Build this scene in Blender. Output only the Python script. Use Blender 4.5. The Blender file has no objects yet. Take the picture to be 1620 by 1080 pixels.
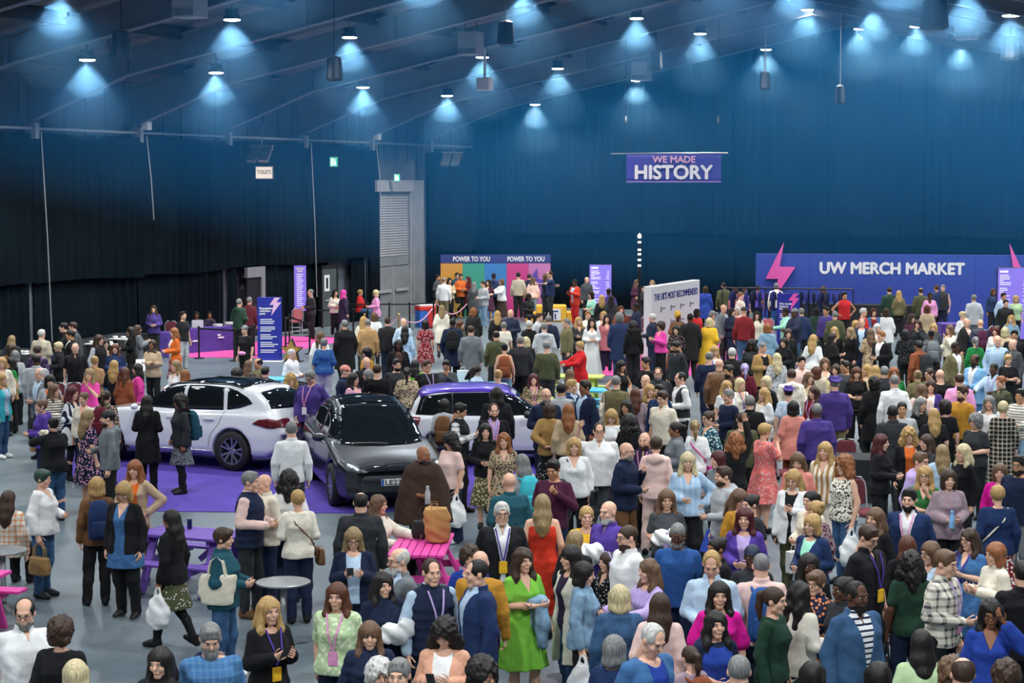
import bpy, bmesh, math, random
import numpy as np
from mathutils import Vector, Matrix, Euler

# ------------------------------------------------------------------ camera, world, light, exposure
SC = bpy.context.scene
COL = SC.collection
FPX, CAMH = 3000.0, 5.35
PITCH = math.atan(251 / FPX)
cam_d = bpy.data.cameras.new('camera')
cam_d.sensor_width = 36.0
cam_d.lens = FPX / 1620 * 36.0
cam_d.clip_start = 0.2
cam_d.clip_end = 400
cam = bpy.data.objects.new('camera', cam_d)
COL.objects.link(cam)
cam.location = (0, 0, CAMH)
cam.rotation_euler = (math.pi / 2 - PITCH, 0, 0)
SC.camera = cam

SC.view_settings.view_transform = 'Standard'
SC.view_settings.look = 'None'
SC.view_settings.gamma = 1.0
SC.view_settings.use_curve_mapping = False
SC.view_settings.exposure = 0.0
SC.cycles.use_denoising = True
SC.cycles.denoiser = 'OPENIMAGEDENOISE'
SC.cycles.max_bounces = 5
SC.cycles.diffuse_bounces = 2
SC.cycles.glossy_bounces = 2
SC.cycles.transmission_bounces = 3
SC.cycles.transparent_max_bounces = 12
SC.cycles.volume_bounces = 0
SC.cycles.use_light_tree = True
SC.cycles.use_adaptive_sampling = True
SC.cycles.adaptive_threshold = 0.05
SC.cycles.adaptive_min_samples = 12
SC.cycles.caustics_reflective = False
SC.cycles.caustics_refractive = False
SC.cycles.sample_clamp_indirect = 4.0

world = bpy.data.worlds.new('hall_ambient')
SC.world = world
world.use_nodes = True
WORLD_COL, WORLD_STR = (0.74, 0.87, 1.0), 0.24
bgn = world.node_tree.nodes['Background']
bgn.inputs[0].default_value = (*WORLD_COL, 1)
bgn.inputs[1].default_value = WORLD_STR

LAMP_W = 1880.0              # each high-bay lamp
LAMP_COL = (0.93, 0.97, 1.0)
HAZE_DENSITY = 0.0066
HAZE_COL = (0.04, 0.36, 0.95)
GLOW_DENSITY = 0.034
GLOW_COL = (0.25, 0.6, 1.0)

# ------------------------------------------------------------------ the building's own axes
YAW = math.radians(22.95)
VD = np.array([math.sin(YAW), math.cos(YAW), 0.0])     # along the left wall, away from the camera
UD = np.array([math.cos(YAW), -math.sin(YAW), 0.0])    # across the hall
CORNER = np.array([-3.027, 80.18, 0.0])
SPAN = 35.26


def W(u, v, z=0.0):
    """hall coordinates: u across from the left wall, v from the far frame towards the camera"""
    p = CORNER + UD * u - VD * v
    return Vector((p[0], p[1], z))


def zlow(u):
    u = min(u, SPAN - u)
    return 7 + u * .3718 if u < 3.55 else 8.32 + (u - 3.55) * .203


_fw = np.array([0, math.cos(PITCH), -math.sin(PITCH)])
_up = np.array([0, math.sin(PITCH), math.cos(PITCH)])


def ray(px, py):
    return np.array([1., 0, 0]) * (px - 810) / FPX - _up * (py - 540) / FPX + _fw


def at(px, py, z=0.0):
    """the point at height z seen at a pixel of the photograph (used to survey the hall)"""
    d = ray(px, py)
    t = (z - CAMH) / d[2]
    return Vector((d[0] * t, d[1] * t, z))


def at_depth(px, py, y):
    d = ray(px, py)
    t = y / d[1]
    return Vector((d[0] * t, y, CAMH + d[2] * t))


def at_left(px, py, u=0.0):
    d = ray(px, py)
    c = CORNER + UD * u
    o = np.array([0, 0, CAMH])
    t = ((c - o) @ UD) / (d @ UD)
    p = o + d * t
    return Vector(p)


def project(p):
    d = np.array(p) - np.array([0, 0, CAMH])
    k = d @ _fw
    return 810 + FPX * d[0] / k, 540 - FPX * (d @ _up) / k


# ------------------------------------------------------------------ materials
MATS = {}


def new_mat(name):
    m = bpy.data.materials.new(name)
    m.use_nodes = True
    MATS[name] = m
    nt = m.node_tree
    return m, nt, nt.nodes['Principled BSDF']


def lin(h):
    """sRGB hex -> linear"""
    h = h.lstrip('#')
    c = [int(h[i:i + 2], 16) / 255 for i in (0, 2, 4)]
    return tuple(x / 12.92 if x <= .04045 else ((x + .055) / 1.055) ** 2.4 for x in c)


def pmat(name, col, rough=.6, metal=0.0, bump=0.0, bscale=40.0, var=0.0, vscale=6.0, coat=0.0, emit=0.0, spec=.5):
    if name in MATS:
        return MATS[name]
    if isinstance(col, str):
        col = lin(col)
    m, nt, b = new_mat(name)
    b.inputs['Base Color'].default_value = (*col, 1)
    b.inputs['Roughness'].default_value = rough
    b.inputs['Metallic'].default_value = metal
    b.inputs['Specular IOR Level'].default_value = spec
    b.inputs['Coat Weight'].default_value = coat
    if emit:
        b.inputs['Emission Color'].default_value = (*col, 1)
        b.inputs['Emission Strength'].default_value = emit
    if var or bump:
        tc = nt.nodes.new('ShaderNodeTexCoord')
    if var:
        n = nt.nodes.new('ShaderNodeTexNoise')
        n.inputs['Scale'].default_value = vscale
        n.inputs['Detail'].default_value = 4
        nt.links.new(tc.outputs['Object'], n.inputs['Vector'])
        mr = nt.nodes.new('ShaderNodeMapRange')
        mr.inputs['From Min'].default_value = .3
        mr.inputs['From Max'].default_value = .7
        mr.inputs['To Min'].default_value = 1 - var
        mr.inputs['To Max'].default_value = 1 + var
        nt.links.new(n.outputs['Fac'], mr.inputs['Value'])
        mx = nt.nodes.new('ShaderNodeMix')
        mx.data_type = 'RGBA'
        mx.blend_type = 'MULTIPLY'
        mx.inputs[0].default_value = 1
        mx.inputs[6].default_value = (*col, 1)
        nt.links.new(mr.outputs[0], mx.inputs[7])
        nt.links.new(mx.outputs[2], b.inputs['Base Color'])
    if bump:
        n2 = nt.nodes.new('ShaderNodeTexNoise')
        n2.inputs['Scale'].default_value = bscale
        n2.inputs['Detail'].default_value = 3
        nt.links.new(tc.outputs['Object'], n2.inputs['Vector'])
        bp = nt.nodes.new('ShaderNodeBump')
        bp.inputs['Strength'].default_value = bump
        bp.inputs['Distance'].default_value = .02
        nt.links.new(n2.outputs['Fac'], bp.inputs['Height'])
        nt.links.new(bp.outputs[0], b.inputs['Normal'])
    return m


# ------------------------------------------------------------------ mesh helpers
def link(o, parent=None):
    COL.objects.link(o)
    if parent is not None:
        o.parent = parent
    return o


def tag(o, label=None, cat=None, group=None, kind=None):
    if label:
        o['label'] = label
    if cat:
        o['category'] = cat
    if group:
        o['group'] = group
    if kind:
        o['kind'] = kind
    return o


def empty(name, loc=(0, 0, 0), rz=0.0, label=None, cat=None, group=None, kind=None):
    o = bpy.data.objects.new(name, None)
    o.empty_display_size = .1
    o.location = loc
    o.rotation_euler = (0, 0, rz)
    link(o)
    return tag(o, label, cat, group, kind)


def mesh_from(name, V, F, mats=(), smooth=False, mi=None):
    me = bpy.data.meshes.new(name)
    V = np.asarray(V, dtype=np.float64)
    me.from_pydata(V.tolist() if len(V) else [], [], F if isinstance(F, list) else F.tolist())
    for m in mats:
        me.materials.append(m)
    if mi is not None:
        me.polygons.foreach_set('material_index', np.asarray(mi, dtype=np.int32))
    if smooth:
        me.polygons.foreach_set('use_smooth', np.ones(len(me.polygons), dtype=bool))
    me.update()
    return me


def put(name, me, parent=None, loc=None, rot=None, scale=None, color=None):
    o = bpy.data.objects.new(name, me)
    if loc is not None:
        o.location = loc
    if rot is not None:
        o.rotation_euler = rot
    if scale is not None:
        o.scale = (scale,) * 3 if isinstance(scale, (int, float)) else scale
    if color is not None:
        o.color = (*color[:3], 1)
    return link(o, parent)


class MB:
    """collects simple solids into one mesh"""

    def __init__(self):
        self.v, self.f, self.m = [], [], []

    def add(self, V, F, mi=0):
        n = len(self.v)
        self.v += [tuple(map(float, p)) for p in V]
        self.f += [tuple(i + n for i in q) for q in F]
        self.m += [mi] * len(F)
        return self

    def box(self, x0, x1, y0, y1, z0, z1, mi=0, M=None):
        V = [(x, y, z) for z in (z0, z1) for y in (y0, y1) for x in (x0, x1)]
        if M is not None:
            V = [M @ Vector(p) for p in V]
        return self.add(V, [(0, 2, 3, 1), (4, 5, 7, 6), (0, 1, 5, 4), (2, 6, 7, 3), (0, 4, 6, 2), (1, 3, 7, 5)], mi)

    def bevbox(self, x0, x1, y0, y1, z0, z1, b=.01, mi=0, M=None):
        """box with chamfered vertical and horizontal edges"""
        bm = bmesh.new()
        bmesh.ops.create_cube(bm, size=1)
        for v in bm.verts:
            v.co = Vector(((x0 + x1) / 2 + v.co.x * (x1 - x0), (y0 + y1) / 2 + v.co.y * (y1 - y0), (z0 + z1) / 2 + v.co.z * (z1 - z0)))
        bmesh.ops.bevel(bm, geom=bm.edges[:], offset=b, segments=1, affect='EDGES')
        bm.verts.index_update()
        V = [v.co.copy() for v in bm.verts]
        F = [tuple(v.index for v in f.verts) for f in bm.faces]
        bm.free()
        if M is not None:
            V = [M @ p for p in V]
        return self.add(V, F, mi)

    def bar(self, p0, p1, w, h=None, mi=0, up=(0, 0, 1)):
        """rectangular bar from p0 to p1"""
        h = h or w
        p0, p1 = Vector(p0), Vector(p1)
        d = (p1 - p0).normalized()
        upv = Vector(up)
        if abs(d.dot(upv)) > .98:
            upv = Vector((0, 1, 0))
        s = d.cross(upv).normalized()
        t = s.cross(d).normalized()
        V = []
        for p in (p0, p1):
            for a, b in ((-1, -1), (1, -1), (1, 1), (-1, 1)):
                V.append(p + s * a * w / 2 + t * b * h / 2)
        return self.add(V, [(3, 2, 1, 0), (4, 5, 6, 7), (0, 1, 5, 4), (1, 2, 6, 5), (2, 3, 7, 6), (3, 0, 4, 7)], mi)

    def tube(self, pts, r, n=8, mi=0, caps=True):
        pts = [Vector(p) for p in pts]
        rs = r if isinstance(r, (list, tuple)) else [r] * len(pts)
        V, F = [], []
        ref = None
        for i, p in enumerate(pts):
            d = (pts[min(i + 1, len(pts) - 1)] - pts[max(i - 1, 0)])
            d = d.normalized() if d.length > 1e-9 else Vector((0, 0, 1))
            if ref is None:
                ref = Vector((1, 0, 0)) if abs(d.x) < .8 else Vector((0, 1, 0))
            s = d.cross(ref).normalized()
            t = s.cross(d).normalized()
            ref = t.cross(s) * 0 + ref
            for k in range(n):
                a = 2 * math.pi * k / n
                V.append(p + (s * math.cos(a) + t * math.sin(a)) * rs[i])
        for i in range(len(pts) - 1):
            for k in range(n):
                a, b = i * n + k, i * n + (k + 1) % n
                F.append((a, b, b + n, a + n))
        if caps:
            F.append(tuple(range(n - 1, -1, -1)))
            F.append(tuple((len(pts) - 1) * n + k for k in range(n)))
        return self.add(V, F, mi)

    def lathe(self, prof, n=16, mi=0, c=(0, 0, 0), axis='z', caps=True):
        """prof: list of (radius, height)"""
        V, F = [], []
        for r, h in prof:
            for k in range(n):
                a = 2 * math.pi * k / n
                x, y = r * math.cos(a), r * math.sin(a)
                p = {'z': (x, y, h), 'y': (x, h, -y), 'x': (h, x, y)}[axis]
                V.append((p[0] + c[0], p[1] + c[1], p[2] + c[2]))
        for i in range(len(prof) - 1):
            for k in range(n):
                a, b = i * n + k, i * n + (k + 1) % n
                F.append((a, b, b + n, a + n))
        if caps:
            F.append(tuple(range(n - 1, -1, -1)))
            F.append(tuple((len(prof) - 1) * n + k for k in range(n)))
        return self.add(V, F, mi)

    def prism(self, poly, y0, y1, mi=0, M=None):
        """polygon in x,z extruded along y"""
        n = len(poly)
        V = [(x, y0, z) for x, z in poly] + [(x, y1, z) for x, z in poly]
        if M is not None:
            V = [M @ Vector(p) for p in V]
        F = [tuple(range(n)), tuple(range(2 * n - 1, n - 1, -1))]
        F += [(i, i + n, (i + 1) % n + n, (i + 1) % n) for i in range(n)]
        return self.add(V, F, mi)

    def mesh(self, name, mats, smooth=False):
        mats = mats if isinstance(mats, (list, tuple)) else [mats]
        return mesh_from(name, self.v, self.f, mats, smooth, self.m)

    def build(self, name, mats, parent=None, smooth=False, **k):
        return put(name, self.mesh(name, mats, smooth), parent, **k)


def frame(origin, xdir, ydir=None):
    """matrix with local x along xdir (horizontal), local z up, local y into the thing"""
    x = Vector((xdir[0], xdir[1], 0)).normalized()
    z = Vector((0, 0, 1))
    y = z.cross(x)
    M = Matrix(((x.x, y.x, z.x, origin[0]), (x.y, y.y, z.y, origin[1]), (x.z, y.z, z.z, origin[2]), (0, 0, 0, 1)))
    return M


_txt_cache = {}


def text_mesh(body, size, bold=.0, mat=None, align='CENTER', spacing=1.0, extrude=.006, line=1.0):
    cu = bpy.data.curves.new('lettering', 'FONT')
    cu.body = body
    cu.size = size
    cu.align_x = align
    cu.align_y = 'CENTER'
    cu.offset = bold * size
    cu.space_character = spacing
    cu.space_line = line
    cu.extrude = extrude
    cu.resolution_u = 3
    o = bpy.data.objects.new('tmp_text', cu)
    COL.objects.link(o)
    dg = bpy.context.evaluated_depsgraph_get()
    me = bpy.data.meshes.new_from_object(o.evaluated_get(dg))
    bpy.data.objects.remove(o)
    bpy.data.curves.remove(cu)
    me.materials.clear()
    if mat:
        me.materials.append(mat)
    return me


def lettering(body, w, h, parent, x, z, y, mat, bold=.03, spacing=1.0, line=1.0, name='lettering', align='CENTER'):
    """text fitted to w x h, standing in the parent's x-z plane at local (x, y, z), read from -y"""
    me = text_mesh(body, 1.0, 0.0, mat, align, spacing, .004, line)
    n = len(me.vertices)
    a = np.empty(n * 3)
    me.vertices.foreach_get('co', a)
    a = a.reshape(-1, 3)
    lo, hi = a.min(0), a.max(0)
    s = hi - lo
    b = np.zeros_like(a)
    cx = (lo[0] + hi[0]) / 2
    b[:, 0] = (a[:, 0] - cx) / s[0] * w
    b[:, 2] = (a[:, 1] - (lo[1] + hi[1]) / 2) / s[1] * h
    b[:, 1] = -a[:, 2]
    F = [tuple(p.vertices) for p in me.polygons]
    # heavier strokes: the same glyphs laid side by side
    nl = body.count('\n') + 1
    e = bold * h / nl * 1.3
    V, G = [], []
    for k, (dx, dz) in enumerate(((0, 0), (e, 0), (-e, 0), (0, e), (0, -e)) if bold else ((0, 0),)):
        V += [(p[0] + dx, p[1] - k * 2e-4, p[2] + dz) for p in b]
        G += [tuple(q + k * n for q in f) for f in F]
    bpy.data.meshes.remove(me)
    me = mesh_from(name, V, G, [mat])
    return put(name, me, parent, loc=(x, y, z))
# ------------------------------------------------------------------ the hall
def floor_mat():
    m, nt, b = new_mat('polished_concrete')
    tc = nt.nodes.new('ShaderNodeTexCoord')
    n1 = nt.nodes.new('ShaderNodeTexNoise')
    n1.inputs['Scale'].default_value = .35
    n1.inputs['Detail'].default_value = 6
    n1.inputs['Roughness'].default_value = .6
    n2 = nt.nodes.new('ShaderNodeTexNoise')
    n2.inputs['Scale'].default_value = 9
    n2.inputs['Detail'].default_value = 5
    for n in (n1, n2):
        nt.links.new(tc.outputs['Object'], n.inputs['Vector'])
    r1 = nt.nodes.new('ShaderNodeValToRGB')
    r1.color_ramp.elements[0].position = .3
    r1.color_ramp.elements[0].color = (.098, .130, .152, 1)
    r1.color_ramp.elements[1].position = .72
    r1.color_ramp.elements[1].color = (.175, .215, .238, 1)
    nt.links.new(n1.outputs['Fac'], r1.inputs['Fac'])
    mx = nt.nodes.new('ShaderNodeMix')
    mx.data_type = 'RGBA'
    mx.blend_type = 'OVERLAY'
    mx.inputs[0].default_value = .25
    nt.links.new(r1.outputs['Color'], mx.inputs[6])
    nt.links.new(n2.outputs['Fac'], mx.inputs[7])
    nt.links.new(mx.outputs[2], b.inputs['Base Color'])
    mr = nt.nodes.new('ShaderNodeMapRange')
    mr.inputs['To Min'].default_value = .2
    mr.inputs['To Max'].default_value = .46
    nt.links.new(n1.outputs['Fac'], mr.inputs['Value'])
    nt.links.new(mr.outputs[0], b.inputs['Roughness'])
    return m


def flat(name, pts, z, mat, t=.012):
    """thin solid floor covering with the given outline"""
    n = len(pts)
    V = [(p[0], p[1], z) for p in pts] + [(p[0], p[1], z + t) for p in pts]
    a = sum(pts[i][0] * pts[(i + 1) % n][1] - pts[(i + 1) % n][0] * pts[i][1] for i in range(n))
    idx = list(range(n)) if a > 0 else list(range(n - 1, -1, -1))
    F = [tuple(i + n for i in idx), tuple(reversed(idx))]
    F += [(idx[i], idx[(i + 1) % n], idx[(i + 1) % n] + n, idx[i] + n) for i in range(n)]
    return put(name, mesh_from(name, V, F, [mat]))


VFAR, VNEAR = -3.2, 86.0
fl = MB()
c = [W(-.6, VFAR - .6), W(SPAN + 1, VFAR - .6), W(SPAN + 1, VNEAR), W(-.6, VNEAR)]
fl.add([(p.x, p.y, -.3) for p in c] + [(p.x, p.y, 0) for p in c],
       [(0, 1, 2, 3), (7, 6, 5, 4), (0, 4, 5, 1), (1, 5, 6, 2), (2, 6, 7, 3), (3, 7, 4, 0)])
tag(fl.build('floor', floor_mat()), kind='structure')

M_DRAPE = pmat('black_drape_haze_tint', (.0034, .0072, .0108), .95, bump=.25, bscale=6, var=.35, vscale=.5, spec=.06)  # black cloth, with the blue cast of the haze mixed into its colour
M_CLAD = pmat('grey_cladding', (.10, .115, .14), .6, var=.25, vscale=.8)
M_STEEL = pmat('painted_steel', (.17, .185, .225), .5, var=.12, vscale=1.5)
M_PURLIN = pmat('dark_purlin', (.035, .042, .055), .6)
M_RAIL = pmat('galvanised_rail', (.33, .34, .36), .4, metal=.5)


def roof_mat():
    m, nt, b = new_mat('ribbed_roof_sheet')
    tc = nt.nodes.new('ShaderNodeTexCoord')
    mp = nt.nodes.new('ShaderNodeMapping')
    mp.inputs['Rotation'].default_value = (0, 0, YAW)
    nt.links.new(tc.outputs['Object'], mp.inputs['Vector'])
    wv = nt.nodes.new('ShaderNodeTexWave')
    wv.bands_direction = 'Y'
    wv.inputs['Scale'].default_value = 1.7
    wv.inputs['Distortion'].default_value = .3
    nt.links.new(mp.outputs[0], wv.inputs['Vector'])
    r = nt.nodes.new('ShaderNodeValToRGB')
    r.color_ramp.elements[0].color = (.10, .105, .125, 1)
    r.color_ramp.elements[1].color = (.19, .19, .215, 1)
    nt.links.new(wv.outputs['Fac'], r.inputs['Fac'])
    nt.links.new(r.outputs[0], b.inputs['Base Color'])
    bp = nt.nodes.new('ShaderNodeBump')
    bp.inputs['Strength'].default_value = .6
    bp.inputs['Distance'].default_value = .04
    nt.links.new(wv.outputs['Fac'], bp.inputs['Height'])
    nt.links.new(bp.outputs[0], b.inputs['Normal'])
    b.inputs['Roughness'].default_value = .6
    return m


def zroof(u):
    u = min(u, SPAN - u)
    return 8.32 + (u - 3.55) * .203 + .95


rf = MB()
for u0, u1 in ((-.4, SPAN / 2), (SPAN / 2, SPAN + .4)):
    V = []
    for dz in (0, .15):
        for u, v in ((u0, VFAR - .4), (u1, VFAR - .4), (u1, 84), (u0, 84)):
            p = W(u, v)
            V.append((p.x, p.y, zroof(u) + dz))
    rf.add(V, [(0, 1, 2, 3), (7, 6, 5, 4), (0, 4, 5, 1), (1, 5, 6, 2), (2, 6, 7, 3), (3, 7, 4, 0)])
tag(rf.build('ceiling', roof_mat()), kind='structure')

FRAMES = [1.65 + 5.25 * k for k in range(0, 10)]
# portal frames: web with haunches, bottom and top flange, bolted end plates
for i, v in enumerate(FRAMES):
    us = [0.05, 3.55, 9, SPAN / 2, SPAN - 9, SPAN - 3.55, SPAN - .05]
    lo = [(u, zlow(u)) for u in us]
    hi = [(u, zroof(u) - .2) for u in us]
    root = tag(empty('beam', W(0, v)), kind='structure')
    root.rotation_euler = (0, 0, -YAW)
    wb, fb = MB(), MB()
    for a in range(len(us) - 1):
        wb.prism([lo[a], lo[a + 1], hi[a + 1], hi[a]], -.012, .012)
        for prof, s in ((lo, 1), (hi, -1)):
            (x0, z0), (x1, z1) = prof[a], prof[a + 1]
            fb.prism([(x0, z0), (x1, z1), (x1, z1 + .03 * s), (x0, z0 + .03 * s)], -.14, .14)
    for u in (3.55, 9.2, SPAN / 2, SPAN - 9.2, SPAN - 3.55):
        wb.box(u - .02, u + .02, -.12, .12, zlow(u) + .02, zroof(u) - .22)
    # the frame's column against the wall
    wb.box(-.22, .06, -.1, .1, 0.0, 7.05)
    wb.build('web', M_STEEL, root)
    fb.build('flange', M_STEEL, root)

# purlins running between the frames, with a cleat block at each frame
for side in (0, 1):
    for k, u in enumerate((1.9, 5.2, 8.5, 11.8, 15.1)):
        uu = u if side == 0 else SPAN - u
        root = tag(empty('beam', W(uu, VFAR)), kind='structure')
        root.rotation_euler = (0, 0, -YAW)
        z = zroof(uu)
        pb = MB().box(-.11, .11, -52, 0, z - .34, z - .02)
        pb.build('purlin', M_PURLIN, root)
        cb = MB()
        for v in FRAMES:
            y = -(v - VFAR)
            cb.box(-.2, .2, y + .02, y + .55, z - .62, z - .04)
        cb.build('cleat', M_PURLIN, root)

# upper wall cladding above the drapes and the rail along the eaves
wl = MB()


def wbox(mb, u0, u1, v0, v1, z0, z1, mi=0):
    V = []
    for z in (z0, z1):
        for u, v in ((u0, v0), (u1, v0), (u1, v1), (u0, v1)):
            p = W(u, v)
            V.append((p.x, p.y, z))
    mb.add(V, [(0, 1, 2, 3), (7, 6, 5, 4), (0, 4, 5, 1), (1, 5, 6, 2), (2, 6, 7, 3), (3, 7, 4, 0)], mi)


wbox(wl, -.45, -.25, VFAR, 60, 0, 8.7)
wall_left = tag(wl.build('wall_left', M_CLAD), kind='structure')
rb = MB()
for k in range(0, 46):
    v = VFAR + .5 + k * 1.05
    wbox(rb, -.25, -.19, v, v + .12, 6.2, 8.6)
rb.build('cladding_rib', M_CLAD, wall_left)
wf = MB()
wbox(wf, -.4, SPAN + .5, VFAR - .5, VFAR - .3, 0, 13.0)
wall_far = tag(wf.build('wall_far', M_DRAPE), kind='structure')
rl = tag(empty('trim_1'), kind='structure')
r = MB()
r.tube([W(.35, VFAR), W(.35, 50)], .06, 8)
r.build('rail_tube', M_RAIL, rl, smooth=True)
r = MB()
wbox(r, .05, .3, VFAR, 50, 6.86, 6.93)
r.build('rail_channel', M_RAIL, rl)
for v in FRAMES[:8]:
    r = MB()
    wbox(r, .05, .42, v - .09, v + .09, 6.6, 7.06)
    r.build('rail_bracket', M_RAIL, rl)


def drape(name, parent, u0, v0, u1, v1, z0, z1, seed, nrm, amp=.075, wl_=.34):
    """a hanging curtain with folds between two plan points; nrm = (du, dv) out of the wall"""
    rs = np.random.RandomState(seed)
    L = math.hypot(u1 - u0, v1 - v0)
    n = max(8, int(L / .085))
    s = np.linspace(0, 1, n)
    x = s * L
    rows = 7
    ph = rs.uniform(0, 6.28, 4)
    x2 = x + .12 * np.sin(x * 1.1 + ph[3]) + .07 * np.sin(x * 2.7 + ph[2])
    fold = np.sin(x2 * 2 * math.pi / wl_ + ph[0]) + .45 * np.sin(x2 * 2 * math.pi / (wl_ * 2.3) + ph[1])
    deep = .35 + .65 * (.5 + .5 * np.sin(x * .9 + ph[2])) ** 1.5
    V, F = [], []
    for j in range(rows):
        t = j / (rows - 1)
        z = z0 + (z1 - z0) * t
        off = amp * fold * deep * (1.15 - .35 * t) + .05 * np.sin(x * .7 + ph[1] + t)
        sag = (.0 if j else 1) * .05 * np.sin(x * .8 + ph[0])
        for i in range(n):
            du, dv = nrm[0] * off[i], nrm[1] * off[i]
            p = W(u0 + (u1 - u0) * s[i] + du, v0 + (v1 - v0) * s[i] + dv)
            V.append((p.x, p.y, z + (sag[i] if j == 0 else 0)))
    for j in range(rows - 1):
        for i in range(n - 1):
            a = j * n + i
            F.append((a, a + 1, a + n + 1, a + n))
    return put(name, mesh_from(name, V, F, [M_DRAPE], True), parent)


bays = [-3.0] + FRAMES
for i in range(len(bays) - 1):
    v0, v1 = bays[i], bays[i + 1]
    if i == 1:
        v1 = 5.95              # the shutter door stands open here: drape drawn to one side
        drape('curtain', wall_left, .25, 6.0, .25, 6.9, .02, 6.8, 77, (1, 0), .1, .25)
        continue
    drape('curtain', wall_left, .30, v0 + .03, .30, v1 - .03, 2.45, 6.75, 10 + i, (1, 0))
    if i == 2:
        drape('curtain', wall_left, .12, v0 + .03, .12, v0 + 1.3, .02, 2.75, 45, (1, 0))
        drape('curtain', wall_left, .12, v0 + 3.0, .12, v1 - .03, .02, 2.75, 46, (1, 0))
    elif i == 3:
        drape('curtain', wall_left, .12, v0 + .03, .12, v0 + 3.2, .02, 2.75, 47, (1, 0))
        drape('curtain', wall_left, .12, v0 + 4.5, .12, v1 - .03, .02, 2.75, 48, (1, 0))
    else:
        drape('curtain', wall_left, .12, v0 + .03, .12, v1 - .03, .02, 2.75, 30 + i, (1, 0))
for i in range(9):
    u0 = .3 + i * 3.9
    u1 = u0 + 3.87
    drape('curtain', wall_far, u0, VFAR + .35, u1, VFAR + .35, 3.22, 11.9 - abs(u0 + 1.9 - 17.6) * .19, 60 + i, (0, 1), .07, .3)
    drape('curtain', wall_far, u0, VFAR + .12, u1, VFAR + .12, .02, 3.5, 80 + i, (0, 1), .05, .3)
# pale pull cords hanging down the drape joints
M_CORD = pmat('pale_cord', (.30, .30, .31), .7)
for v, z0 in ((27.9, .8), (22.6, 4.2), (12.13, 1.2), (6.95, 4.5)):
    MB().tube([W(.55, v, 6.8), W(.62, v - .1, (6.8 + z0) / 2), W(.6, v - .25, z0)], .018, 5).build('pull_cord', M_CORD, wall_left)

# ---- haze hanging in the hall
HAZE_MATS = []


def haze_layer(z0, z1, dens, label):
    m = bpy.data.materials.new('hall_haze')
    m.use_nodes = True
    nt = m.node_tree
    nt.nodes.clear()
    vs = nt.nodes.new('ShaderNodeVolumeScatter')
    vs.inputs['Color'].default_value = (*HAZE_COL, 1)
    vs.inputs['Density'].default_value = dens
    vs.inputs['Anisotropy'].default_value = .25
    mo = nt.nodes.new('ShaderNodeOutputMaterial')
    nt.links.new(vs.outputs[0], mo.inputs['Volume'])
    # underside climbs towards the camera, shaped so the blue veil fades lower down
    g = MB()
    V = []
    for top in (0, 1):
        for u, v in ((.75, VFAR + .75), (SPAN - .3, VFAR + .75), (SPAN - .3, 47), (.75, 47)):
            p = W(u, v)
            V.append((p.x, p.y, 11.9 if top else (z0 if v < 10 else z1)))
    g.add(V, [(0, 1, 2, 3), (7, 6, 5, 4), (0, 4, 5, 1), (1, 5, 6, 2), (2, 6, 7, 3), (3, 7, 4, 0)])
    tag(g.build('haze', m), label, 'haze', kind='stuff')
    HAZE_MATS.append(m)


haze_layer(.5, 7.2, HAZE_DENSITY, 'blue haze hanging under the roof and before the far drapes')

# ---- cones of denser haze, added so the glow below the lamps shows
def haze_cones(spots, prof, dens, label):
    g = MB()
    for u, v in spots:
        p = W(u, v, zlow(u) + .2)
        g.lathe([(a, p.z - b) for a, b in prof], 16, c=(p.x, p.y, 0))
    m2 = HAZE_MATS[-1].copy()
    m2.name = 'lamp_glow_cone'
    m2.node_tree.nodes['Volume Scatter'].inputs['Density'].default_value = dens
    m2.node_tree.nodes['Volume Scatter'].inputs['Color'].default_value = (*GLOW_COL, 1)
    tag(g.build('haze', m2), label, 'haze', kind='stuff')


# ---- high-bay lamps: housing, bright lens, hanging rod, each with its own light
M_LAMPBODY = pmat('lamp_housing', (.03, .033, .04), .4, metal=.4)
M_LENS = pmat('lamp_lens', (.85, .95, 1.0), .5, emit=14.0)
lb = MB().lathe([(.05, .22), (.16, .18), (.22, .06), (.24, .0), (.235, -.005)], 14)
LAMP_BODY = lb.mesh('lamp_housing', M_LAMPBODY, True)
LAMP_LENS = MB().lathe([(.0, .0), (.21, .002), (.21, -.03), (.12, -.045), (.0, -.048)], 14, caps=False).mesh('lens', M_LENS, True)
LAMP_ROD = MB().tube([(0, 0, .2), (0, 0, .66)], .012, 5).mesh('rod', M_LAMPBODY)
LAMP_FIN = MB().box(-.015, .015, -.17, .17, .14, .27).box(-.17, .17, -.015, .015, .14, .27).mesh('cooling_fins', M_LAMPBODY)
ld = bpy.data.lights.new('high_bay_light', 'SPOT')
ld.energy = LAMP_W
ld.color = LAMP_COL
ld.spot_size = math.radians(150)
ld.spot_blend = .6
ld.shadow_soft_size = .22
LAMP_U = (3.95, 8.4, 13.8, 21.4, 26.9, 31.3)
LAMP_V = (-.9, 7.8, 14.6, 24.0, 30.4, 37.6)
lamps = [(u, v) for v in LAMP_V for u in LAMP_U] + [(17.5, 7.2), (17.4, -1.4)]
lamps += [(u, v) for v in (45.0, 53.0, 61.0, 69.0, 77.0) for u in (8.4, 17.5, 26.9, 33.0)]
ORD = 'first second third fourth fifth sixth seventh eighth ninth tenth eleventh twelfth thirteenth fourteenth fifteenth sixteenth'.split()
_us, _vs = sorted(set(q[0] for q in lamps)), sorted(set(q[1] for q in lamps))
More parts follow.
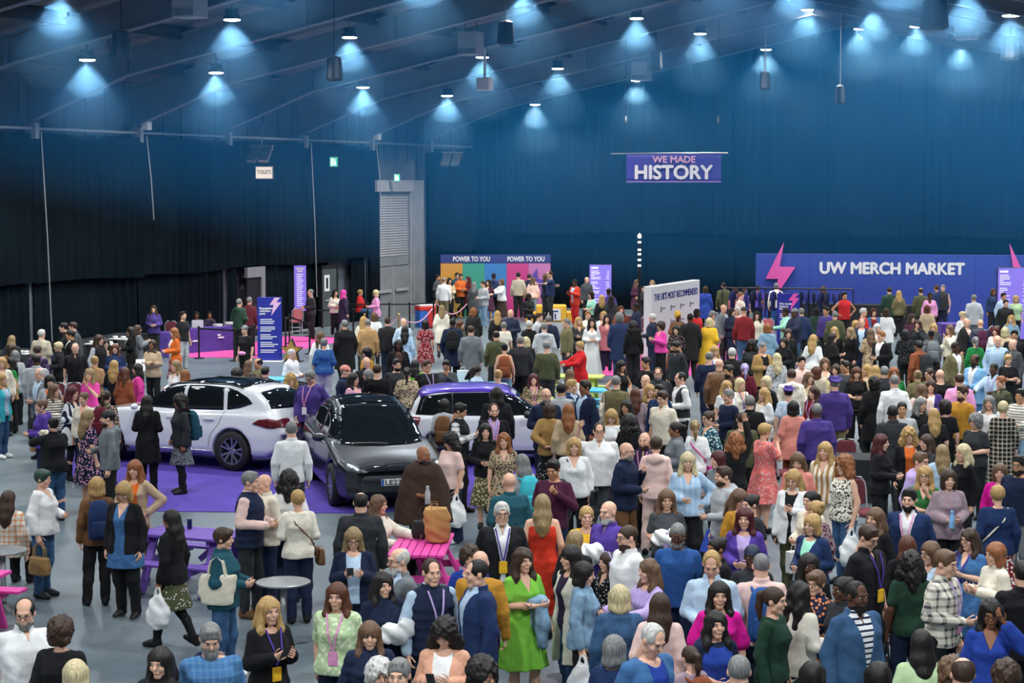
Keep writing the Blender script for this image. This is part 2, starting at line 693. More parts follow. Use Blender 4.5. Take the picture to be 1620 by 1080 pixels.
for u, v in lamps:
    z = zlow(u) + .2
    t = empty('high_bay_lamp', W(u, v, z), 0, 'bright high-bay lamp, %s from the far wall, in the %s row from the left' % (ORD[_vs.index(v)], ORD[_us.index(u)]), 'ceiling lamp', 'high-bay lamps under the roof')
    put('lamp_housing', LAMP_BODY, t)
    put('lens', LAMP_LENS, t)
    put('rod', LAMP_ROD, t)
    put('cooling_fins', LAMP_FIN, t)
    lo = bpy.data.objects.new('high_bay_light', ld)
    lo.location = (0, 0, -.08)
    link(lo, t)
_seen = [q for q in lamps if q[1] < 42]
haze_cones(_seen, [(.05, 1.02), (.4, .95), (.58, .72), (.34, .38), (.14, .09)], GLOW_DENSITY, 'bright wisps of haze close below the lamps')
haze_cones(_seen, [(.1, 2.15), (.75, 2.0), (1.1, 1.6), (1.0, 1.2), (.62, .7), (.16, .085)], GLOW_DENSITY * .38, 'softer haze glowing further below the lamps')
# ------------------------------------------------------------------ smooth solids (distance field -> quads)
_CORN = [(i, j, k) for i in (0, 1) for j in (0, 1) for k in (0, 1)]
_EDG = [(a, b) for a in range(8) for b in range(8) if a < b and bin(a ^ b).count('1') == 1]


class Field:
    def __init__(self, lo, hi, h):
        self.h = h
        self.lo = np.asarray(lo, float)
        n = np.ceil((np.asarray(hi, float) - self.lo) / h).astype(int) + 1
        self.n = n
        self.ax = [self.lo[i] + h * np.arange(n[i]) for i in range(3)]
        self.D = np.full(tuple(n), 1.0)

    def sub(self, a, b):
        """index ranges covering the box a..b"""
        s = []
        for i in range(3):
            i0 = max(0, int((a[i] - self.lo[i]) / self.h) - 1)
            i1 = min(self.n[i], int((b[i] - self.lo[i]) / self.h) + 3)
            s.append(slice(i0, max(i1, i0)))
        X = self.ax[0][s[0]][:, None, None]
        Y = self.ax[1][s[1]][None, :, None]
        Z = self.ax[2][s[2]][None, None, :]
        return tuple(s), X, Y, Z

    def _un(self, s, d, k):
        o = self.D[s]
        if k > 0:
            hh = np.clip(.5 + .5 * (o - d) / k, 0, 1)
            self.D[s] = o + (d - o) * hh - k * hh * (1 - hh)
        else:
            self.D[s] = np.minimum(o, d)

    def cut(self, d, s=None, k=0.0):
        s = s or (slice(None),) * 3
        o = self.D[s]
        d = -d
        if k > 0:
            hh = np.clip(.5 - .5 * (o - d) / k, 0, 1)
            self.D[s] = o + (d - o) * hh + k * hh * (1 - hh)
        else:
            self.D[s] = np.maximum(o, d)

    @staticmethod
    def d_cone(X, Y, Z, a, b, ra, rb):
        a, b = np.asarray(a, float), np.asarray(b, float)
        v = b - a
        L2 = max(float(v @ v), 1e-9)
        px, py, pz = X - a[0], Y - a[1], Z - a[2]
        t = np.clip((px * v[0] + py * v[1] + pz * v[2]) / L2, 0, 1)
        return np.sqrt((px - t * v[0]) ** 2 + (py - t * v[1]) ** 2 + (pz - t * v[2]) ** 2) - (ra + t * (rb - ra))

    def cone(self, a, b, ra, rb, k=.03):
        m = max(ra, rb) + k + 2 * self.h
        s, X, Y, Z = self.sub(np.minimum(a, b) - m, np.maximum(a, b) + m)
        self._un(s, self.d_cone(X, Y, Z, a, b, ra, rb), k)
        return self

    def chain(self, pts, rs, k=.03):
        for i in range(len(pts) - 1):
            self.cone(np.asarray(pts[i], float), np.asarray(pts[i + 1], float), rs[i], rs[i + 1], k)
        return self

    @staticmethod
    def d_ell(X, Y, Z, c, r):
        q = np.sqrt(((X - c[0]) / r[0]) ** 2 + ((Y - c[1]) / r[1]) ** 2 + ((Z - c[2]) / r[2]) ** 2)
        return (q - 1) * min(r)

    def ell(self, c, r, k=.02):
        m = k + 2 * self.h
        c, r = np.asarray(c, float), np.asarray(r, float)
        s, X, Y, Z = self.sub(c - r * 1.15 - m, c + r * 1.15 + m)
        self._un(s, self.d_ell(X, Y, Z, c, r), k)
        return self

    def cut_ell(self, c, r, k=.0):
        m = k + 2 * self.h
        c, r = np.asarray(c, float), np.asarray(r, float)
        s, X, Y, Z = self.sub(c - r - m, c + r + m)
        self.cut(self.d_ell(X, Y, Z, c, r), s, k)
        return self

    def stack(self, rows, k=.03, n=2.4, wave=None):
        """rows of (z, half width, half depth, cx, cy), a tapered column of superellipses"""
        R = np.asarray(rows, float)
        R = R[np.argsort(R[:, 0])]
        z = self.ax[2]
        m = 2 * self.h + k
        mx = R[:, 1].max() * 1.25 + np.abs(R[:, 3]).max() + m
        my = R[:, 2].max() * 1.25 + np.abs(R[:, 4]).max() + m
        s, X, Y, Z = self.sub((-mx, -my, R[0, 0] - m), (mx, my, R[-1, 0] + m))
        zz = Z[0, 0]
        zc = np.clip(zz, R[0, 0], R[-1, 0])
        # smooth interpolation between rows
        f = [np.interp(zc, R[:, 0], R[:, i]) for i in range(1, 5)]
        if len(zz) > 5:
            w = max(1, int(.02 / self.h))
            ker = np.ones(2 * w + 1) / (2 * w + 1)
            f = [np.convolve(np.pad(q, w, mode='edge'), ker, 'valid') for q in f]
        a, b, cx, cy = [q[None, None, :] for q in f]
        A = a
        if wave is not None:
            th = np.arctan2(Y - cy, X - cx)
            g = 1 + wave[0] * np.sin(wave[1] * th + wave[2]) * np.clip((wave[3] - Z) / max(wave[3] - R[0, 0], .01), 0, 1)
            A = a * g
            b = b * g
        q = (np.abs((X - cx) / A) ** n + np.abs((Y - cy) / b) ** n) ** (1 / n)
        d = (q - 1) * np.minimum(A, b)
        dz = np.maximum(R[0, 0] - Z, Z - R[-1, 0])
        d = np.maximum(d, dz)
        self._un(s, d, k)
        return self

    def below(self, z):
        """remove everything under z"""
        self.D = np.maximum(self.D, (z - self.ax[2])[None, None, :])
        return self

    def above(self, z):
        self.D = np.maximum(self.D, (self.ax[2] - z)[None, None, :])
        return self

    def ripple(self, amp, seed=0, f=(9, 11, 5)):
        rs = np.random.RandomState(seed)
        X, Y, Z = self.ax[0][:, None, None], self.ax[1][None, :, None], self.ax[2][None, None, :]
        p = rs.uniform(0, 6.28, 6)
        self.D += amp * (np.sin(f[0] * X * 2 + f[2] * Z * 3 + p[0]) * np.sin(f[1] * Y * 2 + p[1]) +
                         .7 * np.sin(23 * X + 17 * Z + p[2]) * np.sin(19 * Y - 31 * Z + p[3]))
        return self

    def quads(self):
        D = self.D
        D[0], D[-1] = np.maximum(D[0], .01), np.maximum(D[-1], .01)
        D[:, 0], D[:, -1] = np.maximum(D[:, 0], .01), np.maximum(D[:, -1], .01)
        D[:, :, 0], D[:, :, -1] = np.maximum(D[:, :, 0], .01), np.maximum(D[:, :, -1], .01)
        S = D < 0
        nx, ny, nz = D.shape
        cnt = np.zeros((nx - 1, ny - 1, nz - 1), np.int8)
        for i, j, k in _CORN:
            cnt += S[i:nx - 1 + i, j:ny - 1 + j, k:nz - 1 + k]
        I = np.nonzero((cnt > 0) & (cnt < 8))
        if len(I[0]) == 0:
            return np.zeros((0, 3)), np.zeros((0, 4), int)
        val = [D[I[0] + i, I[1] + j, I[2] + k] for i, j, k in _CORN]
        acc = np.zeros((len(I[0]), 3))
        w = np.zeros(len(I[0]))
        for a, b in _EDG:
            va, vb = val[a], val[b]
            x = (va < 0) != (vb < 0)
            den = va - vb
            t = np.where(x, va / np.where(np.abs(den) < 1e-12, 1e-12, den), 0)
            ca, cb = np.array(_CORN[a], float), np.array(_CORN[b], float)
            acc += np.where(x[:, None], ca + t[:, None] * (cb - ca), 0)
            w += x
        V = self.lo + self.h * (np.stack(I, 1) + acc / w[:, None])
        idx = np.full(cnt.shape, -1, np.int64)
        idx[I] = np.arange(len(I[0]))
        Q = []
        for ax in range(3):
            s0 = [slice(None)] * 3
            s1 = [slice(None)] * 3
            s0[ax], s1[ax] = slice(0, -1), slice(1, None)
            A, B = S[tuple(s0)], S[tuple(s1)]
            e = np.nonzero(A != B)
            e = [q.copy() for q in e]
            o1, o2 = [(1, 2), (2, 0), (0, 1)][ax]
            ok = (e[o1] > 0) & (e[o2] > 0) & (e[o1] < idx.shape[o1]) & (e[o2] < idx.shape[o2])
            e = [q[ok] for q in e]
            ins = A[tuple(e)]

            def cell(d1, d2):
                c = [q.copy() for q in e]
                c[o1] = c[o1] + d1
                c[o2] = c[o2] + d2
                return idx[tuple(c)]
            q = np.stack([cell(-1, -1), cell(0, -1), cell(0, 0), cell(-1, 0)], 1)
            q = np.where(ins[:, None], q, q[:, ::-1])
            Q.append(q)
        Q = np.concatenate(Q)
        Q = Q[(Q >= 0).all(1)]
        return V, Q


def quick_mesh(name, V, Q, mats, mi=None, smooth=True):
    """quads straight from arrays"""
    me = bpy.data.meshes.new(name)
    n, m = len(V), len(Q)
    me.vertices.add(n)
    me.vertices.foreach_set('co', np.ascontiguousarray(V, dtype=np.float32).ravel())
    me.loops.add(m * 4)
    me.loops.foreach_set('vertex_index', np.ascontiguousarray(Q, dtype=np.int32).ravel())
    me.polygons.add(m)
    me.polygons.foreach_set('loop_start', np.arange(0, m * 4, 4, dtype=np.int32))
    if smooth:
        me.polygons.foreach_set('use_smooth', np.ones(m, dtype=bool))
    for q in mats:
        me.materials.append(q)
    if mi is not None:
        me.polygons.foreach_set('material_index', np.asarray(mi, dtype=np.int32))
    me.update(calc_edges=True)
    return me
# ------------------------------------------------------------------ materials that take the object's own colour
def oc_mat(name, rough=.85, bump=.0, bscale=60., var=.12, vscale=9., sheen=.0, pattern=None, second=None, metal=0.0, spec=.3):
    if name in MATS:
        return MATS[name]
    m, nt, b = new_mat(name)
    N, L = nt.nodes, nt.links
    oi = N.new('ShaderNodeObjectInfo')
    tc = N.new('ShaderNodeTexCoord')
    col = oi.outputs['Color']
    co = tc.outputs['Object']
    if name == 'hair':
        mp = N.new('ShaderNodeMapping')
        mp.inputs['Scale'].default_value = (75, 75, 9)
        L.new(co, mp.inputs['Vector'])
        co = mp.outputs[0]
        bscale = 1.0
    if pattern:
        fac = None
        if pattern in ('stripe', 'vstripe', 'check', 'plaid'):
            sep = N.new('ShaderNodeSeparateXYZ')
            L.new(co, sep.inputs[0])

            def band(sock, freq, thr):
                mu = N.new('ShaderNodeMath'); mu.operation = 'MULTIPLY'; mu.inputs[1].default_value = freq
                L.new(sock, mu.inputs[0])
                fr = N.new('ShaderNodeMath'); fr.operation = 'FRACT'
                L.new(mu.outputs[0], fr.inputs[0])
                lt = N.new('ShaderNodeMath'); lt.operation = 'LESS_THAN'; lt.inputs[1].default_value = thr
                L.new(fr.outputs[0], lt.inputs[0])
                return lt.outputs[0]
            if pattern == 'stripe':
                fac = band(sep.outputs[2], 22, .35)
            elif pattern == 'vstripe':
                fac = band(sep.outputs[0], 13, .5)
            else:
                f1 = band(sep.outputs[2], 14 if pattern == 'plaid' else 20, .33)
                f2 = band(sep.outputs[0], 14 if pattern == 'plaid' else 20, .33)
                ad = N.new('ShaderNodeMath'); ad.operation = 'ADD'
                L.new(f1, ad.inputs[0]); L.new(f2, ad.inputs[1])
                hf = N.new('ShaderNodeMath'); hf.operation = 'MULTIPLY'; hf.inputs[1].default_value = .5
                L.new(ad.outputs[0], hf.inputs[0])
                fac = hf.outputs[0]
        else:
            vo = N.new('ShaderNodeTexVoronoi')
            vo.inputs['Scale'].default_value = {'dots': 26, 'floral': 24, 'leopard': 30}[pattern]
            if pattern == 'leopard':
                ns = N.new('ShaderNodeTexNoise'); ns.inputs['Scale'].default_value = 25
                L.new(co, ns.inputs['Vector'])
                mxv = N.new('ShaderNodeMix'); mxv.data_type = 'VECTOR'; mxv.inputs[0].default_value = .06
                L.new(co, mxv.inputs[4]); L.new(ns.outputs['Color'], mxv.inputs[5])
                L.new(mxv.outputs[1], vo.inputs['Vector'])
            else:
                L.new(co, vo.inputs['Vector'])
            lt = N.new('ShaderNodeMath'); lt.operation = 'LESS_THAN'
            lt.inputs[1].default_value = {'dots': .26, 'floral': .4, 'leopard': .42}[pattern]
            L.new(vo.outputs['Distance'], lt.inputs[0])
            fac = lt.outputs[0]
        mx = N.new('ShaderNodeMix'); mx.data_type = 'RGBA'
        L.new(fac, mx.inputs[0]); L.new(col, mx.inputs[6])
        mx.inputs[7].default_value = (*second, 1)
        col = mx.outputs[2]
    if var:
        n = N.new('ShaderNodeTexNoise')
        n.inputs['Scale'].default_value = vscale
        n.inputs['Detail'].default_value = 2
        L.new(co, n.inputs['Vector'])
        mr = N.new('ShaderNodeMapRange')
        mr.inputs['From Min'].default_value = .3; mr.inputs['From Max'].default_value = .7
        mr.inputs['To Min'].default_value = 1 - var; mr.inputs['To Max'].default_value = 1 + var
        L.new(n.outputs['Fac'], mr.inputs['Value'])
        mx = N.new('ShaderNodeMix'); mx.data_type = 'RGBA'; mx.blend_type = 'MULTIPLY'
        mx.inputs[0].default_value = 1
        L.new(col, mx.inputs[6]); L.new(mr.outputs[0], mx.inputs[7])
        col = mx.outputs[2]
    L.new(col, b.inputs['Base Color'])
    b.inputs['Roughness'].default_value = rough
    b.inputs['Metallic'].default_value = metal
    b.inputs['Specular IOR Level'].default_value = spec
    if bump:
        n2 = N.new('ShaderNodeTexNoise')
        n2.inputs['Scale'].default_value = bscale
        n2.inputs['Detail'].default_value = 2
        L.new(co, n2.inputs['Vector'])
        bp = N.new('ShaderNodeBump')
        bp.inputs['Strength'].default_value = bump
        bp.inputs['Distance'].default_value = .02
        L.new(n2.outputs['Fac'], bp.inputs['Height'])
        L.new(bp.outputs[0], b.inputs['Normal'])
    return m


CLOTH = oc_mat('cloth', .9, .5, 14, .10)
DENIM = oc_mat('denim', .9, .3, 40, .22, 14)
KNIT = oc_mat('knit', .95, .35, 30, .1, 16)
LEATHER = oc_mat('leather', .4, .3, 20, .1, 9, spec=.5)
SKIN = oc_mat('skin', .55, 0, 1, .05, 12, spec=.35)
HAIR = oc_mat('hair', .5, .4, 60, .38, 1, spec=.4)
SHOE = oc_mat('shoe_leather', .5, 0, 1, .05)
EYEW = pmat('eye_white', (.62, .6, .57), .3)
DARK = pmat('dark_brown_brow', (.03, .02, .015), .6)
GLASSF = pmat('spectacle_frame', (.015, .013, .013), .3)
SOLE = pmat('rubber_sole', (.5, .5, .5), .7)
_m, _nt, _b = new_mat('lips')
_oi = _nt.nodes.new('ShaderNodeObjectInfo')
_mx = _nt.nodes.new('ShaderNodeMix'); _mx.data_type = 'RGBA'; _mx.inputs[0].default_value = .55
_nt.links.new(_oi.outputs['Color'], _mx.inputs[6])
_mx.inputs[7].default_value = (.30, .06, .06, 1)
_nt.links.new(_mx.outputs[2], _b.inputs['Base Color'])
_b.inputs['Roughness'].default_value = .45
LIPS = _m
BODY_MATS = [SKIN, EYEW, DARK, LIPS]


def patmat(kind, hexcol):
    return oc_mat('%s_%s' % (kind, hexcol), .9, .3, 20, .06, pattern=kind, second=lin(hexcol))


# ------------------------------------------------------------------ head, hands, hair, shoes: templates
def patch(c, w, h, bulge, nu=4, nv=3):
    V, Q = [], []
    for j in range(nv + 1):
        for i in range(nu + 1):
            a, b = 2 * i / nu - 1, 2 * j / nv - 1
            x, z = a * math.sqrt(1 - b * b / 2), b * math.sqrt(1 - a * a / 2)
            V.append((c[0] + x * w, c[1] + bulge * (x * x + z * z), c[2] + z * h))
    for j in range(nv):
        for i in range(nu):
            p = j * (nu + 1) + i
            Q.append((p, p + 1, p + nu + 2, p + nu + 1))
    return V, Q


_head_cache = {}


def head_template(sex, h):
    key = (sex, h)
    if key in _head_cache:
        return _head_cache[key]
    f = Field((-.12, -.15, -.2), (.12, .14, .14), h)
    M = sex == 'M'
    f.ell((0, .014, .03), (.075, .095, .086), 0)
    f.ell((0, -.018, -.032), (.063 if M else .059, .07, .085), .02)
    f.cone((-.012, -.06, -.1), (.012, -.06, -.1), .024 if M else .019, .024 if M else .019, .02)
    f.cone((-.045, -.01, -.075), (.045, -.01, -.075), .026 if M else .02, .026 if M else .02, .02)
    f.cone((0, -.086, .018), (0, -.107, -.02), .008, .0135, .012)
    f.cone((-.034, -.08, .03), (.034, -.08, .03), .012, .012, .012)
    f.ell((.036, -.062, -.026), (.025, .025, .025), .015)
    f.ell((-.036, -.062, -.026), (.025, .025, .025), .015)
    f.cone((-.016, -.085, -.058), (.016, -.085, -.058), .009, .009, .01)
    for s in (-1, 1):
        f.cut_ell((s * .031, -.1, .01), (.017, .014, .011), .012)
        f.ell((s * .078, .008, -.005), (.012, .022, .032), .006)
    f.cone((0, .022, -.05), (0, .03, -.19), .054 if M else .045, .058 if M else .047, .02)
    V, Q = f.quads()
    mi = [0] * len(Q)
    Vs, Qs = [V], [Q]
    n = len(V)

    def add(pv, m, flip=False):
        nonlocal n
        v, q = pv
        q = np.array(q)
        Vs.append(np.array(v))
        Qs.append(q + n)
        mi.extend([m] * len(q))
        n += len(v)
    for s in (-1, 1):
        add(patch((s * .031, -.0905, .010), .0145, .0068, .012), 1)
        add(patch((s * .031, -.0935, .010), .0068, .0068, .006, 3, 3), 2)
        add(patch((s * .032, -.0965, .030 if M else .031), .021, .0042 if M else .003, .014), 2)
    add(patch((0, -.0975, -.058), .021, .0075, .02), 3)
    r = (np.concatenate(Vs), np.concatenate(Qs), np.array(mi))
    _head_cache[key] = r
    return r


def hand_template(side, curl, lite=False):
    """wrist at origin, fingers down -Z, palm towards the body, thumb forward"""
    V, Q = [], []

    def ring(c, rx, ry, n=6):
        i0 = len(V)
        for k in range(n):
            a = 2 * math.pi * k / n
            V.append((c[0] + rx * math.cos(a), c[1] + ry * math.sin(a), c[2]))
        return i0

    def skin(a, b, n):
        for k in range(n):
            Q.append((a + k, b + k, b + (k + 1) % n, a + (k + 1) % n))
    s = -side
    a = ring((0, 0, .03), .022, .027)
    b = ring((0, 0, -.015), .019, .033)
    c = ring((s * .003, 0, -.055), .017, .044)
    d = ring((s * .006, 0, -.092), .013, .042)
    skin(a, b, 6); skin(b, c, 6); skin(c, d, 6)
    Q.append((d, d + 1, d + 4, d + 5)); Q.append((d + 1, d + 2, d + 3, d + 4))
    # four fingers
    for k, (y, L) in enumerate(((-.031, .072), (-.0105, .082), (.0105, .076), (.031, .058))):
        p = np.array([s * .006, y, -.088])
        ang = curl * (.55 + .06 * k)
        prev = None
        r = .0092 - .0006 * k
        for seg in range(4):
            i0 = len(V)
            rr = r * (1 - .1 * seg)
            for e in range(4):
                t = math.pi / 4 + e * math.pi / 2
                ox, oy = rr * 1.25 * math.cos(t), rr * 1.25 * math.sin(t)
                V.append((p[0] + ox * math.cos(ang), p[1] + oy, p[2] + ox * math.sin(ang) * s))
            if prev is not None:
                skin(prev, i0, 4)
            prev = i0
            if seg < 3:
                st = L * (.42, .32, .26)[seg]
                p = p + np.array([s * math.sin(ang), 0, -math.cos(ang)]) * st
                ang += curl * .75
        Q.append((prev, prev + 1, prev + 2, prev + 3))
    # thumb leaves the side of the palm
    p = np.array([s * .008, -.03, -.03])
    dv = np.array([s * .35, -.62, -.7])
    prev = None
    for seg in range(4):
        i0 = len(V)
        rr = .0125 * (1 - .13 * seg)
        for e in range(4):
            t = e * math.pi / 2
            V.append((p[0] + rr * math.cos(t), p[1] + rr * .7 * math.sin(t), p[2] + rr * .7 * math.sin(t)))
        if prev is not None:
            skin(prev, i0, 4)
        prev = i0
        dv = dv / np.linalg.norm(dv)
        p = p + dv * (.032, .026, .022)[min(seg, 2)]
        dv = dv + np.array([s * .25 * curl, .28 * curl, -.25])
    Q.append((prev, prev + 1, prev + 2, prev + 3))
    return np.array(V), np.array(Q)


def rot_to(d):
    """rotation taking -Z to d"""
    d = Vector(d).normalized()
    return np.array(Vector((0, 0, -1)).rotation_difference(d).to_matrix())


_hair_cache = {}


def hair_mesh(style, h):
    key = (style, h)
    if key in _hair_cache:
        return _hair_cache[key]
    f = Field((-.2, -.2, -.48), (.2, .24, .26), h)
    X, Y, Z = f.ax[0][:, None, None], f.ax[1][None, :, None], f.ax[2][None, None, :]
    cap_c = (0, .016, .032)

    def cap(t):
        f.ell(cap_c, (.075 + t, .096 + t, .087 + t), 0)

    def face(w=.056, zc=-.045, rz=.1, yc=-.12, k=.012):
        f.cut_ell((0, yc, zc), (w, .1, rz), k)

    def under(z0, slope):
        # keep above a plane that rises to the front
        f.cut(Z - (z0 + slope * Y) + 0 * X, k=.01)
    if style in ('short', 'quiff'):
        cap(.011)
        f.cone((-.03, -.05, .105), (.03, -.05, .105), .022 if style == 'quiff' else .014, .02 if style == 'quiff' else .014, .03)
        f.cut_ell((0, -.115, -.05), (.09, .1, .108), .01)
        for s in (-1, 1):
            f.cut_ell((s * .09, -.01, -.035), (.03, .045, .045), .008)
        under(-.07, -.2)
    elif style == 'buzz':
        cap(.005)
        f.cut_ell((0, -.115, -.045), (.09, .1, .105), .01)
        under(-.05, -.3)
    elif style == 'ring':
        cap(.009)
        f.cut_ell((0, -.045, .115), (.074, .11, .075), .012)
        f.cut_ell((0, -.12, -.02), (.1, .105, .12), .01)
        under(-.07, -.2)
    elif style == 'thin':
        cap(.007)
        f.cut_ell((0, -.1, .075), (.06, .075, .06), .015)
        f.cut_ell((0, -.115, -.045), (.09, .1, .108), .01)
        under(-.07, -.2)
    elif style == 'pixie':
        cap(.016)
        f.cone((-.05, -.055, .07), (.03, -.07, .085), .03, .026, .03)
        face(.062, -.055, .1)
        under(-.085, -.35)
    elif style in ('bob', 'bobfringe'):
        cap(.02)
        for s in (-1, 1):
            f.cone((s * .065, .0, .03), (s * .078, -.005, -.10), .045, .036, .03)
        f.cone((0, .06, .0), (0, .07, -.10), .062, .055, .04)
        f.cone((-.045, .06, -.09), (.045, .06, -.09), .045, .045, .03)
        face(.055, -.06 if style == 'bob' else -.085, .112 if style == 'bob' else .1)
        f.below(-.15)
    elif style in ('long', 'longw', 'longfringe', 'longx'):
        cap(.017)
        zb = -.30 if style != 'longx' else -.42
        for s in (-1, 1):
            f.chain([(s * .06, .0, .04), (s * .078, .0, -.07), (s * .1, -.03, -.17), (s * .1, -.055, zb + .04)], [.045, .036, .038, .024], .03)
            f.chain([(s * .045, .06, .0), (s * .06, .075, -.13), (s * .055, .095, zb)], [.055, .055, .04], .04)
        face(.053, -.06 if style != 'longfringe' else -.09, .112 if style != 'longfringe' else .104)
        if style == 'longw':
            f.D += .006 * np.sin(48 * Z + 9 * X) * np.sin(40 * X + 30 * Y)
    elif style == 'back':               # long, worn behind the shoulders
        cap(.015)
        f.chain([(0, .05, .02), (0, .08, -.12), (0, .11, -.24), (0, .12, -.34)], [.075, .07, .065, .04], .04)
        for s in (-1, 1):
            f.chain([(s * .045, .05, .0), (s * .06, .075, -.13), (s * .05, .105, -.3)], [.05, .05, .035], .04)
        face(.06, -.055, .112)
    elif style in ('pony', 'bun'):
        cap(.011)
        f.cut_ell((0, -.115, -.05), (.085, .1, .112), .01)
        for s in (-1, 1):
            f.cut_ell((s * .09, -.01, -.035), (.03, .045, .045), .008)
        under(-.06, -.35)
        if style == 'pony':
            f.chain([(0, .1, .05), (0, .145, .03), (0, .15, -.08), (0, .13, -.2)], [.03, .033, .034, .018], .02)
        else:
            f.ell((0, .1, .075), (.045, .045, .04), .015)
    elif style in ('curly', 'curlylong', 'afro'):
        t = {'curly': .038, 'curlylong': .04, 'afro': .06}[style]
        cap(t)
        if style == 'curlylong':
            for s in (-1, 1):
                f.chain([(s * .075, .01, .0), (s * .1, .01, -.1), (s * .1, -.01, -.22)], [.055, .06, .045], .04)
            f.chain([(0, .07, .0), (0, .09, -.12), (0, .1, -.24)], [.08, .075, .05], .04)
        elif style == 'curly':
            f.cone((-.05, .05, -.06), (.05, .05, -.06), .055, .055, .04)
        face(.057, -.06, .11)
        f.below(-.12 if style != 'curlylong' else -.3)
        f.D += .010 * np.sin(95 * X + 20 * Z) * np.sin(90 * Y) * np.sin(85 * Z) + .006 * np.sin(60 * X) * np.sin(55 * Z + 30 * Y)
    elif style in ('scarf', 'hijab'):
        cap(.02)
        f.chain([(0, .03, -.02), (0, .05, -.12), (0, .04, -.2)], [.09, .095, .12], .04)
        f.cone((-.07, -.02, -.17), (.07, -.02, -.17), .06, .06, .04)
        face(.055, -.02, .095)
        f.below(-.26)
    elif style == 'wrap':               # tall head wrap
        cap(.022)
        f.ell((0, .04, .11), (.085, .095, .08), .03)
        face(.06, -.05, .105)
        under(-.03, -.25)
    elif style == 'cap':
        cap(.013)
        f.cut(Z - .03 + 0 * X + 0 * Y)
        s_, x, y, z = f.sub((-.1, -.2, 0), (.1, 0, .09))
        d = np.maximum(((x / .075) ** 2 + ((y + .08) / .105) ** 2) ** .5 - 1, 0) * .07
        d = np.maximum(d + 0 * z, np.abs(z - .047 + .25 * (-.08 - y) * .3) - .008)
        f._un(s_, d, .004)
    elif style == 'hat':
        cap(.012)
        f.stack([(.04, .083, .1, 0, .016), (.15, .07, .085, 0, .016)], .02)
        f.cut_ell((0, .016, .165), (.03, .08, .03), .02)
        s_, x, y, z = f.sub((-.16, -.16, 0), (.16, .18, .09))
        q = ((x / .125) ** 2 + ((y - .016) / .15) ** 2) ** .5
        d = np.maximum((q - 1) * .125, np.abs(z - .05 - .06 * np.clip(np.abs(x) / .12, 0, 1) ** 2) - .009)
        f._un(s_, d, .004)
        f.cut(Z - .036 + 0 * X + 0 * Y)
    V, Q = f.quads()
    me = quick_mesh('hair', V, Q, [HAIR])
    _hair_cache[key] = me
    return me


def beard_mesh(style, h):
    key = ('beard', style, h)
    if key not in _hair_cache:
        f = Field((-.1, -.16, -.28), (.1, .05, .05), h)
        f.ell((0, -.02, -.034), (.068, .074, .088), 0)
        f.cone((-.014, -.062, -.1), (.014, -.062, -.1), .031, .031, .02)
        f.cone((-.046, -.01, -.075), (.046, -.01, -.075), .031, .031, .02)
        if style == 'full':
            f.cone((0, -.075, -.1), (0, -.095, -.22), .056, .034, .03)
        X, Y, Z = f.ax[0][:, None, None], f.ax[1][None, :, None], f.ax[2][None, None, :]
        f.cut(-(Z + .04 + .35 * (Y + .09)) + 0 * X, k=.008)
        f.cut_ell((0, -.1, -.055), (.02, .03, .007), .003)
        f.cut(-Y - .005 + 0 * X + 0 * Z)
        f.cut(Z + (.13 if style != 'full' else .27) + 0 * X + 0 * Y)
        V, Q = f.quads()
        _hair_cache[key] = quick_mesh('beard', V, Q, [HAIR])
    return _hair_cache[key]


def glasses_mesh():
    if 'glasses' not in _hair_cache:
        g = MB()
        for s in (-1, 1):
            pts = [(s * .033 + .024 * math.cos(a), -.106 + .006 * abs(math.cos(a)), .006 + .018 * math.sin(a)) for a in np.linspace(0, 2 * math.pi, 11)]
            g.tube(pts, .0026, 4, caps=False)
            g.bar((s * .056, -.1, .012), (s * .08, .0, .01), .004)
        g.bar((-.01, -.108, .01), (.01, -.108, .01), .004)
        _hair_cache['glasses'] = g.mesh('glasses', GLASSF)
    return _hair_cache['glasses']


def shoe_mesh(kind):
    key = ('shoe', kind)
    if key not in _hair_cache:
        f = Field((-.08, -.26, -.03), (.08, .14, .2), .014)
        f.chain([(0, .045, .045), (0, -.06, .042), (0, -.145, .03)], [.042, .045, .036], .02)
        f.cone((0, .03, .05), (0, .035, .11 if kind != 'boot' else .16), .042, .044, .03)
        f.cone((0, .0, .075), (0, -.09, .05), .03, .03, .03)
        f.below(.0)
        V, Q = f.quads()
        V = V + np.array([0, .0, 0])
        zc = V[Q][:, :, 2].mean(1)
        mi = (zc < .022).astype(int) if kind == 'sneaker' else np.zeros(len(Q), int)
        _hair_cache[key] = quick_mesh('shoe', V, Q, [SHOE, SOLE], mi)
    return _hair_cache[key]


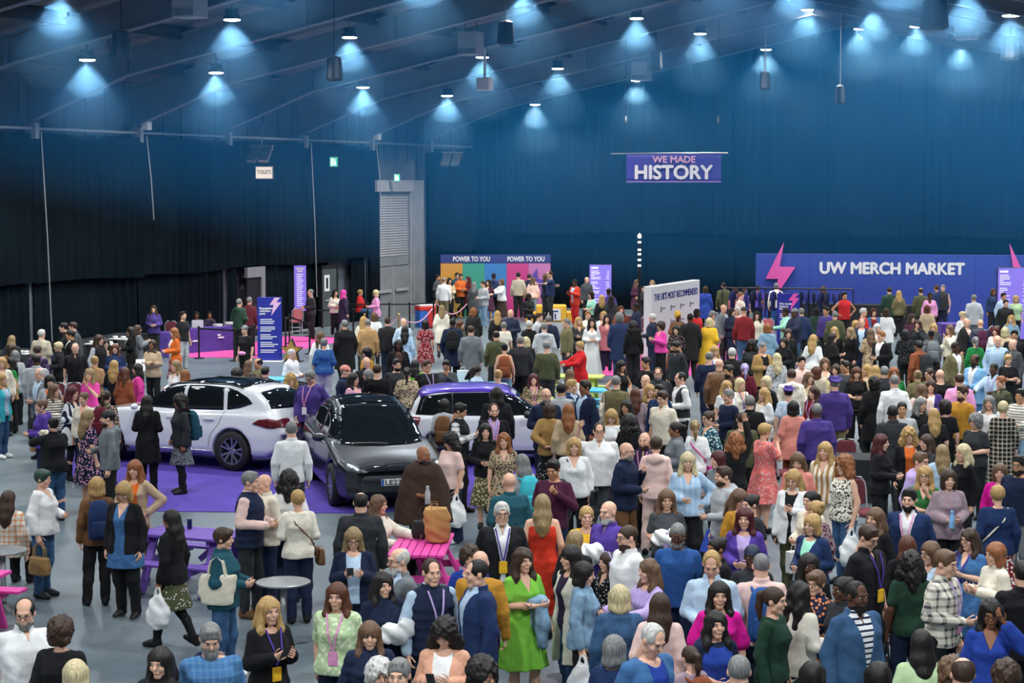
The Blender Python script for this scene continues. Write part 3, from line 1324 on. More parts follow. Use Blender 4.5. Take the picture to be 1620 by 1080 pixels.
# ------------------------------------------------------------------ skeleton
ARM = {   # elbow, wrist for the left side (+x), front is -y, for a 1.70 m figure
    'down': ((.222, .035, 1.12), (.234, -.03, .875)),
    'swing': ((.222, .09, 1.13), (.23, .1, .885)),
    'fwd': ((.22, -.03, 1.12), (.225, -.17, .92)),
    'hold': ((.218, .02, 1.13), (.085, -.245, 1.10)),
    'phone': ((.215, -.02, 1.135), (.10, -.27, 1.22)),
    'fold': ((.22, -.03, 1.14), (-.04, -.23, 1.15)),
    'hip': ((.37, .08, 1.15), (.215, -.05, 1.0)),
    'pocket': ((.285, .07, 1.13), (.215, -.07, .93)),
    'face': ((.235, -.13, 1.17), (.07, -.2, 1.36)),
    'brow': ((.30, -.15, 1.32), (.12, -.2, 1.54)),
    'wave': ((.31, -.08, 1.40), (.27, -.2, 1.63)),
    'reach': ((.25, -.18, 1.2), (.19, -.42, 1.17)),
    'out': ((.34, -.1, 1.22), (.46, -.28, 1.14)),
    'strap': ((.26, -.04, 1.14), (.12, -.19, 1.30)),
    'back': ((.26, .1, 1.14), (.07, .19, 1.02)),
    'table': ((.26, -.14, 1.14), (.12, -.34, 1.08)),
    'hug': ((.27, -.2, 1.3), (.1, -.42, 1.28)),
    'up': ((.22, -.08, 1.62), (.16, -.12, 1.86)),
}
LEG = {   # knee, ankle per side (left, right)
    'stand': (((.095, -.015, .48), (.1, .025, .085)), ((-.095, -.015, .48), (-.1, .025, .085))),
    'easy': (((.12, -.05, .48), (.15, -.03, .085)), ((-.085, -.005, .48), (-.08, .03, .085))),
    'walk': (((.09, -.13, .48), (.085, -.2, .09)), ((-.09, .02, .47), (-.09, .24, .13))),
    'wide': (((.13, -.02, .48), (.18, .02, .085)), ((-.13, -.02, .48), (-.18, .02, .085))),
    'sit': (((.11, -.43, .49), (.11, -.4, .085)), ((-.11, -.43, .49), (-.11, -.4, .085))),
}


def skeleton(sex, fat, legs, la, ra, lean):
    J = {'drop': .38 if legs == 'sit' else 0.0, 'lean': lean}
    drop = J['drop']

    def T(p):
        x, y, z = p
        return np.array([x, y - max(0, z - .95) * lean, z - drop])
    J['T'] = T
    sw = (.168 if sex == 'M' else .144) + (fat - 1) * .06
    J['sw'] = sw
    J['sh'] = {}
    for s, a in ((1, la), (-1, ra)):
        e, w = ARM[a]
        dx = (sw - .155)
        wx = w[0] * s + (dx * s * .6 if w[0] > .15 else 0)
        J['sh'][s] = [T((sw * s, .0, 1.368)), T(((e[0] + dx) * s, e[1], e[2])), T((wx, w[1] - (fat - 1) * .12, w[2]))]
    J['leg'] = {}
    for s, i in ((1, 0), (-1, 1)):
        k, a = LEG[legs][i]
        J['leg'][s] = [np.array([.088 * s, -.02 if drop else 0.0, .885 - drop]), np.array(k), np.array(a)]
    J['neck'] = T((0, .012, 1.44))
    J['head'] = T((0, -.012, 1.585))
    J['head'][1] -= lean * .03
    return J


def torso_rows(J, sex, fat, ease=0.0, z0=None, z1=1.46, loose=0.0):
    if sex == 'M':
        R = [(.84, .148, .11, 0), (.95, .157, .116, 0), (1.06, .147, .112, -.004), (1.2, .157, .117, -.004), (1.31, .166, .118, -.004), (1.38, .148, .092, .006), (1.43, .092, .07, .012), (1.47, .06, .06, .014)]
    else:
        R = [(.84, .155, .12, .008), (.93, .165, .126, .008), (1.06, .128, .098, -.002), (1.17, .135, .11, -.008), (1.25, .142, .13, -.018), (1.33, .138, .102, -.004), (1.38, .12, .08, .006), (1.43, .08, .062, .012), (1.47, .052, .052, .014)]
    out = []
    for z, a, b, cy in R:
        if z > z1 + .001:
            continue
        g = fat if z < 1.36 else 1 + (fat - 1) * .4
        if z < 1.25 and fat > 1.02:
            cy2 = cy - (fat - 1) * .1
        else:
            cy2 = cy
        a2, b2 = a * g + ease, b * g ** 1.25 + ease
        if loose and z < 1.2:
            a2 = max(a2, a2 + loose * (1.2 - z) / .3)
            b2 = b2 + loose * (1.2 - z) / .3
        p = J['T']((0, cy2, z))
        out.append((p[2], a2, b2, 0.0, p[1]))
    return out


def front_y(rows, z):
    R = np.asarray(rows)
    R = R[np.argsort(R[:, 0])]
    return np.interp(z, R[:, 0], R[:, 4]) - np.interp(z, R[:, 0], R[:, 2])


def bounds(J, pad=.16, z0=0.0, z1=None, fat=1.0):
    P = [p for s in (1, -1) for p in J['sh'][s]] + [p for s in (1, -1) for p in J['leg'][s]] + [J['neck']]
    P = np.array(P)
    lo, hi = P.min(0) - pad, P.max(0) + pad
    w = .24 * fat
    lo[0], hi[0] = min(lo[0], -w), max(hi[0], w)
    lo[1], hi[1] = min(lo[1], -.22 * fat), max(hi[1], .2 * fat)
    lo[2] = z0
    if z1:
        hi[2] = z1
    return lo, hi


_mesh_cache = {}


def body_mesh(spec, hb, hh, yaw, pitch):
    key = ('body', spec, hb, hh, yaw, pitch)
    if key in _mesh_cache:
        return _mesh_cache[key]
    sex, fat, legs, la, ra, lean = spec
    J = skeleton(*spec)
    lo, hi = bounds(J, .1, .0, fat=fat)
    f = Field(lo, hi, hb)
    lf = 1 + (fat - 1) * .8
    for s in (1, -1):
        h_, k_, a_ = J['leg'][s]
        mid = k_ * .62 + a_ * .38 + np.array([0, .018, 0])
        f.chain([h_, k_, mid, a_, a_ - np.array([0, .01, .05])], [.088 * lf, .056 * lf, .054 * lf, .036, .038], .03)
    f.stack(torso_rows(J, sex, fat, 0), .03)
    for s in (1, -1):
        sh, e, w = J['sh'][s]
        f.cone(J['T']((.06 * s, .01, 1.395)), sh, .045, .052 if sex == 'M' else .045, .03)
        d = (w - e) / np.linalg.norm(w - e)
        f.chain([sh, e, e * .6 + w * .4, w + d * .0], [(.05 if sex == 'M' else .044) * lf, .04 * lf, .039, .026], .01)
    nk = J['neck']
    f.cone(nk, J['head'] + np.array([0, .03, -.1]), .056 if sex == 'M' else .047, .05 if sex == 'M' else .043, .02)
    V, Q = f.quads()
    mi = np.zeros(len(Q), int)
    hv, hq, hm_ = head_template(sex, hh)
    R = np.array(Euler((pitch, 0, yaw)).to_matrix())
    hv = hv @ R.T + J['head']
    Vs, Qs, Ms = [V, hv], [Q, hq + len(V)], [mi, hm_]
    n = len(V) + len(hv)
    for s, nm in ((1, la), (-1, ra)):
        sh, e, w = J['sh'][s]
        tv, tq = hand_template(s, 1.0 if nm in ('hold', 'phone', 'fold', 'strap', 'table') else .55)
        R2 = rot_to(w - e)
        tv = tv @ R2.T + w
        Vs.append(tv)
        Qs.append(tq + n)
        Ms.append(np.zeros(len(tq), int))
        n += len(tv)
    me = quick_mesh('body', np.concatenate(Vs), np.concatenate(Qs), BODY_MATS, np.concatenate(Ms))
    _mesh_cache[key] = me
    return me


# garment: (ease, hem height, sleeve, neck, extras)
TOPS = {
    'tee': (.018, .86, .4, 'crew', ''),
    'tank': (.02, .86, 0, 'scoop', ''),
    'strapless': (.018, .86, 0, 'bare', ''),
    'shirt': (.022, .84, 1, 'collar', 'button'),
    'polo': (.02, .86, .42, 'collar', 'button'),
    'blouse': (.024, .86, .95, 'vee', 'loose'),
    'puff': (.024, .87, .5, 'crew', 'loose puff'),
    'cape': (.022, .9, .55, 'vee', 'bell'),
    'knit': (.027, .83, 1, 'crew', 'loose'),
    'jumper': (.023, .85, 1, 'crew', ''),
    'turtle': (.024, .85, 1, 'turtle', ''),
    'hoodie': (.027, .83, 1, 'crew', 'hood'),
    'jacket': (.03, .82, 1, 'collar', 'zip'),
    'puffer': (.04, .83, 1, 'collar', 'zip quilt'),
    'gilet': (.03, .83, .0, 'collar', 'zip quilt'),
    'waistcoat': (.026, .88, .0, 'vee', 'open'),
    'blazer': (.03, .76, 1, 'collar', 'open'),
    'cardigan': (.028, .74, 1, 'vee', 'wide'),
    'coat': (.034, .52, 1, 'collar', 'zip'),
    'opencoat': (.036, .5, 1, 'collar', 'wide'),
    'tunic': (.028, .66, .8, 'vee', 'loose'),
    'pinafore': (.017, .64, 0, 'vee', ''),
    'dress': (.018, .48, .42, 'vee', 'skirt'),
    'slip': (.014, .3, 0, 'bare', 'slim'),
    'mididress': (.02, .3, .9, 'crew', 'skirt'),
    'maxi': (.02, .1, .9, 'vee', 'skirt'),
    'robe': (.05, .06, 1, 'crew', 'skirt wide_sleeve'),
    'poncho': (.05, .72, 0, 'crew', 'poncho'),
}
GARMENT_NAME = {'tee': 'tee_shirt', 'tank': 'sleeveless_top', 'strapless': 'strapless_top', 'puff': 'puff_sleeve_blouse', 'cape': 'flared_sleeve_blouse', 'knit': 'jumper', 'turtle': 'roll_neck_jumper', 'opencoat': 'coat', 'puffer': 'quilted_jacket', 'slip': 'dress', 'mididress': 'dress', 'maxi': 'dress', 'polo': 'polo_shirt'}


def garment_mesh(kind, spec, h, mat, inner=False, seed=0):
    key = ('top', kind, spec, h, mat.name, inner, seed % 3)
    if key in _mesh_cache:
        return _mesh_cache[key]
    sex, fat, legs, la, ra, lean = spec
    ease, hem, slv, neck, ex = TOPS[kind]
    ex = ex.split()
    J = skeleton(*spec)
    T = J['T']
    sit = legs == 'sit'
    if sit:
        hem = max(hem, .80)
    zh = hem - J['drop']
    lo, hi = bounds(J, .14, max(0, zh - .06), fat=fat)
    if 'skirt' in ex or 'poncho' in ex:
        lo[0], hi[0] = min(lo[0], -.52), max(hi[0], .52)
        lo[1], hi[1] = min(lo[1], -.42), max(hi[1], .42)
    f = Field(lo, hi, h)
    lf = 1 + (fat - 1) * .8
    rows = torso_rows(J, sex, fat, ease, loose=.02 if 'loose' in ex else 0)
    low = rows[0]
    if hem < .86:
        a, b = low[1], low[2]
        fl = .0
        if 'skirt' in ex:
            L = .93 - hem
            fl = .045 + .09 * L
        elif 'slim' in ex:
            fl = .0
        elif hem < .7:
            fl = .03
        rows = [r for r in rows if r[0] > .9 - J['drop']] + [(zh, max(r[1] for r in rows if r[0] < 1.0 - J['drop']) + fl, max(r[2] for r in rows if r[0] < 1.0 - J['drop']) + fl, 0, low[4])]
    if 'poncho' in ex:
        rows = [(zh, .37, .28, 0, 0), (.95, .36, .26, 0, 0), (1.2, .30, .2, 0, 0), (1.36, .2, .14, 0, 0), (1.43, .11, .1, 0, 0), (1.5, .075, .075, 0, 0)]
    f.stack(rows, .03, wave=(.07, 9, seed, .95) if ('skirt' in ex or 'poncho' in ex) and not sit else None)
    for s in (1, -1):
        sh, e, w = J['sh'][s]
        if 'poncho' in ex:
            f.cone(T((.1 * s, 0, 1.33)), e * .7 + w * .3, .16, .1, .08)
            continue
        if neck != 'bare':
            f.cone(T((.07 * s, .01, 1.39)), sh if slv else sh * .8 + T((.07 * s, .01, 1.39)) * .2, .038 + ease * .7, .04 + ease * .6 + (.008 if sex == 'M' else 0), .03)
        r0, r1, r2 = .046 * lf + ease * .75, .042 * lf + ease * .85, .03 + ease * (.8 if slv >= 1 else .6)
        if 'wide_sleeve' in ex:
            r2 = .1
        if 'bell' in ex:
            r1 = .1
        if 'puff' in ex:
            r0, r1 = .075, .06
        if 'quilt' in ex and slv:
            r0, r1, r2 = r0 + .01, r1 + .012, r2 + .008
        if 'loose' in ex and slv > .6:
            r1, r2 = r1 + .012, r2 + .012
        if slv <= 0:
            continue
        if slv <= .6:
            t = slv / .6
            q = sh + (e - sh) * t
            f.cone(sh, q, r0, r0 + (r1 - r0) * t + (.006 if slv < .5 else 0), .03)
        else:
            t = (slv - .6) / .4 if slv < 1 else 1
            q = e + (w - e) * t * .97
            f.chain([sh, e, q], [r0, r1, r1 + (r2 - r1) * t], .008)
    X, Y, Z = f.ax[0][:, None, None], f.ax[1][None, :, None], f.ax[2][None, None, :]
    nk = J['neck']
    if 'hood' in ex:
        c = T((0, .1, 1.4))
        f.ell(c, (.12, .075, .075), .03)
        f.cone(T((-.08, -.03, 1.41)), T((0, .1, 1.43)), .04, .05, .03)
        f.cone(T((.08, -.03, 1.41)), T((0, .1, 1.43)), .04, .05, .03)
    if neck in ('collar', 'turtle'):
        p0 = T((0, .012, 1.40))
        p1 = T((0, .012, 1.485 if neck == 'collar' else 1.50))
        f.cone(p0, p1, .075 + ease * .5, .062 + ease * .6, .02)
        f.above(p1[2] + .0)
        c = T((0, .01, 1.53))
        f.cut_ell(c, (.06 + ease * .4, .065 + ease * .4, .07), 0)
    if 'quilt' in ex:
        f.D += .007 * np.abs(np.sin(Z * math.pi / .085)) - .004 + 0 * X + 0 * Y
    f.ripple(.0045 if 'quilt' not in ex else .002, seed % 3 + (7 if sex == 'M' else 0))
    if neck in ('crew', 'scoop', 'vee', 'bare'):
        c = T((0, -.01, 1.52))
        rr = {'crew': (.085, .085, .1), 'scoop': (.1, .11, .17), 'vee': (.08, .085, .11), 'bare': (.4, .4, .19)}[neck]
        f.cut_ell(c, rr, .01)
    ylim = T((0, -.03, 1.2))[1]
    if (neck == 'vee' or (neck == 'collar' and 'button' in ex)) and 'open' not in ex and 'wide' not in ex:
        zb = (1.27 if neck == 'vee' else 1.36) - J['drop']
        w = np.clip((Z - zb) / .17, 0, 1) * (.075 if neck == 'vee' else .045)
        f.cut(np.maximum(np.abs(X) - w, Y - ylim) + np.where(Z < zb, 1, 0), k=.004)
    if 'open' in ex or 'wide' in ex:
        if 'open' in ex:
            zb = 1.03 - J['drop']
            w = np.where(Z > zb, .012 + (Z - zb) * .19, .012 + (zb - Z) * .16)
        else:
            zb = 1.0 - J['drop']
            w = .062 + np.abs(Z - zb) * .05
        f.cut(np.maximum(np.abs(X) - w, Y - ylim), k=.006)
    elif 'zip' in ex or 'button' in ex:
        # shallow placket line down the front
        f.D += np.where((np.abs(X) < .009) & (Y < ylim), .004, 0)
    f.below(zh)
    V, Q = f.quads()
    me = quick_mesh(GARMENT_NAME.get(kind, kind), V, Q, [mat])
    _mesh_cache[key] = me
    return me


def bottoms_mesh(kind, spec, h, mat):
    key = ('bot', kind, spec, h, mat.name)
    if key in _mesh_cache:
        return _mesh_cache[key]
    sex, fat, legs, la, ra, lean = spec
    J = skeleton(*spec)
    sit = legs == 'sit'
    lo, hi = bounds(J, .12, .0, 1.1 - J['drop'], fat)
    if 'skirt' in kind:
        lo[0], hi[0] = -.45, .45
        lo[1], hi[1] = min(lo[1], -.4), .4
    f = Field(lo, hi, h)
    lf = 1 + (fat - 1) * .8
    up = torso_rows(J, sex, fat, .006, z1=1.06)
    if 'skirt' in kind and not sit:
        hem = {'skirt': .5, 'lskirt': .22, 'mskirt': .38}[kind]
        fl = .03 + .10 * (.9 - hem)
        base = max(up, key=lambda r: r[1])
        f.stack(up + [(hem, base[1] + fl, base[2] + fl, 0, base[4])], .03, wave=(.06, 10, 1, .9))
        f.below(hem)
    else:
        f.stack(up, .03)
        kr, ar = {'trou': (.078, .064), 'jeans': (.073, .056), 'wide': (.095, .11), 'legg': (.066, .05), 'shorts': (.085, .085)}.get(kind, (.085, .08))
        zc = .06
        for s in (1, -1):
            h_, k_, a_ = J['leg'][s]
            mid = k_ * .62 + a_ * .38 + np.array([0, .018, 0])
            if kind == 'shorts' or 'skirt' in kind:
                f.chain([h_, h_ * .2 + k_ * .8], [.1 * lf, kr * lf], .02)
            else:
                f.chain([h_, k_, mid, a_ + np.array([0, .0, -.01])], [.098 * lf, kr * lf, (kr + ar) / 2, ar], .018)
        f.ripple(.004, 3, (6, 6, 9))
        f.below(.035 if kind == 'wide' else .055)
    f.above(1.0 - J['drop'])
    V, Q = f.quads()
    nm = {'trou': 'trousers', 'wide': 'trousers', 'legg': 'leggings', 'lskirt': 'skirt', 'mskirt': 'skirt'}.get(kind, kind)
    me = quick_mesh(nm, V, Q, [mat])
    _mesh_cache[key] = me
    return me
# ------------------------------------------------------------------ palette (names are the words used in labels)
PAL = {
    'black': '17181b', 'jet': '101114', 'charcoal': '2b2d31', 'grey': '70757a', 'light_grey': 'a9adb0', 'dark_grey': '43474b', 'white': 'e6e7e6', 'cream': 'ddd4c0',
    'ivory': 'e3dccb', 'beige': 'b9a283', 'tan': 'b08a5e', 'camel': 'a5824f', 'khaki': '6f6849', 'olive': '4c4f34', 'brown': '6b4a2e', 'dark_brown': '3d2c22', 'rust': '874a2e',
    'navy': '17223d', 'dark_blue': '1b2f57', 'blue': '27508c', 'mid_blue': '3e6a9a', 'denim_blue': '36567a', 'light_denim': '7d9db5', 'pale_blue': 'b4cbe0', 'sky_blue': '7fb0dc', 'royal_blue': '24419a', 'teal': '1e4f5c',
    'turquoise': '3fb6c4', 'mint': '9fe0c4', 'green': '1f7a3d', 'dark_green': '1d3b2c', 'lime_green': '7bc043', 'pale_green': 'b5cf9f', 'purple': '46357c', 'bright_purple': '523a94', 'dark_purple': '2e2140',
    'lilac': 'b9a3d6', 'mauve': '9c8790', 'pink': 'e59ac8', 'hot_pink': 'e0479f', 'magenta': 'd0128f', 'dusty_pink': 'cf9fa2', 'pale_pink': 'e8c6bd', 'salmon': 'd98a7c', 'coral': 'e0706a', 'peach': 'd6a084',
    'red': 'c41f24', 'scarlet': 'c9351f', 'dark_red': '7a1620', 'burgundy': '5a1626', 'plum': '4a1d38', 'orange': 'd8692a', 'mustard': 'b5822c', 'yellow': 'e8b52b', 'pale_yellow': 'e8dca0', 'gold': 'c9a13a',
    'silver': 'b9bcc0', 'blonde': 'b08e58', 'platinum': 'c6b78e', 'ash_blonde': '8c7652', 'light_brown': '634a35', 'brunette': '3b281c', 'dark_hair': '17120f', 'auburn': '56301d', 'ginger': '8c5630', 'red_hair': '481517',
    'grey_hair': '777775', 'white_hair': 'c2c0ba', 'lilac_hair': 'a99bd0', 'stone': 'b5ab98', 'rose': 'b86a72', 'sand': 'c8b493', 'green_hair': '24423a', 'pink_hair': 'd83a8c',
}
RGB = {k: lin(v) for k, v in PAL.items()}
SKINS = {'p': lin('ecc5ae'), 'l': lin('e0b096'), 't': lin('c6936f'), 'm': lin('986548'), 'd': lin('573828')}
HAIRWORD = {'dark_hair': 'dark', 'red_hair': 'dark red', 'grey_hair': 'grey', 'white_hair': 'white', 'lilac_hair': 'lilac', 'green_hair': 'dark green', 'pink_hair': 'pink'}
STYLEWORD = {'short': 'short %s hair', 'quiff': 'swept-up %s hair', 'buzz': 'cropped %s hair', 'ring': 'balding %s hair', 'thin': 'receding %s hair', 'pixie': 'short %s hair', 'bob': '%s bob', 'bobfringe': '%s fringed bob',
             'long': 'long %s hair', 'longw': 'long wavy %s hair', 'longfringe': 'long fringed %s hair', 'longx': 'very long %s hair', 'back': 'long %s hair', 'pony': '%s ponytail', 'bun': '%s bun', 'curly': 'curly %s hair', 'curlylong': 'long curly %s hair',
             'afro': 'big curly %s hair', 'scarf': '%s headscarf', 'hijab': '%s headscarf', 'wrap': '%s head wrap', 'cap': '%s cap', 'hat': '%s hat', 'bald': 'bald head'}
TOPWORD = {'tee': 'tee', 'tank': 'sleeveless top', 'strapless': 'strapless top', 'puff': 'puff-sleeved blouse', 'cape': 'flared-sleeve blouse', 'knit': 'jumper', 'turtle': 'roll-neck', 'opencoat': 'open coat', 'puffer': 'quilted jacket',
           'polo': 'polo shirt', 'slip': 'slip dress', 'mididress': 'long-sleeved dress', 'maxi': 'maxi dress'}
BOTWORD = {'trou': 'trousers', 'jeans': 'jeans', 'wide': 'wide trousers', 'legg': 'leggings', 'skirt': 'skirt', 'lskirt': 'long skirt', 'mskirt': 'midi skirt', 'shorts': 'shorts'}
PATWORD = {'stripe': 'striped', 'vstripe': 'striped', 'plaid': 'checked', 'check': 'checked', 'floral': 'floral', 'leopard': 'animal-print', 'dots': 'spotted'}
DRESSES = ('dress', 'slip', 'mididress', 'maxi', 'robe')

HEIGHTS = None
PEOPLE = []      # records for labelling


def lod(y):
    if y < 25:
        return .02, .0095, .012
    if y < 31:
        return .024, .0115, .014
    if y < 42:
        return .03, .0145, .018
    if y < 56:
        return .037, .019, .023
    return .045, .024, .028


def parse_person(line):
    line, _, note = line.partition(';')
    w = line.split()
    r = dict(px=float(w[0]), py=float(w[1]), face=float(w[2]), sex=w[3][0], skin=w[3][1], note=note.strip())
    r['hair'], r['haircol'] = (w[4].split(':') + [''])[:2]
    r['top'], r['topcol'] = w[5].split(':')
    r['bot'], r['botcol'] = (w[6].split(':') + ['black'])[:2]
    arms = w[7].split('/') if len(w) > 7 else ['down']
    r['la'], r['ra'] = (arms * 2)[:2]
    for o in w[8:]:
        k, _, v = o.partition('=')
        r[k] = v if v else True
    return r


def col_of(name):
    return RGB[name] if name in RGB else lin(name)


def make_person(line, idx):
    r = parse_person(line)
    rs = random.Random(idx * 7 + 3)
    sex = r['sex']
    hgt = float(HEIGHTS[idx]) if HEIGHTS is not None else float(r['h']) if 'h' in r else (1.765 if sex == 'M' else 1.645) + rs.uniform(-.035, .035)
    s = hgt / 1.70
    fat = float(r.get('fat', 1.04 if sex == 'M' else 1.0))
    legs = r.get('legs', 'easy' if idx % 3 else 'stand')
    lean = float(r.get('lean', 0.03 if sex == 'M' else .01))
    spec = (sex, fat, legs, r['la'], r['ra'], lean)
    J = skeleton(*spec)
    base = float(r.get('base', 0))
    hz_ = J['head'][2] * s + base
    p = at(r['px'], r['py'], hz_)
    # head sits a little in front of the base along the facing direction
    a = math.radians(r['face'])
    off = Matrix.Rotation(a, 3, 'Z') @ Vector((J['head'][0] * s, J['head'][1] * s, 0))
    loc = Vector((p.x - off.x, p.y - off.y, base))
    hb, hh, hg = lod(loc.y)
    root = empty('person', loc, a)
    root.scale = (s, s, s)
    yaw = math.radians(float(r.get('hy', 0)))
    pit = math.radians(float(r.get('hp', 4)))
    # front is -y: looking down is a positive turn about x
    body = put('body', body_mesh(spec, hb, hh, round(yaw, 2), round(pit, 2)), root, color=SKINS[r['skin']])
    # ---- clothes
    kind = r['top']
    tc = col_of(r['topcol'])
    mt = KNIT if kind in ('knit', 'jumper', 'turtle', 'cardigan') else CLOTH
    if r.get('mat') == 'denim':
        mt = DENIM
    elif r.get('mat') == 'leather':
        mt = LEATHER
    if 'pat' in r:
        k, c2 = r['pat'].split(':')
        mt = patmat(k, PAL.get(c2, c2))
    seed = idx
    inner = r.get('inner')
    ex = TOPS[kind][4].split()
    if inner or 'open' in ex or 'wide' in ex or kind in ('gilet', 'waistcoat'):
        ic = col_of(inner or 'white')
        ik = 'shirt' if kind in ('gilet', 'waistcoat') or (kind in ('blazer',) and sex == 'M') else 'tank'
        if kind in ('blazer', 'jacket', 'coat') and sex == 'M':
            ik = 'polo'
        ik = r.get('ik', ik)
        im = DENIM if ik == 'pinafore' else CLOTH
        if 'ipat' in r:
            k, c2 = r['ipat'].split(':')
            im = patmat(k, PAL.get(c2, c2))
        put('shirt', garment_mesh(ik, spec, hg * 1.15, im, True, seed), root, color=ic)
    gname = GARMENT_NAME.get(kind, kind)
    put(gname, garment_mesh(kind, spec, hg, mt, False, seed), root, color=tc)
    if kind not in DRESSES:
        bk = r['bot']
        bm = DENIM if bk == 'jeans' else CLOTH
        if 'bpat' in r:
            k, c2 = r['bpat'].split(':')
            bm = patmat(k, PAL.get(c2, c2))
        bme = bottoms_mesh(bk, spec, hg * 1.15, bm)
        put(bme.name.split('.')[0], bme, root, color=col_of(r['botcol']))
    if 'tights' in r:
        put('tights', bottoms_mesh('legg', spec, hg * 1.15, CLOTH), root, color=col_of('black'))
    # ---- shoes
    sk, _, scol = r.get('shoes', 'shoe:black').partition(':')
    sm = shoe_mesh(sk)
    for sd in (1, -1):
        an = J['leg'][sd][2]
        so = put('shoe', sm, root, loc=(an[0], an[1] - .01, max(0, an[2] - .085)), color=col_of(scol or 'black'))
        so.rotation_euler = ((-.35 if an[1] > .2 and legs == 'walk' else 0), 0, .12 * sd)
    # ---- hair, beard, glasses
    hrot = Euler((pit, 0, yaw))
    if r['hair'] != 'bald':
        hcol = col_of(r['haircol'])
        nm = {'cap': 'cap', 'hat': 'hat', 'scarf': 'headscarf', 'hijab': 'headscarf', 'wrap': 'head_wrap'}.get(r['hair'], 'hair')
        if r['hair'] in ('cap', 'hat'):
            put('hair', hair_mesh('buzz', hh), root, loc=J['head'], rot=hrot, color=RGB[r.get('under', 'dark_hair')])
        put(nm, hair_mesh(r['hair'], max(.011, hh * .95)), root, loc=J['head'], rot=hrot, color=hcol)
    if 'beard' in r:
        bk, _, bc = r['beard'].partition(':')
        put('beard', beard_mesh(bk, hh), root, loc=J['head'], rot=hrot, color=RGB[bc or r['haircol'] or 'brunette'])
    if 'gl' in r:
        put('glasses', glasses_mesh(), root, loc=J['head'], rot=hrot)
    # ---- lanyard with badge
    if 'lan' in r:
        lc, _, bc = r['lan'].partition(':')
        ease = TOPS[kind][0] + .016 if 'open' not in ex and 'wide' not in ex else .034
        rows = torso_rows(J, sex, fat, ease)
        g = MB()
        zs = [1.44, 1.36, 1.27, 1.18, 1.11]
        for sd in (1, -1):
            pts = []
            for z in zs:
                t = (1.44 - z) / .33
                q = J['T']((.07 * (1 - t) * sd + .006 * sd, 0, z))
                pts.append(Vector((q[0], front_y(rows, q[2]) - .004, q[2])))
            for i in range(len(pts) - 1):
                g.bar(pts[i], pts[i + 1], .016, .006, up=(0, 1, 0))
        lo = g.build('lanyard', CLOTH, root, color=col_of(lc))
        zb = J['T']((0, 0, 1.04))[2]
        yb = min(front_y(rows, zb), front_y(rows, J['T']((0, 0, 1.11))[2])) - .008
        put('badge', BADGE, lo, loc=(0, yb, zb), color=col_of(bc or 'pink'))
    if 'bum' in r:
        f = Field((-.2, -.08, -.1), (.2, .08, .1), .018)
        f.ell((0, 0, 0), (.13, .045, .055), 0)
        V, Q = f.quads()
        yb = front_y(torso_rows(J, sex, fat, .03), 1.0)
        put('bum_bag', quick_mesh('bum_bag', V, Q, [CLOTH]), root, loc=(0, yb - .01, .99), color=col_of(r['bum']))
    if 'phones' in r:
        g = MB()
        g.tube([(.1 * math.cos(t), .01, .03 + .105 * math.sin(t)) for t in np.linspace(0, math.pi, 11)], .013, 6)
        for sd in (1, -1):
            g.lathe([(.036, -.02), (.042, .0), (.036, .02)], 12, axis='x', c=(sd * .1, .005, -.005))
        g.build('headphones', CLOTH, root, loc=J['head'], rot=hrot, color=col_of(r['phones']))
    root['_p'] = idx
    M = Matrix.Translation(loc) @ Matrix.Rotation(a, 4, 'Z') @ Matrix.Scale(s, 4)
    r.update(root=root, J=J, M=M, a=a, s=s, loc=loc, spec=spec)
    PEOPLE.append(r)
    return r


BADGE = MB().bevbox(-.045, .045, -.004, .004, -.07, .06, .006).box(-.03, .03, -.0055, -.004, -.05, .03).mesh('badge', CLOTH)
# ------------------------------------------------------------------ things people hold or wear
_item_cache = {}
PLASTIC = oc_mat('thin_plastic', .35, .6, 9, .05, spec=.5)
SCREENG = pmat('phone_screen', (.25, .28, .33), .1, emit=.15)
PAPER = oc_mat('paper', .8, .25, 8, .06)


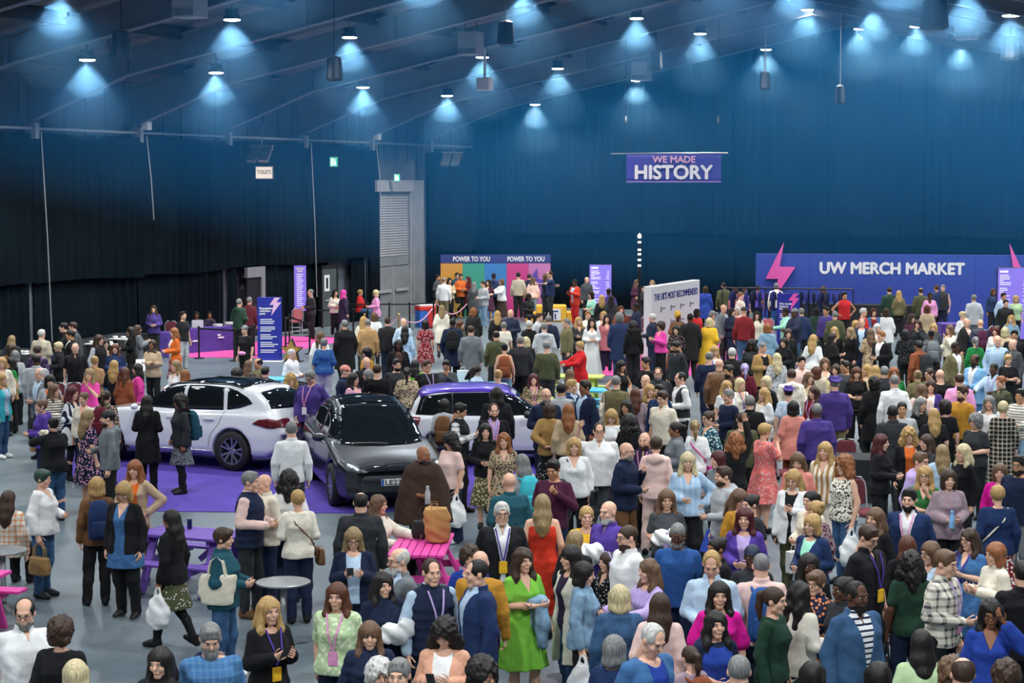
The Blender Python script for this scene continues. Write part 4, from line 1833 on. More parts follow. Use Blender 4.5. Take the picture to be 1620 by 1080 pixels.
def item_meshes(kind):
    if kind in _item_cache:
        return _item_cache[kind]
    P = []
    if kind == 'carrier':
        f = Field((-.22, -.16, -.56), (.22, .16, .02), .018)
        f.stack([(-.5, .1, .06, 0, 0), (-.44, .16, .1, 0, 0), (-.3, .17, .1, 0, 0), (-.17, .12, .06, 0, 0), (-.1, .06, .035, 0, 0)], .02, n=2.2)
        f.chain([(-.05, 0, -.12), (-.03, 0, -.03), (0, 0, .0)], [.02, .015, .012], .01)
        f.chain([(.05, 0, -.12), (.03, 0, -.03), (0, 0, .0)], [.02, .015, .012], .01)
        f.ripple(.009, 2, (13, 14, 9))
        V, Q = f.quads()
        P.append(('bag_body', quick_mesh('bag_body', V, Q, [PLASTIC])))
        P.append(('handle', MB().tube([(-.03, 0, -.05), (-.025, 0, .01), (0, 0, .03), (.025, 0, .01), (.03, 0, -.05)], .008, 5).mesh('handle', PLASTIC)))
    elif kind == 'bundle':               # gathered plastic bag hugged to the chest
        f = Field((-.25, -.2, -.2), (.25, .2, .2), .018)
        f.ell((0, 0, 0), (.16, .11, .11), 0)
        f.ell((.09, -.02, .06), (.09, .07, .08), .03)
        f.ell((-.11, -.02, .02), (.09, .07, .08), .03)
        f.ripple(.02, 4, (17, 15, 13))
        V, Q = f.quads()
        P.append(('bag_body', quick_mesh('bag_body', V, Q, [PLASTIC])))
    elif kind == 'handbag':
        f = Field((-.22, -.1, -.5), (.22, .1, -.1), .018)
        f.stack([(-.44, .17, .06, 0, 0), (-.36, .175, .06, 0, 0), (-.2, .14, .04, 0, 0)], .02, n=3)
        f.ripple(.003, 1)
        V, Q = f.quads()
        P.append(('bag_body', quick_mesh('bag_body', V, Q, [LEATHER])))
        for s in (-1, 1):
            P.append(('handle', MB().tube([(-.09, s * .025, -.2), (-.08, s * .02, -.08), (0, s * .01, .0), (.08, s * .02, -.08), (.09, s * .025, -.2)], .009, 5).mesh('handle', LEATHER)))
    elif kind == 'shoulderbag':
        f = Field((-.2, -.1, -.32), (.2, .1, .02), .018)
        f.stack([(-.26, .14, .055, 0, 0), (-.2, .15, .06, 0, 0), (-.04, .13, .04, 0, 0)], .02, n=3)
        V, Q = f.quads()
        P.append(('bag_body', quick_mesh('bag_body', V, Q, [LEATHER])))
        P.append(('flap', MB().bevbox(-.13, .13, -.066, -.05, -.16, -.03, .006).mesh('flap', LEATHER)))
    elif kind == 'tote':
        f = Field((-.26, -.1, -.56), (.26, .1, -.1), .02)
        f.stack([(-.5, .19, .045, 0, 0), (-.4, .2, .055, 0, 0), (-.16, .2, .035, 0, 0)], .02, n=4)
        f.ripple(.004, 1)
        V, Q = f.quads()
        P.append(('bag_body', quick_mesh('bag_body', V, Q, [CLOTH])))
        for s in (-1, 1):
            P.append(('strap', MB().tube([(-.1, s * .03, -.17), (-.07, s * .02, -.02), (0, s * .01, .04), (.07, s * .02, -.02), (.1, s * .03, -.17)], .011, 5).mesh('strap', CLOTH)))
    elif kind == 'giftbag':
        P.append(('bag_body', MB().bevbox(-.13, .13, -.05, .05, -.36, -.09, .006).mesh('bag_body', PAPER)))
        for s in (-1, 1):
            P.append(('handle', MB().tube([(-.05, s * .045, -.1), (-.04, s * .03, -.02), (.04, s * .03, -.02), (.05, s * .045, -.1)], .005, 4).mesh('handle', PAPER)))
    elif kind == 'phone':
        P.append(('case', MB().bevbox(-.037, .037, -.005, .005, -.075, .075, .004).mesh('case', GLASSF)))
        P.append(('screen', MB().box(-.033, .033, -.0065, -.005, -.068, .068).mesh('screen', SCREENG)))
    elif kind == 'bottle':
        P.append(('bottle_body', MB().lathe([(.033, -.1), (.035, -.09), (.035, .05), (.02, .08), (.02, .09)], 12).mesh('bottle_body', PLASTIC, True)))
        P.append(('cap', MB().lathe([(.022, .09), (.022, .125), (.012, .13)], 10).mesh('cap', PLASTIC)))
    elif kind == 'cup':
        P.append(('cup_body', MB().lathe([(.028, -.05), (.038, .06)], 12).mesh('cup_body', PAPER, True)))
        P.append(('cup_lid', MB().lathe([(.04, .06), (.04, .068), (.03, .075)], 12).mesh('cup_lid', PLATEW)))
    elif kind == 'booklet':
        P.append(('cover', MB().box(-.11, .11, -.006, .006, -.15, .15).mesh('cover', PAPER)))
        P.append(('page_block', MB().box(-.1, .105, -.0045, .0045, -.145, .152).mesh('page_block', PLATEW)))
    elif kind == 'backpack':
        f = Field((-.24, -.02, -.36), (.24, .3, .3), .02)
        f.stack([(-.28, .14, .08, 0, .09), (-.2, .155, .095, 0, .1), (.05, .15, .09, 0, .1), (.18, .12, .07, 0, .085), (.23, .06, .04, 0, .07)], .02, n=3)
        V, Q = f.quads()
        P.append(('pack_body', quick_mesh('pack_body', V, Q, [CLOTH])))
        f = Field((-.2, .1, -.34), (.2, .3, .1), .02)
        f.stack([(-.24, .11, .045, 0, .19), (-.15, .12, .05, 0, .195), (-.03, .11, .04, 0, .19)], .02, n=3)
        V, Q = f.quads()
        P.append(('front_pocket', quick_mesh('front_pocket', V, Q, [CLOTH])))
        for s in (-1, 1):
            P.append(('strap', MB().tube([(s * .09, .03, .17), (s * .1, -.06, .2), (s * .115, -.19, .12), (s * .12, -.2, .0), (s * .13, -.1, -.12), (s * .12, .03, -.2)], .017, 6).mesh('strap', CLOTH)))
    elif kind == 'paperbag':
        f = Field((-.24, -.18, -.02), (.24, .18, .56), .016)
        f.stack([(0, .16, .1, 0, 0), (.2, .17, .11, -.01, 0), (.4, .17, .09, -.03, 0), (.47, .16, .07, -.035, 0)], .01, n=4)
        f.ripple(.008, 5, (11, 13, 9))
        V, Q = f.quads()
        P.append(('bag_body', quick_mesh('bag_body', V, Q, [PAPER])))
        for s in (-1, 1):
            P.append(('handle', MB().tube([(-.1, s * .05, .46), (-.1, s * .05, .54), (-.02, s * .05, .54), (-.02, s * .05, .46)], .006, 5).mesh('handle', PAPER)))
    elif kind == 'overarm':              # jacket folded over a forearm
        f = Field((-.2, -.2, -.5), (.2, .2, .12), .02)
        f.ell((0, 0, 0), (.11, .1, .07), 0)
        f.chain([(0, -.06, -.02), (.01, -.09, -.2), (.02, -.07, -.42)], [.07, .08, .06], .03)
        f.chain([(0, .05, -.02), (-.01, .07, -.2), (-.02, .06, -.36)], [.07, .07, .05], .03)
        f.ripple(.008, 3, (12, 12, 9))
        V, Q = f.quads()
        P.append(('folded_jacket', quick_mesh('folded_jacket', V, Q, [DENIM])))
    elif kind == 'flowers':
        f = Field((-.14, -.14, -.1), (.14, .14, .14), .016)
        f.ell((0, 0, 0), (.1, .09, .07), 0)
        f.ripple(.014, 3, (30, 28, 30))
        V, Q = f.quads()
        P.append(('blooms', quick_mesh('blooms', V, Q, [CLOTH])))
        P.append(('wrap', MB().lathe([(.03, -.28), (.09, -.02), (.085, -.02), (.02, -.27)], 12, caps=False).mesh('wrap', PAPER)))
    _item_cache[kind] = P
    return P


ITEMWORD = {'carrier': 'plastic carrier bag', 'bundle': 'bunched plastic bag', 'handbag': 'handbag', 'shoulderbag': 'shoulder bag', 'tote': 'tote bag', 'giftbag': 'paper gift bag', 'phone': 'phone', 'bottle': 'bottle', 'cup': 'cup',
            'booklet': 'booklet', 'backpack': 'backpack', 'paperbag': 'paper bag', 'overarm': 'jacket folded over an arm', 'flowers': 'bunch of flowers'}
ITEMNAME = {'carrier': 'carrier_bag', 'bundle': 'plastic_bag', 'shoulderbag': 'shoulder_bag', 'tote': 'tote_bag', 'giftbag': 'gift_bag', 'bottle': 'drink_bottle', 'paperbag': 'paper_bag', 'overarm': 'folded_jacket'}
ITEMS = []


def make_item(kind, colname, M, p, rz=0.0, tilt=0.0, who=None, label=None, size=1.0, second=None):
    loc = M @ Vector(p)
    root = empty(ITEMNAME.get(kind, kind), loc, rz)
    root.rotation_euler = (tilt, 0, rz)
    root.scale = (size,) * 3
    c = col_of(colname)
    for nm, me in item_meshes(kind):
        col = c
        if nm in ('cap',) and second:
            col = col_of(second)
        if nm == 'wrap':
            col = col_of('charcoal')
        put(nm, me, root, color=col)
    ITEMS.append(dict(root=root, kind=kind, col=colname, who=who, label=label))
    return root


def give_items(r):
    """things named in a person's line: L= / R= hand, bp= backpack, sh= shoulder bag, tote="""
    J, M, a = r['J'], r['M'], r['a']
    for key, sd in (('L', 1), ('R', -1)):
        if key not in r:
            continue
        for spec in r[key].split('+'):
            kind, _, c = spec.partition(':')
            c = c or 'black'
            sh, e, w = J['sh'][sd]
            d = (w - e) / np.linalg.norm(w - e)
            g = w + d * .085
            rz = a
            tilt = 0.0
            if kind in ('phone',):
                g = w + d * .11 + np.array([-.02 * sd, -.02, .03])
                tilt = -.7
                rz = a + math.pi
            elif kind in ('bottle', 'cup'):
                g = w + d * .08 + np.array([-.025 * sd, -.03, .02])
            elif kind == 'booklet':
                g = w + d * .12 + np.array([-.03 * sd, -.03, -.02])
                tilt = -.5
                rz = a + .4
            elif kind == 'bundle':
                g = np.array([0, min(w[1], -.2) - .06, w[2] + .06])
            elif kind == 'overarm':
                g = (e + w) / 2 + np.array([0, -.02, .03])
            elif kind == 'tote':
                g = sh + np.array([.05 * sd, .0, .02]) if r.get('toteup') else g
                rz = a + math.pi / 2
            elif kind == 'shoulderbag':
                hip = .2 * sd * r['spec'][1]
                g = np.array([hip + .06 * sd, -.02, J['T']((0, 0, 1.0))[2]])
                rz = a + math.pi / 2
            elif kind == 'flowers':
                g = w + np.array([0, -.06, .1])
            elif kind in ('handbag', 'carrier', 'giftbag'):
                rz = a + math.pi / 2 * .9
                g = w + d * .09
            make_item(kind, c, M, g, rz, tilt, r, second=r.get('cap'), size=r['s'])
            if kind == 'shoulderbag':
                rows = torso_rows(J, r['spec'][0], r['spec'][1], TOPS[r['top']][0] + .02)
                T = J['T']
                pts = [T((.2 * sd, .0, 1.0)), T((.02 * sd, -.13 * r['spec'][1] - .03, 1.22)), T((-.1 * sd, -.07, 1.40)), T((-.12 * sd, .03, 1.43)), T((-.05 * sd, .15, 1.3)), T((.14 * sd, .14, 1.1)), T((.2 * sd, .03, 1.0))]
                so = MB().tube([Vector(q) for q in pts], .011, 5).build('strap', LEATHER, ITEMS[-1]['root'], color=col_of(c))
                so.matrix_parent_inverse = (Matrix.Translation(M @ Vector(g)) @ Matrix.Rotation(rz, 4, 'Z') @ Matrix.Scale(r['s'], 4)).inverted()
                so.matrix_local = so.matrix_local
                so.location, so.rotation_euler, so.scale = M.to_translation(), (0, 0, a), (r['s'],) * 3
    if 'bp' in r:
        T = J['T']
        dep = torso_rows(J, r['spec'][0], r['spec'][1], TOPS[r['top']][0])[3][2]
        make_item('backpack', r['bp'], M, T((0, dep * .92, 1.2)), a, 0, r, size=r['s'])


# ------------------------------------------------------------------ labels that single each person out
def describe(r):
    hair = STYLEWORD[r['hair']]
    hw = hair % (HAIRWORD.get(r['haircol'], r['haircol'].replace('_', ' '))) if '%s' in hair else hair
    tw = TOPWORD.get(r['top'], r['top'])
    pat = PATWORD[r['pat'].split(':')[0]] + ' ' if 'pat' in r else ('denim ' if r.get('mat') == 'denim' else ('leather ' if r.get('mat') == 'leather' else ''))
    c = r['topcol'].replace('_', ' ')
    top = '%s %s%s' % (c, pat, tw)
    return hw, top


def finish_labels(landmarks):
    from collections import Counter
    for r in PEOPLE:
        r['hw'], r['tw'] = describe(r)
        bits = 'person with %s in %s' % (r['hw'], r['tw'])
        if r['note']:
            bits = r['note'][1:] if r['note'][0] == '=' else bits + ' ' + r['note']
        r['label'] = bits
    tops = Counter(r['tw'] for r in PEOPLE)
    cnt = Counter(r['label'] for r in PEOPLE)
    anchors = [(r['px'], r['py'], 'person in ' + r['tw'], r) for r in PEOPLE if tops[r['tw']] == 1] + [(x, y, t, None) for x, y, t in landmarks]
    used = set(l for l, k in cnt.items() if k == 1)
    for r in PEOPLE:
        if cnt[r['label']] == 1:
            continue
        best = sorted(anchors, key=lambda q: math.hypot(q[0] - r['px'], (q[1] - r['py']) * 1.3))
        base = r['label']
        if len(base.split()) > 9:
            base = 'person with %s in %s' % (r['hw'], r['tw'])
        done = False
        for x, y, t, o in best[:40]:
            if o is r:
                continue
            dx_, dy_ = r['px'] - x, r['py'] - y
            if abs(dx_) > abs(dy_) * 1.1:
                rel = 'right of' if dx_ > 0 else 'left of'
            else:
                rel = 'in front of' if dy_ > 0 else 'behind'
            lab = '%s, %s the %s' % (base, rel, t)
            if len(lab.split()) > 16:
                lab = 'person in %s, %s the %s' % (r['tw'], rel, t)
            if lab not in used and len(lab.split()) <= 16:
                used.add(lab)
                r['label'] = lab
                done = True
                break
    for r in PEOPLE:
        tag(r['root'], r['label'], 'person', 'people in the crowd')
        if '_p' in r['root']:
            del r['root']['_p']
    seen = Counter()
    for it in ITEMS:
        w = it['who']
        c = it['col'].replace('_', ' ')
        if it['label']:
            lab = it['label']
        else:
            verb = 'worn by' if it['kind'] in ('backpack', 'shoulderbag') else ('of' if it['kind'] == 'overarm' else 'held by')
            lab = '%s %s %s the person in %s' % (c, ITEMWORD[it['kind']], verb, w['tw'])
            if tops[w['tw']] > 1:
                lab = '%s %s %s the person with %s in %s' % (c, ITEMWORD[it['kind']], verb, w['hw'], w['tw'])
            wd = lab.split()
            if len(wd) > 16:
                lab = '%s %s %s the person with %s' % (c, ITEMWORD[it['kind']], verb, w['hw'])
        seen[lab] += 1
        it['lab'] = lab
    for it in ITEMS:
        if seen[it['lab']] > 1 and it['who']:
            w = it['who']
            q = min((a for a in anchors if a[3] is not w), key=lambda q: math.hypot(q[0] - w['px'], q[1] - w['py']))
            lab = it['lab'].split(' with ')[0] + ', beside the ' + q[2] if len((it['lab'].split(' with ')[0] + q[2]).split()) <= 14 else it['lab']
            it['lab'] = lab
        tag(it['root'], it['lab'], {'carrier': 'bag', 'bundle': 'bag', 'handbag': 'handbag', 'shoulderbag': 'handbag', 'tote': 'tote bag', 'giftbag': 'gift bag', 'paperbag': 'paper bag', 'overarm': 'jacket'}.get(it['kind'], ITEMWORD[it['kind']].split()[-1]))
# ------------------------------------------------------------------ cars
GLASSD = pmat('dark_tinted_glass', (.006, .009, .011), .04, spec=.8)
TYRE = pmat('tyre_rubber', (.012, .012, .013), .75)
ALLOY = pmat('alloy_rim', (.45, .46, .48), .3, metal=.9)
BLACKP = pmat('black_plastic', (.012, .013, .015), .45)
REDLENS = pmat('red_lamp_lens', (.12, .008, .012), .15, coat=.5)
HEADL = pmat('headlamp_glass', (.10, .12, .13), .05, spec=.9)
LEDW = pmat('clear_lamp_strip', (.8, .85, .88), .2)
CHROME = pmat('bright_trim', (.6, .61, .63), .2, metal=.9)
PLATEW = pmat('number_plate_white', (.75, .75, .73), .5)
PLATEB = pmat('plate_blue', (.02, .08, .4), .5)
PLATEK = pmat('plate_black', (.01, .01, .01), .5)


def paint(name, col, metal=.0, flake=False):
    m, nt, b = new_mat(name)
    b.inputs['Base Color'].default_value = (*col, 1)
    b.inputs['Metallic'].default_value = metal
    b.inputs['Roughness'].default_value = .32 if metal else .3
    b.inputs['Coat Weight'].default_value = 1
    b.inputs['Coat Roughness'].default_value = .03
    return m


class Car:
    """body as a smooth distance field; panels, glass and lamps are laid on its surface"""

    def __init__(self, **k):
        self.__dict__.update(k)

    def d(self, X, Y, Z):
        I = np.interp
        yb = [p[0] for p in self.plan]
        w = I(Y, yb, [p[1] for p in self.plan])
        zt = I(Y, [p[0] for p in self.deck], [p[1] for p in self.deck])
        zb = I(Y, [p[0] for p in self.sill], [p[1] for p in self.sill])
        w = w * (1 - .10 * np.clip((Z - .62) / .5, 0, 1) ** 1.5 - .07 * np.clip((.42 - Z) / .3, 0, 1))
        r = .09
        zc, hz_ = (zt + zb) / 2, (zt - zb) / 2
        qx, qz = np.abs(X) - (w - r), np.abs(Z - zc) - np.maximum(hz_ - r, .02)
        d1 = np.sqrt(np.maximum(qx, 0) ** 2 + np.maximum(qz, 0) ** 2) + np.minimum(np.maximum(qx, qz), 0) - r
        ends = np.maximum(self.y0 - Y, Y - self.y1)
        k = .10
        hh = np.clip(.5 - .5 * (d1 - ends) / k, 0, 1)
        d1 = d1 + (ends - d1) * hh + k * hh * (1 - hh)
        # greenhouse
        zr = I(Y, [p[0] for p in self.roof], [p[1] for p in self.roof])
        wg = I(Y, [p[0] for p in self.gplan], [p[1] for p in self.gplan]) - np.clip(Z - .95, 0, 1) * self.tumble
        crown = zr - .05 * (X / .6) ** 2
        a, b = (np.abs(X) - wg) * .96, (Z - crown) * .9
        k = .12
        hh = np.clip(.5 - .5 * (a - b) / k, 0, 1)
        d2 = a + (b - a) * hh + k * hh * (1 - hh)
        d2 = np.maximum(d2, .7 - Z)
        k = .05
        hh = np.clip(.5 + .5 * (d1 - d2) / k, 0, 1)
        d = d1 + (d2 - d1) * hh - k * hh * (1 - hh)
        for yw in self.axles:
            rr = np.sqrt((Y - yw) ** 2 + (Z - self.wr) ** 2)
            c = np.maximum(rr - (self.wr + .055), self.wx - .26 - np.abs(X))
            d = np.maximum(d, -c)
        return d

    def body(self, h=.03):
        f = Field((-1.15, self.y0 - .1, .08), (1.15, self.y1 + .1, 1.85), h)
        X, Y, Z = f.ax[0][:, None, None], f.ax[1][None, :, None], f.ax[2][None, None, :]
        f.D = self.d(X, Y, Z)
        V, Q = f.quads()
        # pull vertices onto the surface, take its gradient as the normal
        e = 1e-3
        for _ in range(3):
            x, y, z = V.T
            d0 = self.d(x, y, z)
            g = np.stack([self.d(x + e, y, z) - self.d(x - e, y, z), self.d(x, y + e, z) - self.d(x, y - e, z), self.d(x, y, z + e) - self.d(x, y, z - e)], 1) / (2 * e)
            n2 = np.maximum((g ** 2).sum(1), .2)
            V = V - np.clip(d0 / n2, -.02, .02)[:, None] * g
        return V, Q

    def hit(self, axis, A, B, sign):
        """surface coordinate along axis for points A, B on the other two axes, coming from outside"""
        t = np.full(A.shape, 2.6 * sign)
        if axis == 'z':
            t = np.full(A.shape, 2.2)

        def dd(t):
            if axis == 'x':
                return self.d(t, A, B)
            if axis == 'y':
                return self.d(A, t, B)
            return self.d(A, B, t)
        step = -.02 * (sign if axis != 'z' else 1)
        done = np.zeros(A.shape, bool)
        n = 260 if axis == 'y' else 150
        if axis == 'y':
            t = np.full(A.shape, 2.6 * sign)
        elif axis == 'x':
            t = np.full(A.shape, 1.3 * sign)
        for _ in range(n):
            ins = dd(t) < 0
            done |= ins
            t = np.where(done, t, t + step)
            if done.all():
                break
        lo, hi = t, t - step
        for _ in range(10):
            m = (lo + hi) / 2
            ins = dd(m) < 0
            lo, hi = np.where(ins, m, lo), np.where(ins, hi, m)
        return (lo + hi) / 2

    def panel(self, name, axis, sign, top, bot, mat, parent, off=.006, nu=14, nv=6, both=False, thick=.012):
        """a patch between two outlines (polylines in the plane across the axis), laid on the body"""
        def res(pl, n):
            p = np.array(pl, float)
            s = np.concatenate([[0], np.cumsum(np.hypot(*np.diff(p, axis=0).T))])
            t = np.linspace(0, s[-1], n + 1)
            return np.stack([np.interp(t, s, p[:, 0]), np.interp(t, s, p[:, 1])], 1)
        T, Bm = res(top, nu), res(bot, nu)
        objs = []
        for sg in ((1, -1) if both else (sign,)):
            A = np.array([Bm + (T - Bm) * j / nv for j in range(nv + 1)])
            c = self.hit(axis, A[..., 0], A[..., 1], sg)
            n_ = {'x': 0, 'y': 1, 'z': 2}[axis]
            P = np.zeros(A.shape[:2] + (3,))
            o = [i for i in range(3) if i != n_]
            P[..., o[0]], P[..., o[1]] = A[..., 0], A[..., 1]
            P[..., n_] = c
            x, y, z = P[..., 0], P[..., 1], P[..., 2]
            e = 2e-3
            g = np.stack([self.d(x + e, y, z) - self.d(x - e, y, z), self.d(x, y + e, z) - self.d(x, y - e, z), self.d(x, y, z + e) - self.d(x, y, z - e)], -1)
            g /= np.maximum(np.linalg.norm(g, axis=-1, keepdims=True), 1e-6)
            O = P + g * off
            In = P - g * thick
            m = (nv + 1) * (nu + 1)
            V = np.concatenate([O.reshape(-1, 3), In.reshape(-1, 3)])
            Q = []
            for j in range(nv):
                for i in range(nu):
                    a = j * (nu + 1) + i
                    Q.append((a, a + 1, a + nu + 2, a + nu + 1))
            ring = [i for i in range(nu)] + [j * (nu + 1) + nu for j in range(nv)] + [nv * (nu + 1) + i for i in range(nu, 0, -1)] + [j * (nu + 1) for j in range(nv, 0, -1)]
            for i in range(len(ring)):
                a, b = ring[i], ring[(i + 1) % len(ring)]
                Q.append((b, a, a + m, b + m))
            Q = np.array(Q)
            # outward facing
            q0 = V[Q[0]]
            nrm = np.cross(q0[1] - q0[0], q0[2] - q0[0])
            if nrm @ g[0, 0] < 0:
                Q = Q[:, ::-1]
            objs.append(put(name, quick_mesh(name, V, Q, [mat]), parent))
        return objs

    def wheels(self, root, spokes=5, rimmat=None, dark=False):
        r = self.wr
        ty = MB().lathe([(r * .68, -.11), (r * .96, -.115), (r, -.08), (r, .08), (r * .96, .115), (r * .68, .11)], 28, axis='x', caps=False).mesh('tyre', TYRE, True)
        rim = MB()
        rim.lathe([(r * .70, -.1), (r * .70, .1), (r * .63, .1), (r * .6, .0), (r * .6, -.1)], 28, axis='x', caps=False)
        rim.lathe([(.0, .03), (.06, .03), (.07, .07), (.05, .085), (.0, .088)], 12, axis='x', caps=False)
        for i in range(spokes):
            for dd in (-.10, .10):
                a = 2 * math.pi * i / spokes + dd
                a2 = 2 * math.pi * i / spokes + dd * 2.6
                rim.bar((.075, .05 * math.cos(a), .05 * math.sin(a)), (.09, r * .66 * math.cos(a2), r * .66 * math.sin(a2)), .035, .03, up=(1, 0, 0))
        rm = rim.mesh('rim', rimmat or ALLOY)
        disc = MB().lathe([(.0, -.02), (r * .6, -.02), (r * .6, .0), (.0, .0)], 24, axis='x', caps=False).mesh('brake_disc', BLACKP)
        for yw in self.axles:
            for sd in (1, -1):
                w = put('wheel', ty, root, loc=(sd * (self.wx - .12), yw, r), rot=(0, 0, 0 if sd > 0 else math.pi))
                put('rim', rm, w)
                put('brake_disc', disc, w)


def car_suv():
    c = Car(y0=-2.37, y1=2.37, wr=.37, wx=.94, axles=(-1.45, 1.42), tumble=.30,
            plan=[(-2.37, .70), (-2.2, .84), (-1.8, .925), (0, .93), (1.7, .93), (2.2, .87), (2.37, .78)],
            deck=[(-2.37, .72), (-2.25, .86), (-1.9, .96), (-1.1, 1.06), (-.8, 1.08), (0, 1.05), (1.6, 1.1), (2.15, 1.08), (2.3, 1.0), (2.37, .8)],
            sill=[(-2.37, .36), (-2.1, .24), (0, .24), (2.1, .27), (2.37, .42)],
            roof=[(-1.25, .9), (-1.05, 1.02), (-.35, 1.45), (-.05, 1.56), (.5, 1.615), (1.2, 1.60), (1.75, 1.53), (2.0, 1.36), (2.28, 1.06), (2.37, .9)],
            gplan=[(-1.2, .74), (0, .83), (1.4, .82), (2.0, .76), (2.37, .68)])
    rear = at(370, 745)
    h = math.radians(26)
    hd = Vector((-math.cos(h), math.sin(h), 0))
    aw = Vector((math.sin(h), math.cos(h), 0))
    ctr = rear + aw * .84 + hd * 1.42
    root = empty('car', (ctr.x, ctr.y, .012), math.radians(-116), 'white SUV with black roof and dark windows on the purple carpet', 'car')
    V, Q = c.body()
    pw = paint('white_car_paint', (.74, .76, .80))
    put('car_body', quick_mesh('car_body', V, Q, [pw]), root)
    WN = dict(mat=GLASSD, parent=root, both=True)
    c.panel('side_window', 'x', 1, [(-.62, 1.28), (-.4, 1.41), (.22, 1.52)], [(-.88, 1.09), (-.4, 1.085), (.22, 1.09)], **WN)
    c.panel('side_window', 'x', 1, [(.30, 1.525), (.7, 1.535), (1.1, 1.515)], [(.30, 1.09), (.7, 1.095), (1.16, 1.11)], **WN)
    c.panel('side_window', 'x', 1, [(1.19, 1.51), (1.4, 1.47), (1.64, 1.36)], [(1.24, 1.12), (1.5, 1.16), (1.76, 1.25)], **WN)
    c.panel('windscreen', 'z', 1, [(-.62, -.38), (0, -.42), (.62, -.38)], [(-.68, -1.02), (0, -1.12), (.68, -1.02)], GLASSD, root)
    c.panel('rear_window', 'y', 1, [(-.52, 1.45), (0, 1.48), (.52, 1.45)], [(-.62, 1.16), (0, 1.14), (.62, 1.16)], GLASSD, root)
    c.panel('roof_panel', 'z', 1, [(-.56, -.28), (0, -.32), (.56, -.28)], [(-.53, 1.5), (0, 1.55), (.53, 1.5)], GLASSD, root, nu=14, nv=16, off=.014)
    for sd in (1, -1):
        g = MB()
        g.tube([(sd * .62, -.15, 1.50), (sd * .64, .1, 1.57), (sd * .64, 1.2, 1.58), (sd * .6, 1.5, 1.52)], .016, 6)
        g.build('roof_rail', BLACKP, root)
    c.panel('tail_lamp', 'x', 1, [(1.98, .98), (2.18, 1.0), (2.3, .97)], [(1.86, .9), (2.18, .83), (2.3, .83)], REDLENS, root, both=True, off=.015)
    c.panel('tail_lamp', 'y', 1, [(-.8, .97), (-.5, .99), (-.36, .97)], [(-.8, .84), (-.55, .84), (-.36, .88)], REDLENS, root, off=.012)
    c.panel('tail_lamp', 'y', 1, [(.36, .97), (.5, .99), (.8, .97)], [(.36, .88), (.55, .84), (.8, .84)], REDLENS, root, off=.012)
    c.panel('bumper_trim', 'y', 1, [(-.78, .52), (0, .56), (.78, .52)], [(-.72, .36), (0, .33), (.72, .36)], BLACKP, root, off=.01)
    c.panel('sill_trim', 'x', 1, [(-1.0, .36), (0, .35), (.98, .36)], [(-1.0, .29), (0, .28), (.98, .29)], CHROME, root, both=True, off=.012)
    c.panel('door_gap', 'x', 1, [(.255, 1.08), (.235, .7), (.2, .42)], [(.267, 1.08), (.247, .7), (.212, .42)], BLACKP, root, both=True, off=.002, nv=1)
    c.panel('door_gap', 'x', 1, [(1.2, 1.1), (1.12, .86), (.95, .66), (.9, .42)], [(1.212, 1.1), (1.132, .86), (.962, .66), (.912, .42)], BLACKP, root, both=True, off=.002, nv=1)
    for y in (.08, .92):
        c.panel('door_handle', 'x', 1, [(y - .13, .95), (y + .1, .955)], [(y - .13, .92), (y + .1, .925)], pw, root, both=True, off=.03)
    c.panel('headlamp', 'y', -1, [(-.82, .80), (-.5, .82)], [(-.82, .68), (-.5, .72)], HEADL, root)
    c.panel('headlamp', 'y', -1, [(.5, .82), (.82, .80)], [(.5, .72), (.82, .68)], HEADL, root)
    for sd in (1, -1):
        f = Field((-.2, -.2, -.15), (.2, .2, .15), .02)
        f.ell((0, 0, 0), (.095, .07, .06), 0)
        V2, Q2 = f.quads()
        put('wing_mirror', quick_mesh('wing_mirror', V2, Q2, [pw]), root, loc=(sd * .97, -.74, 1.1))
    c.wheels(root, 5)
    return root


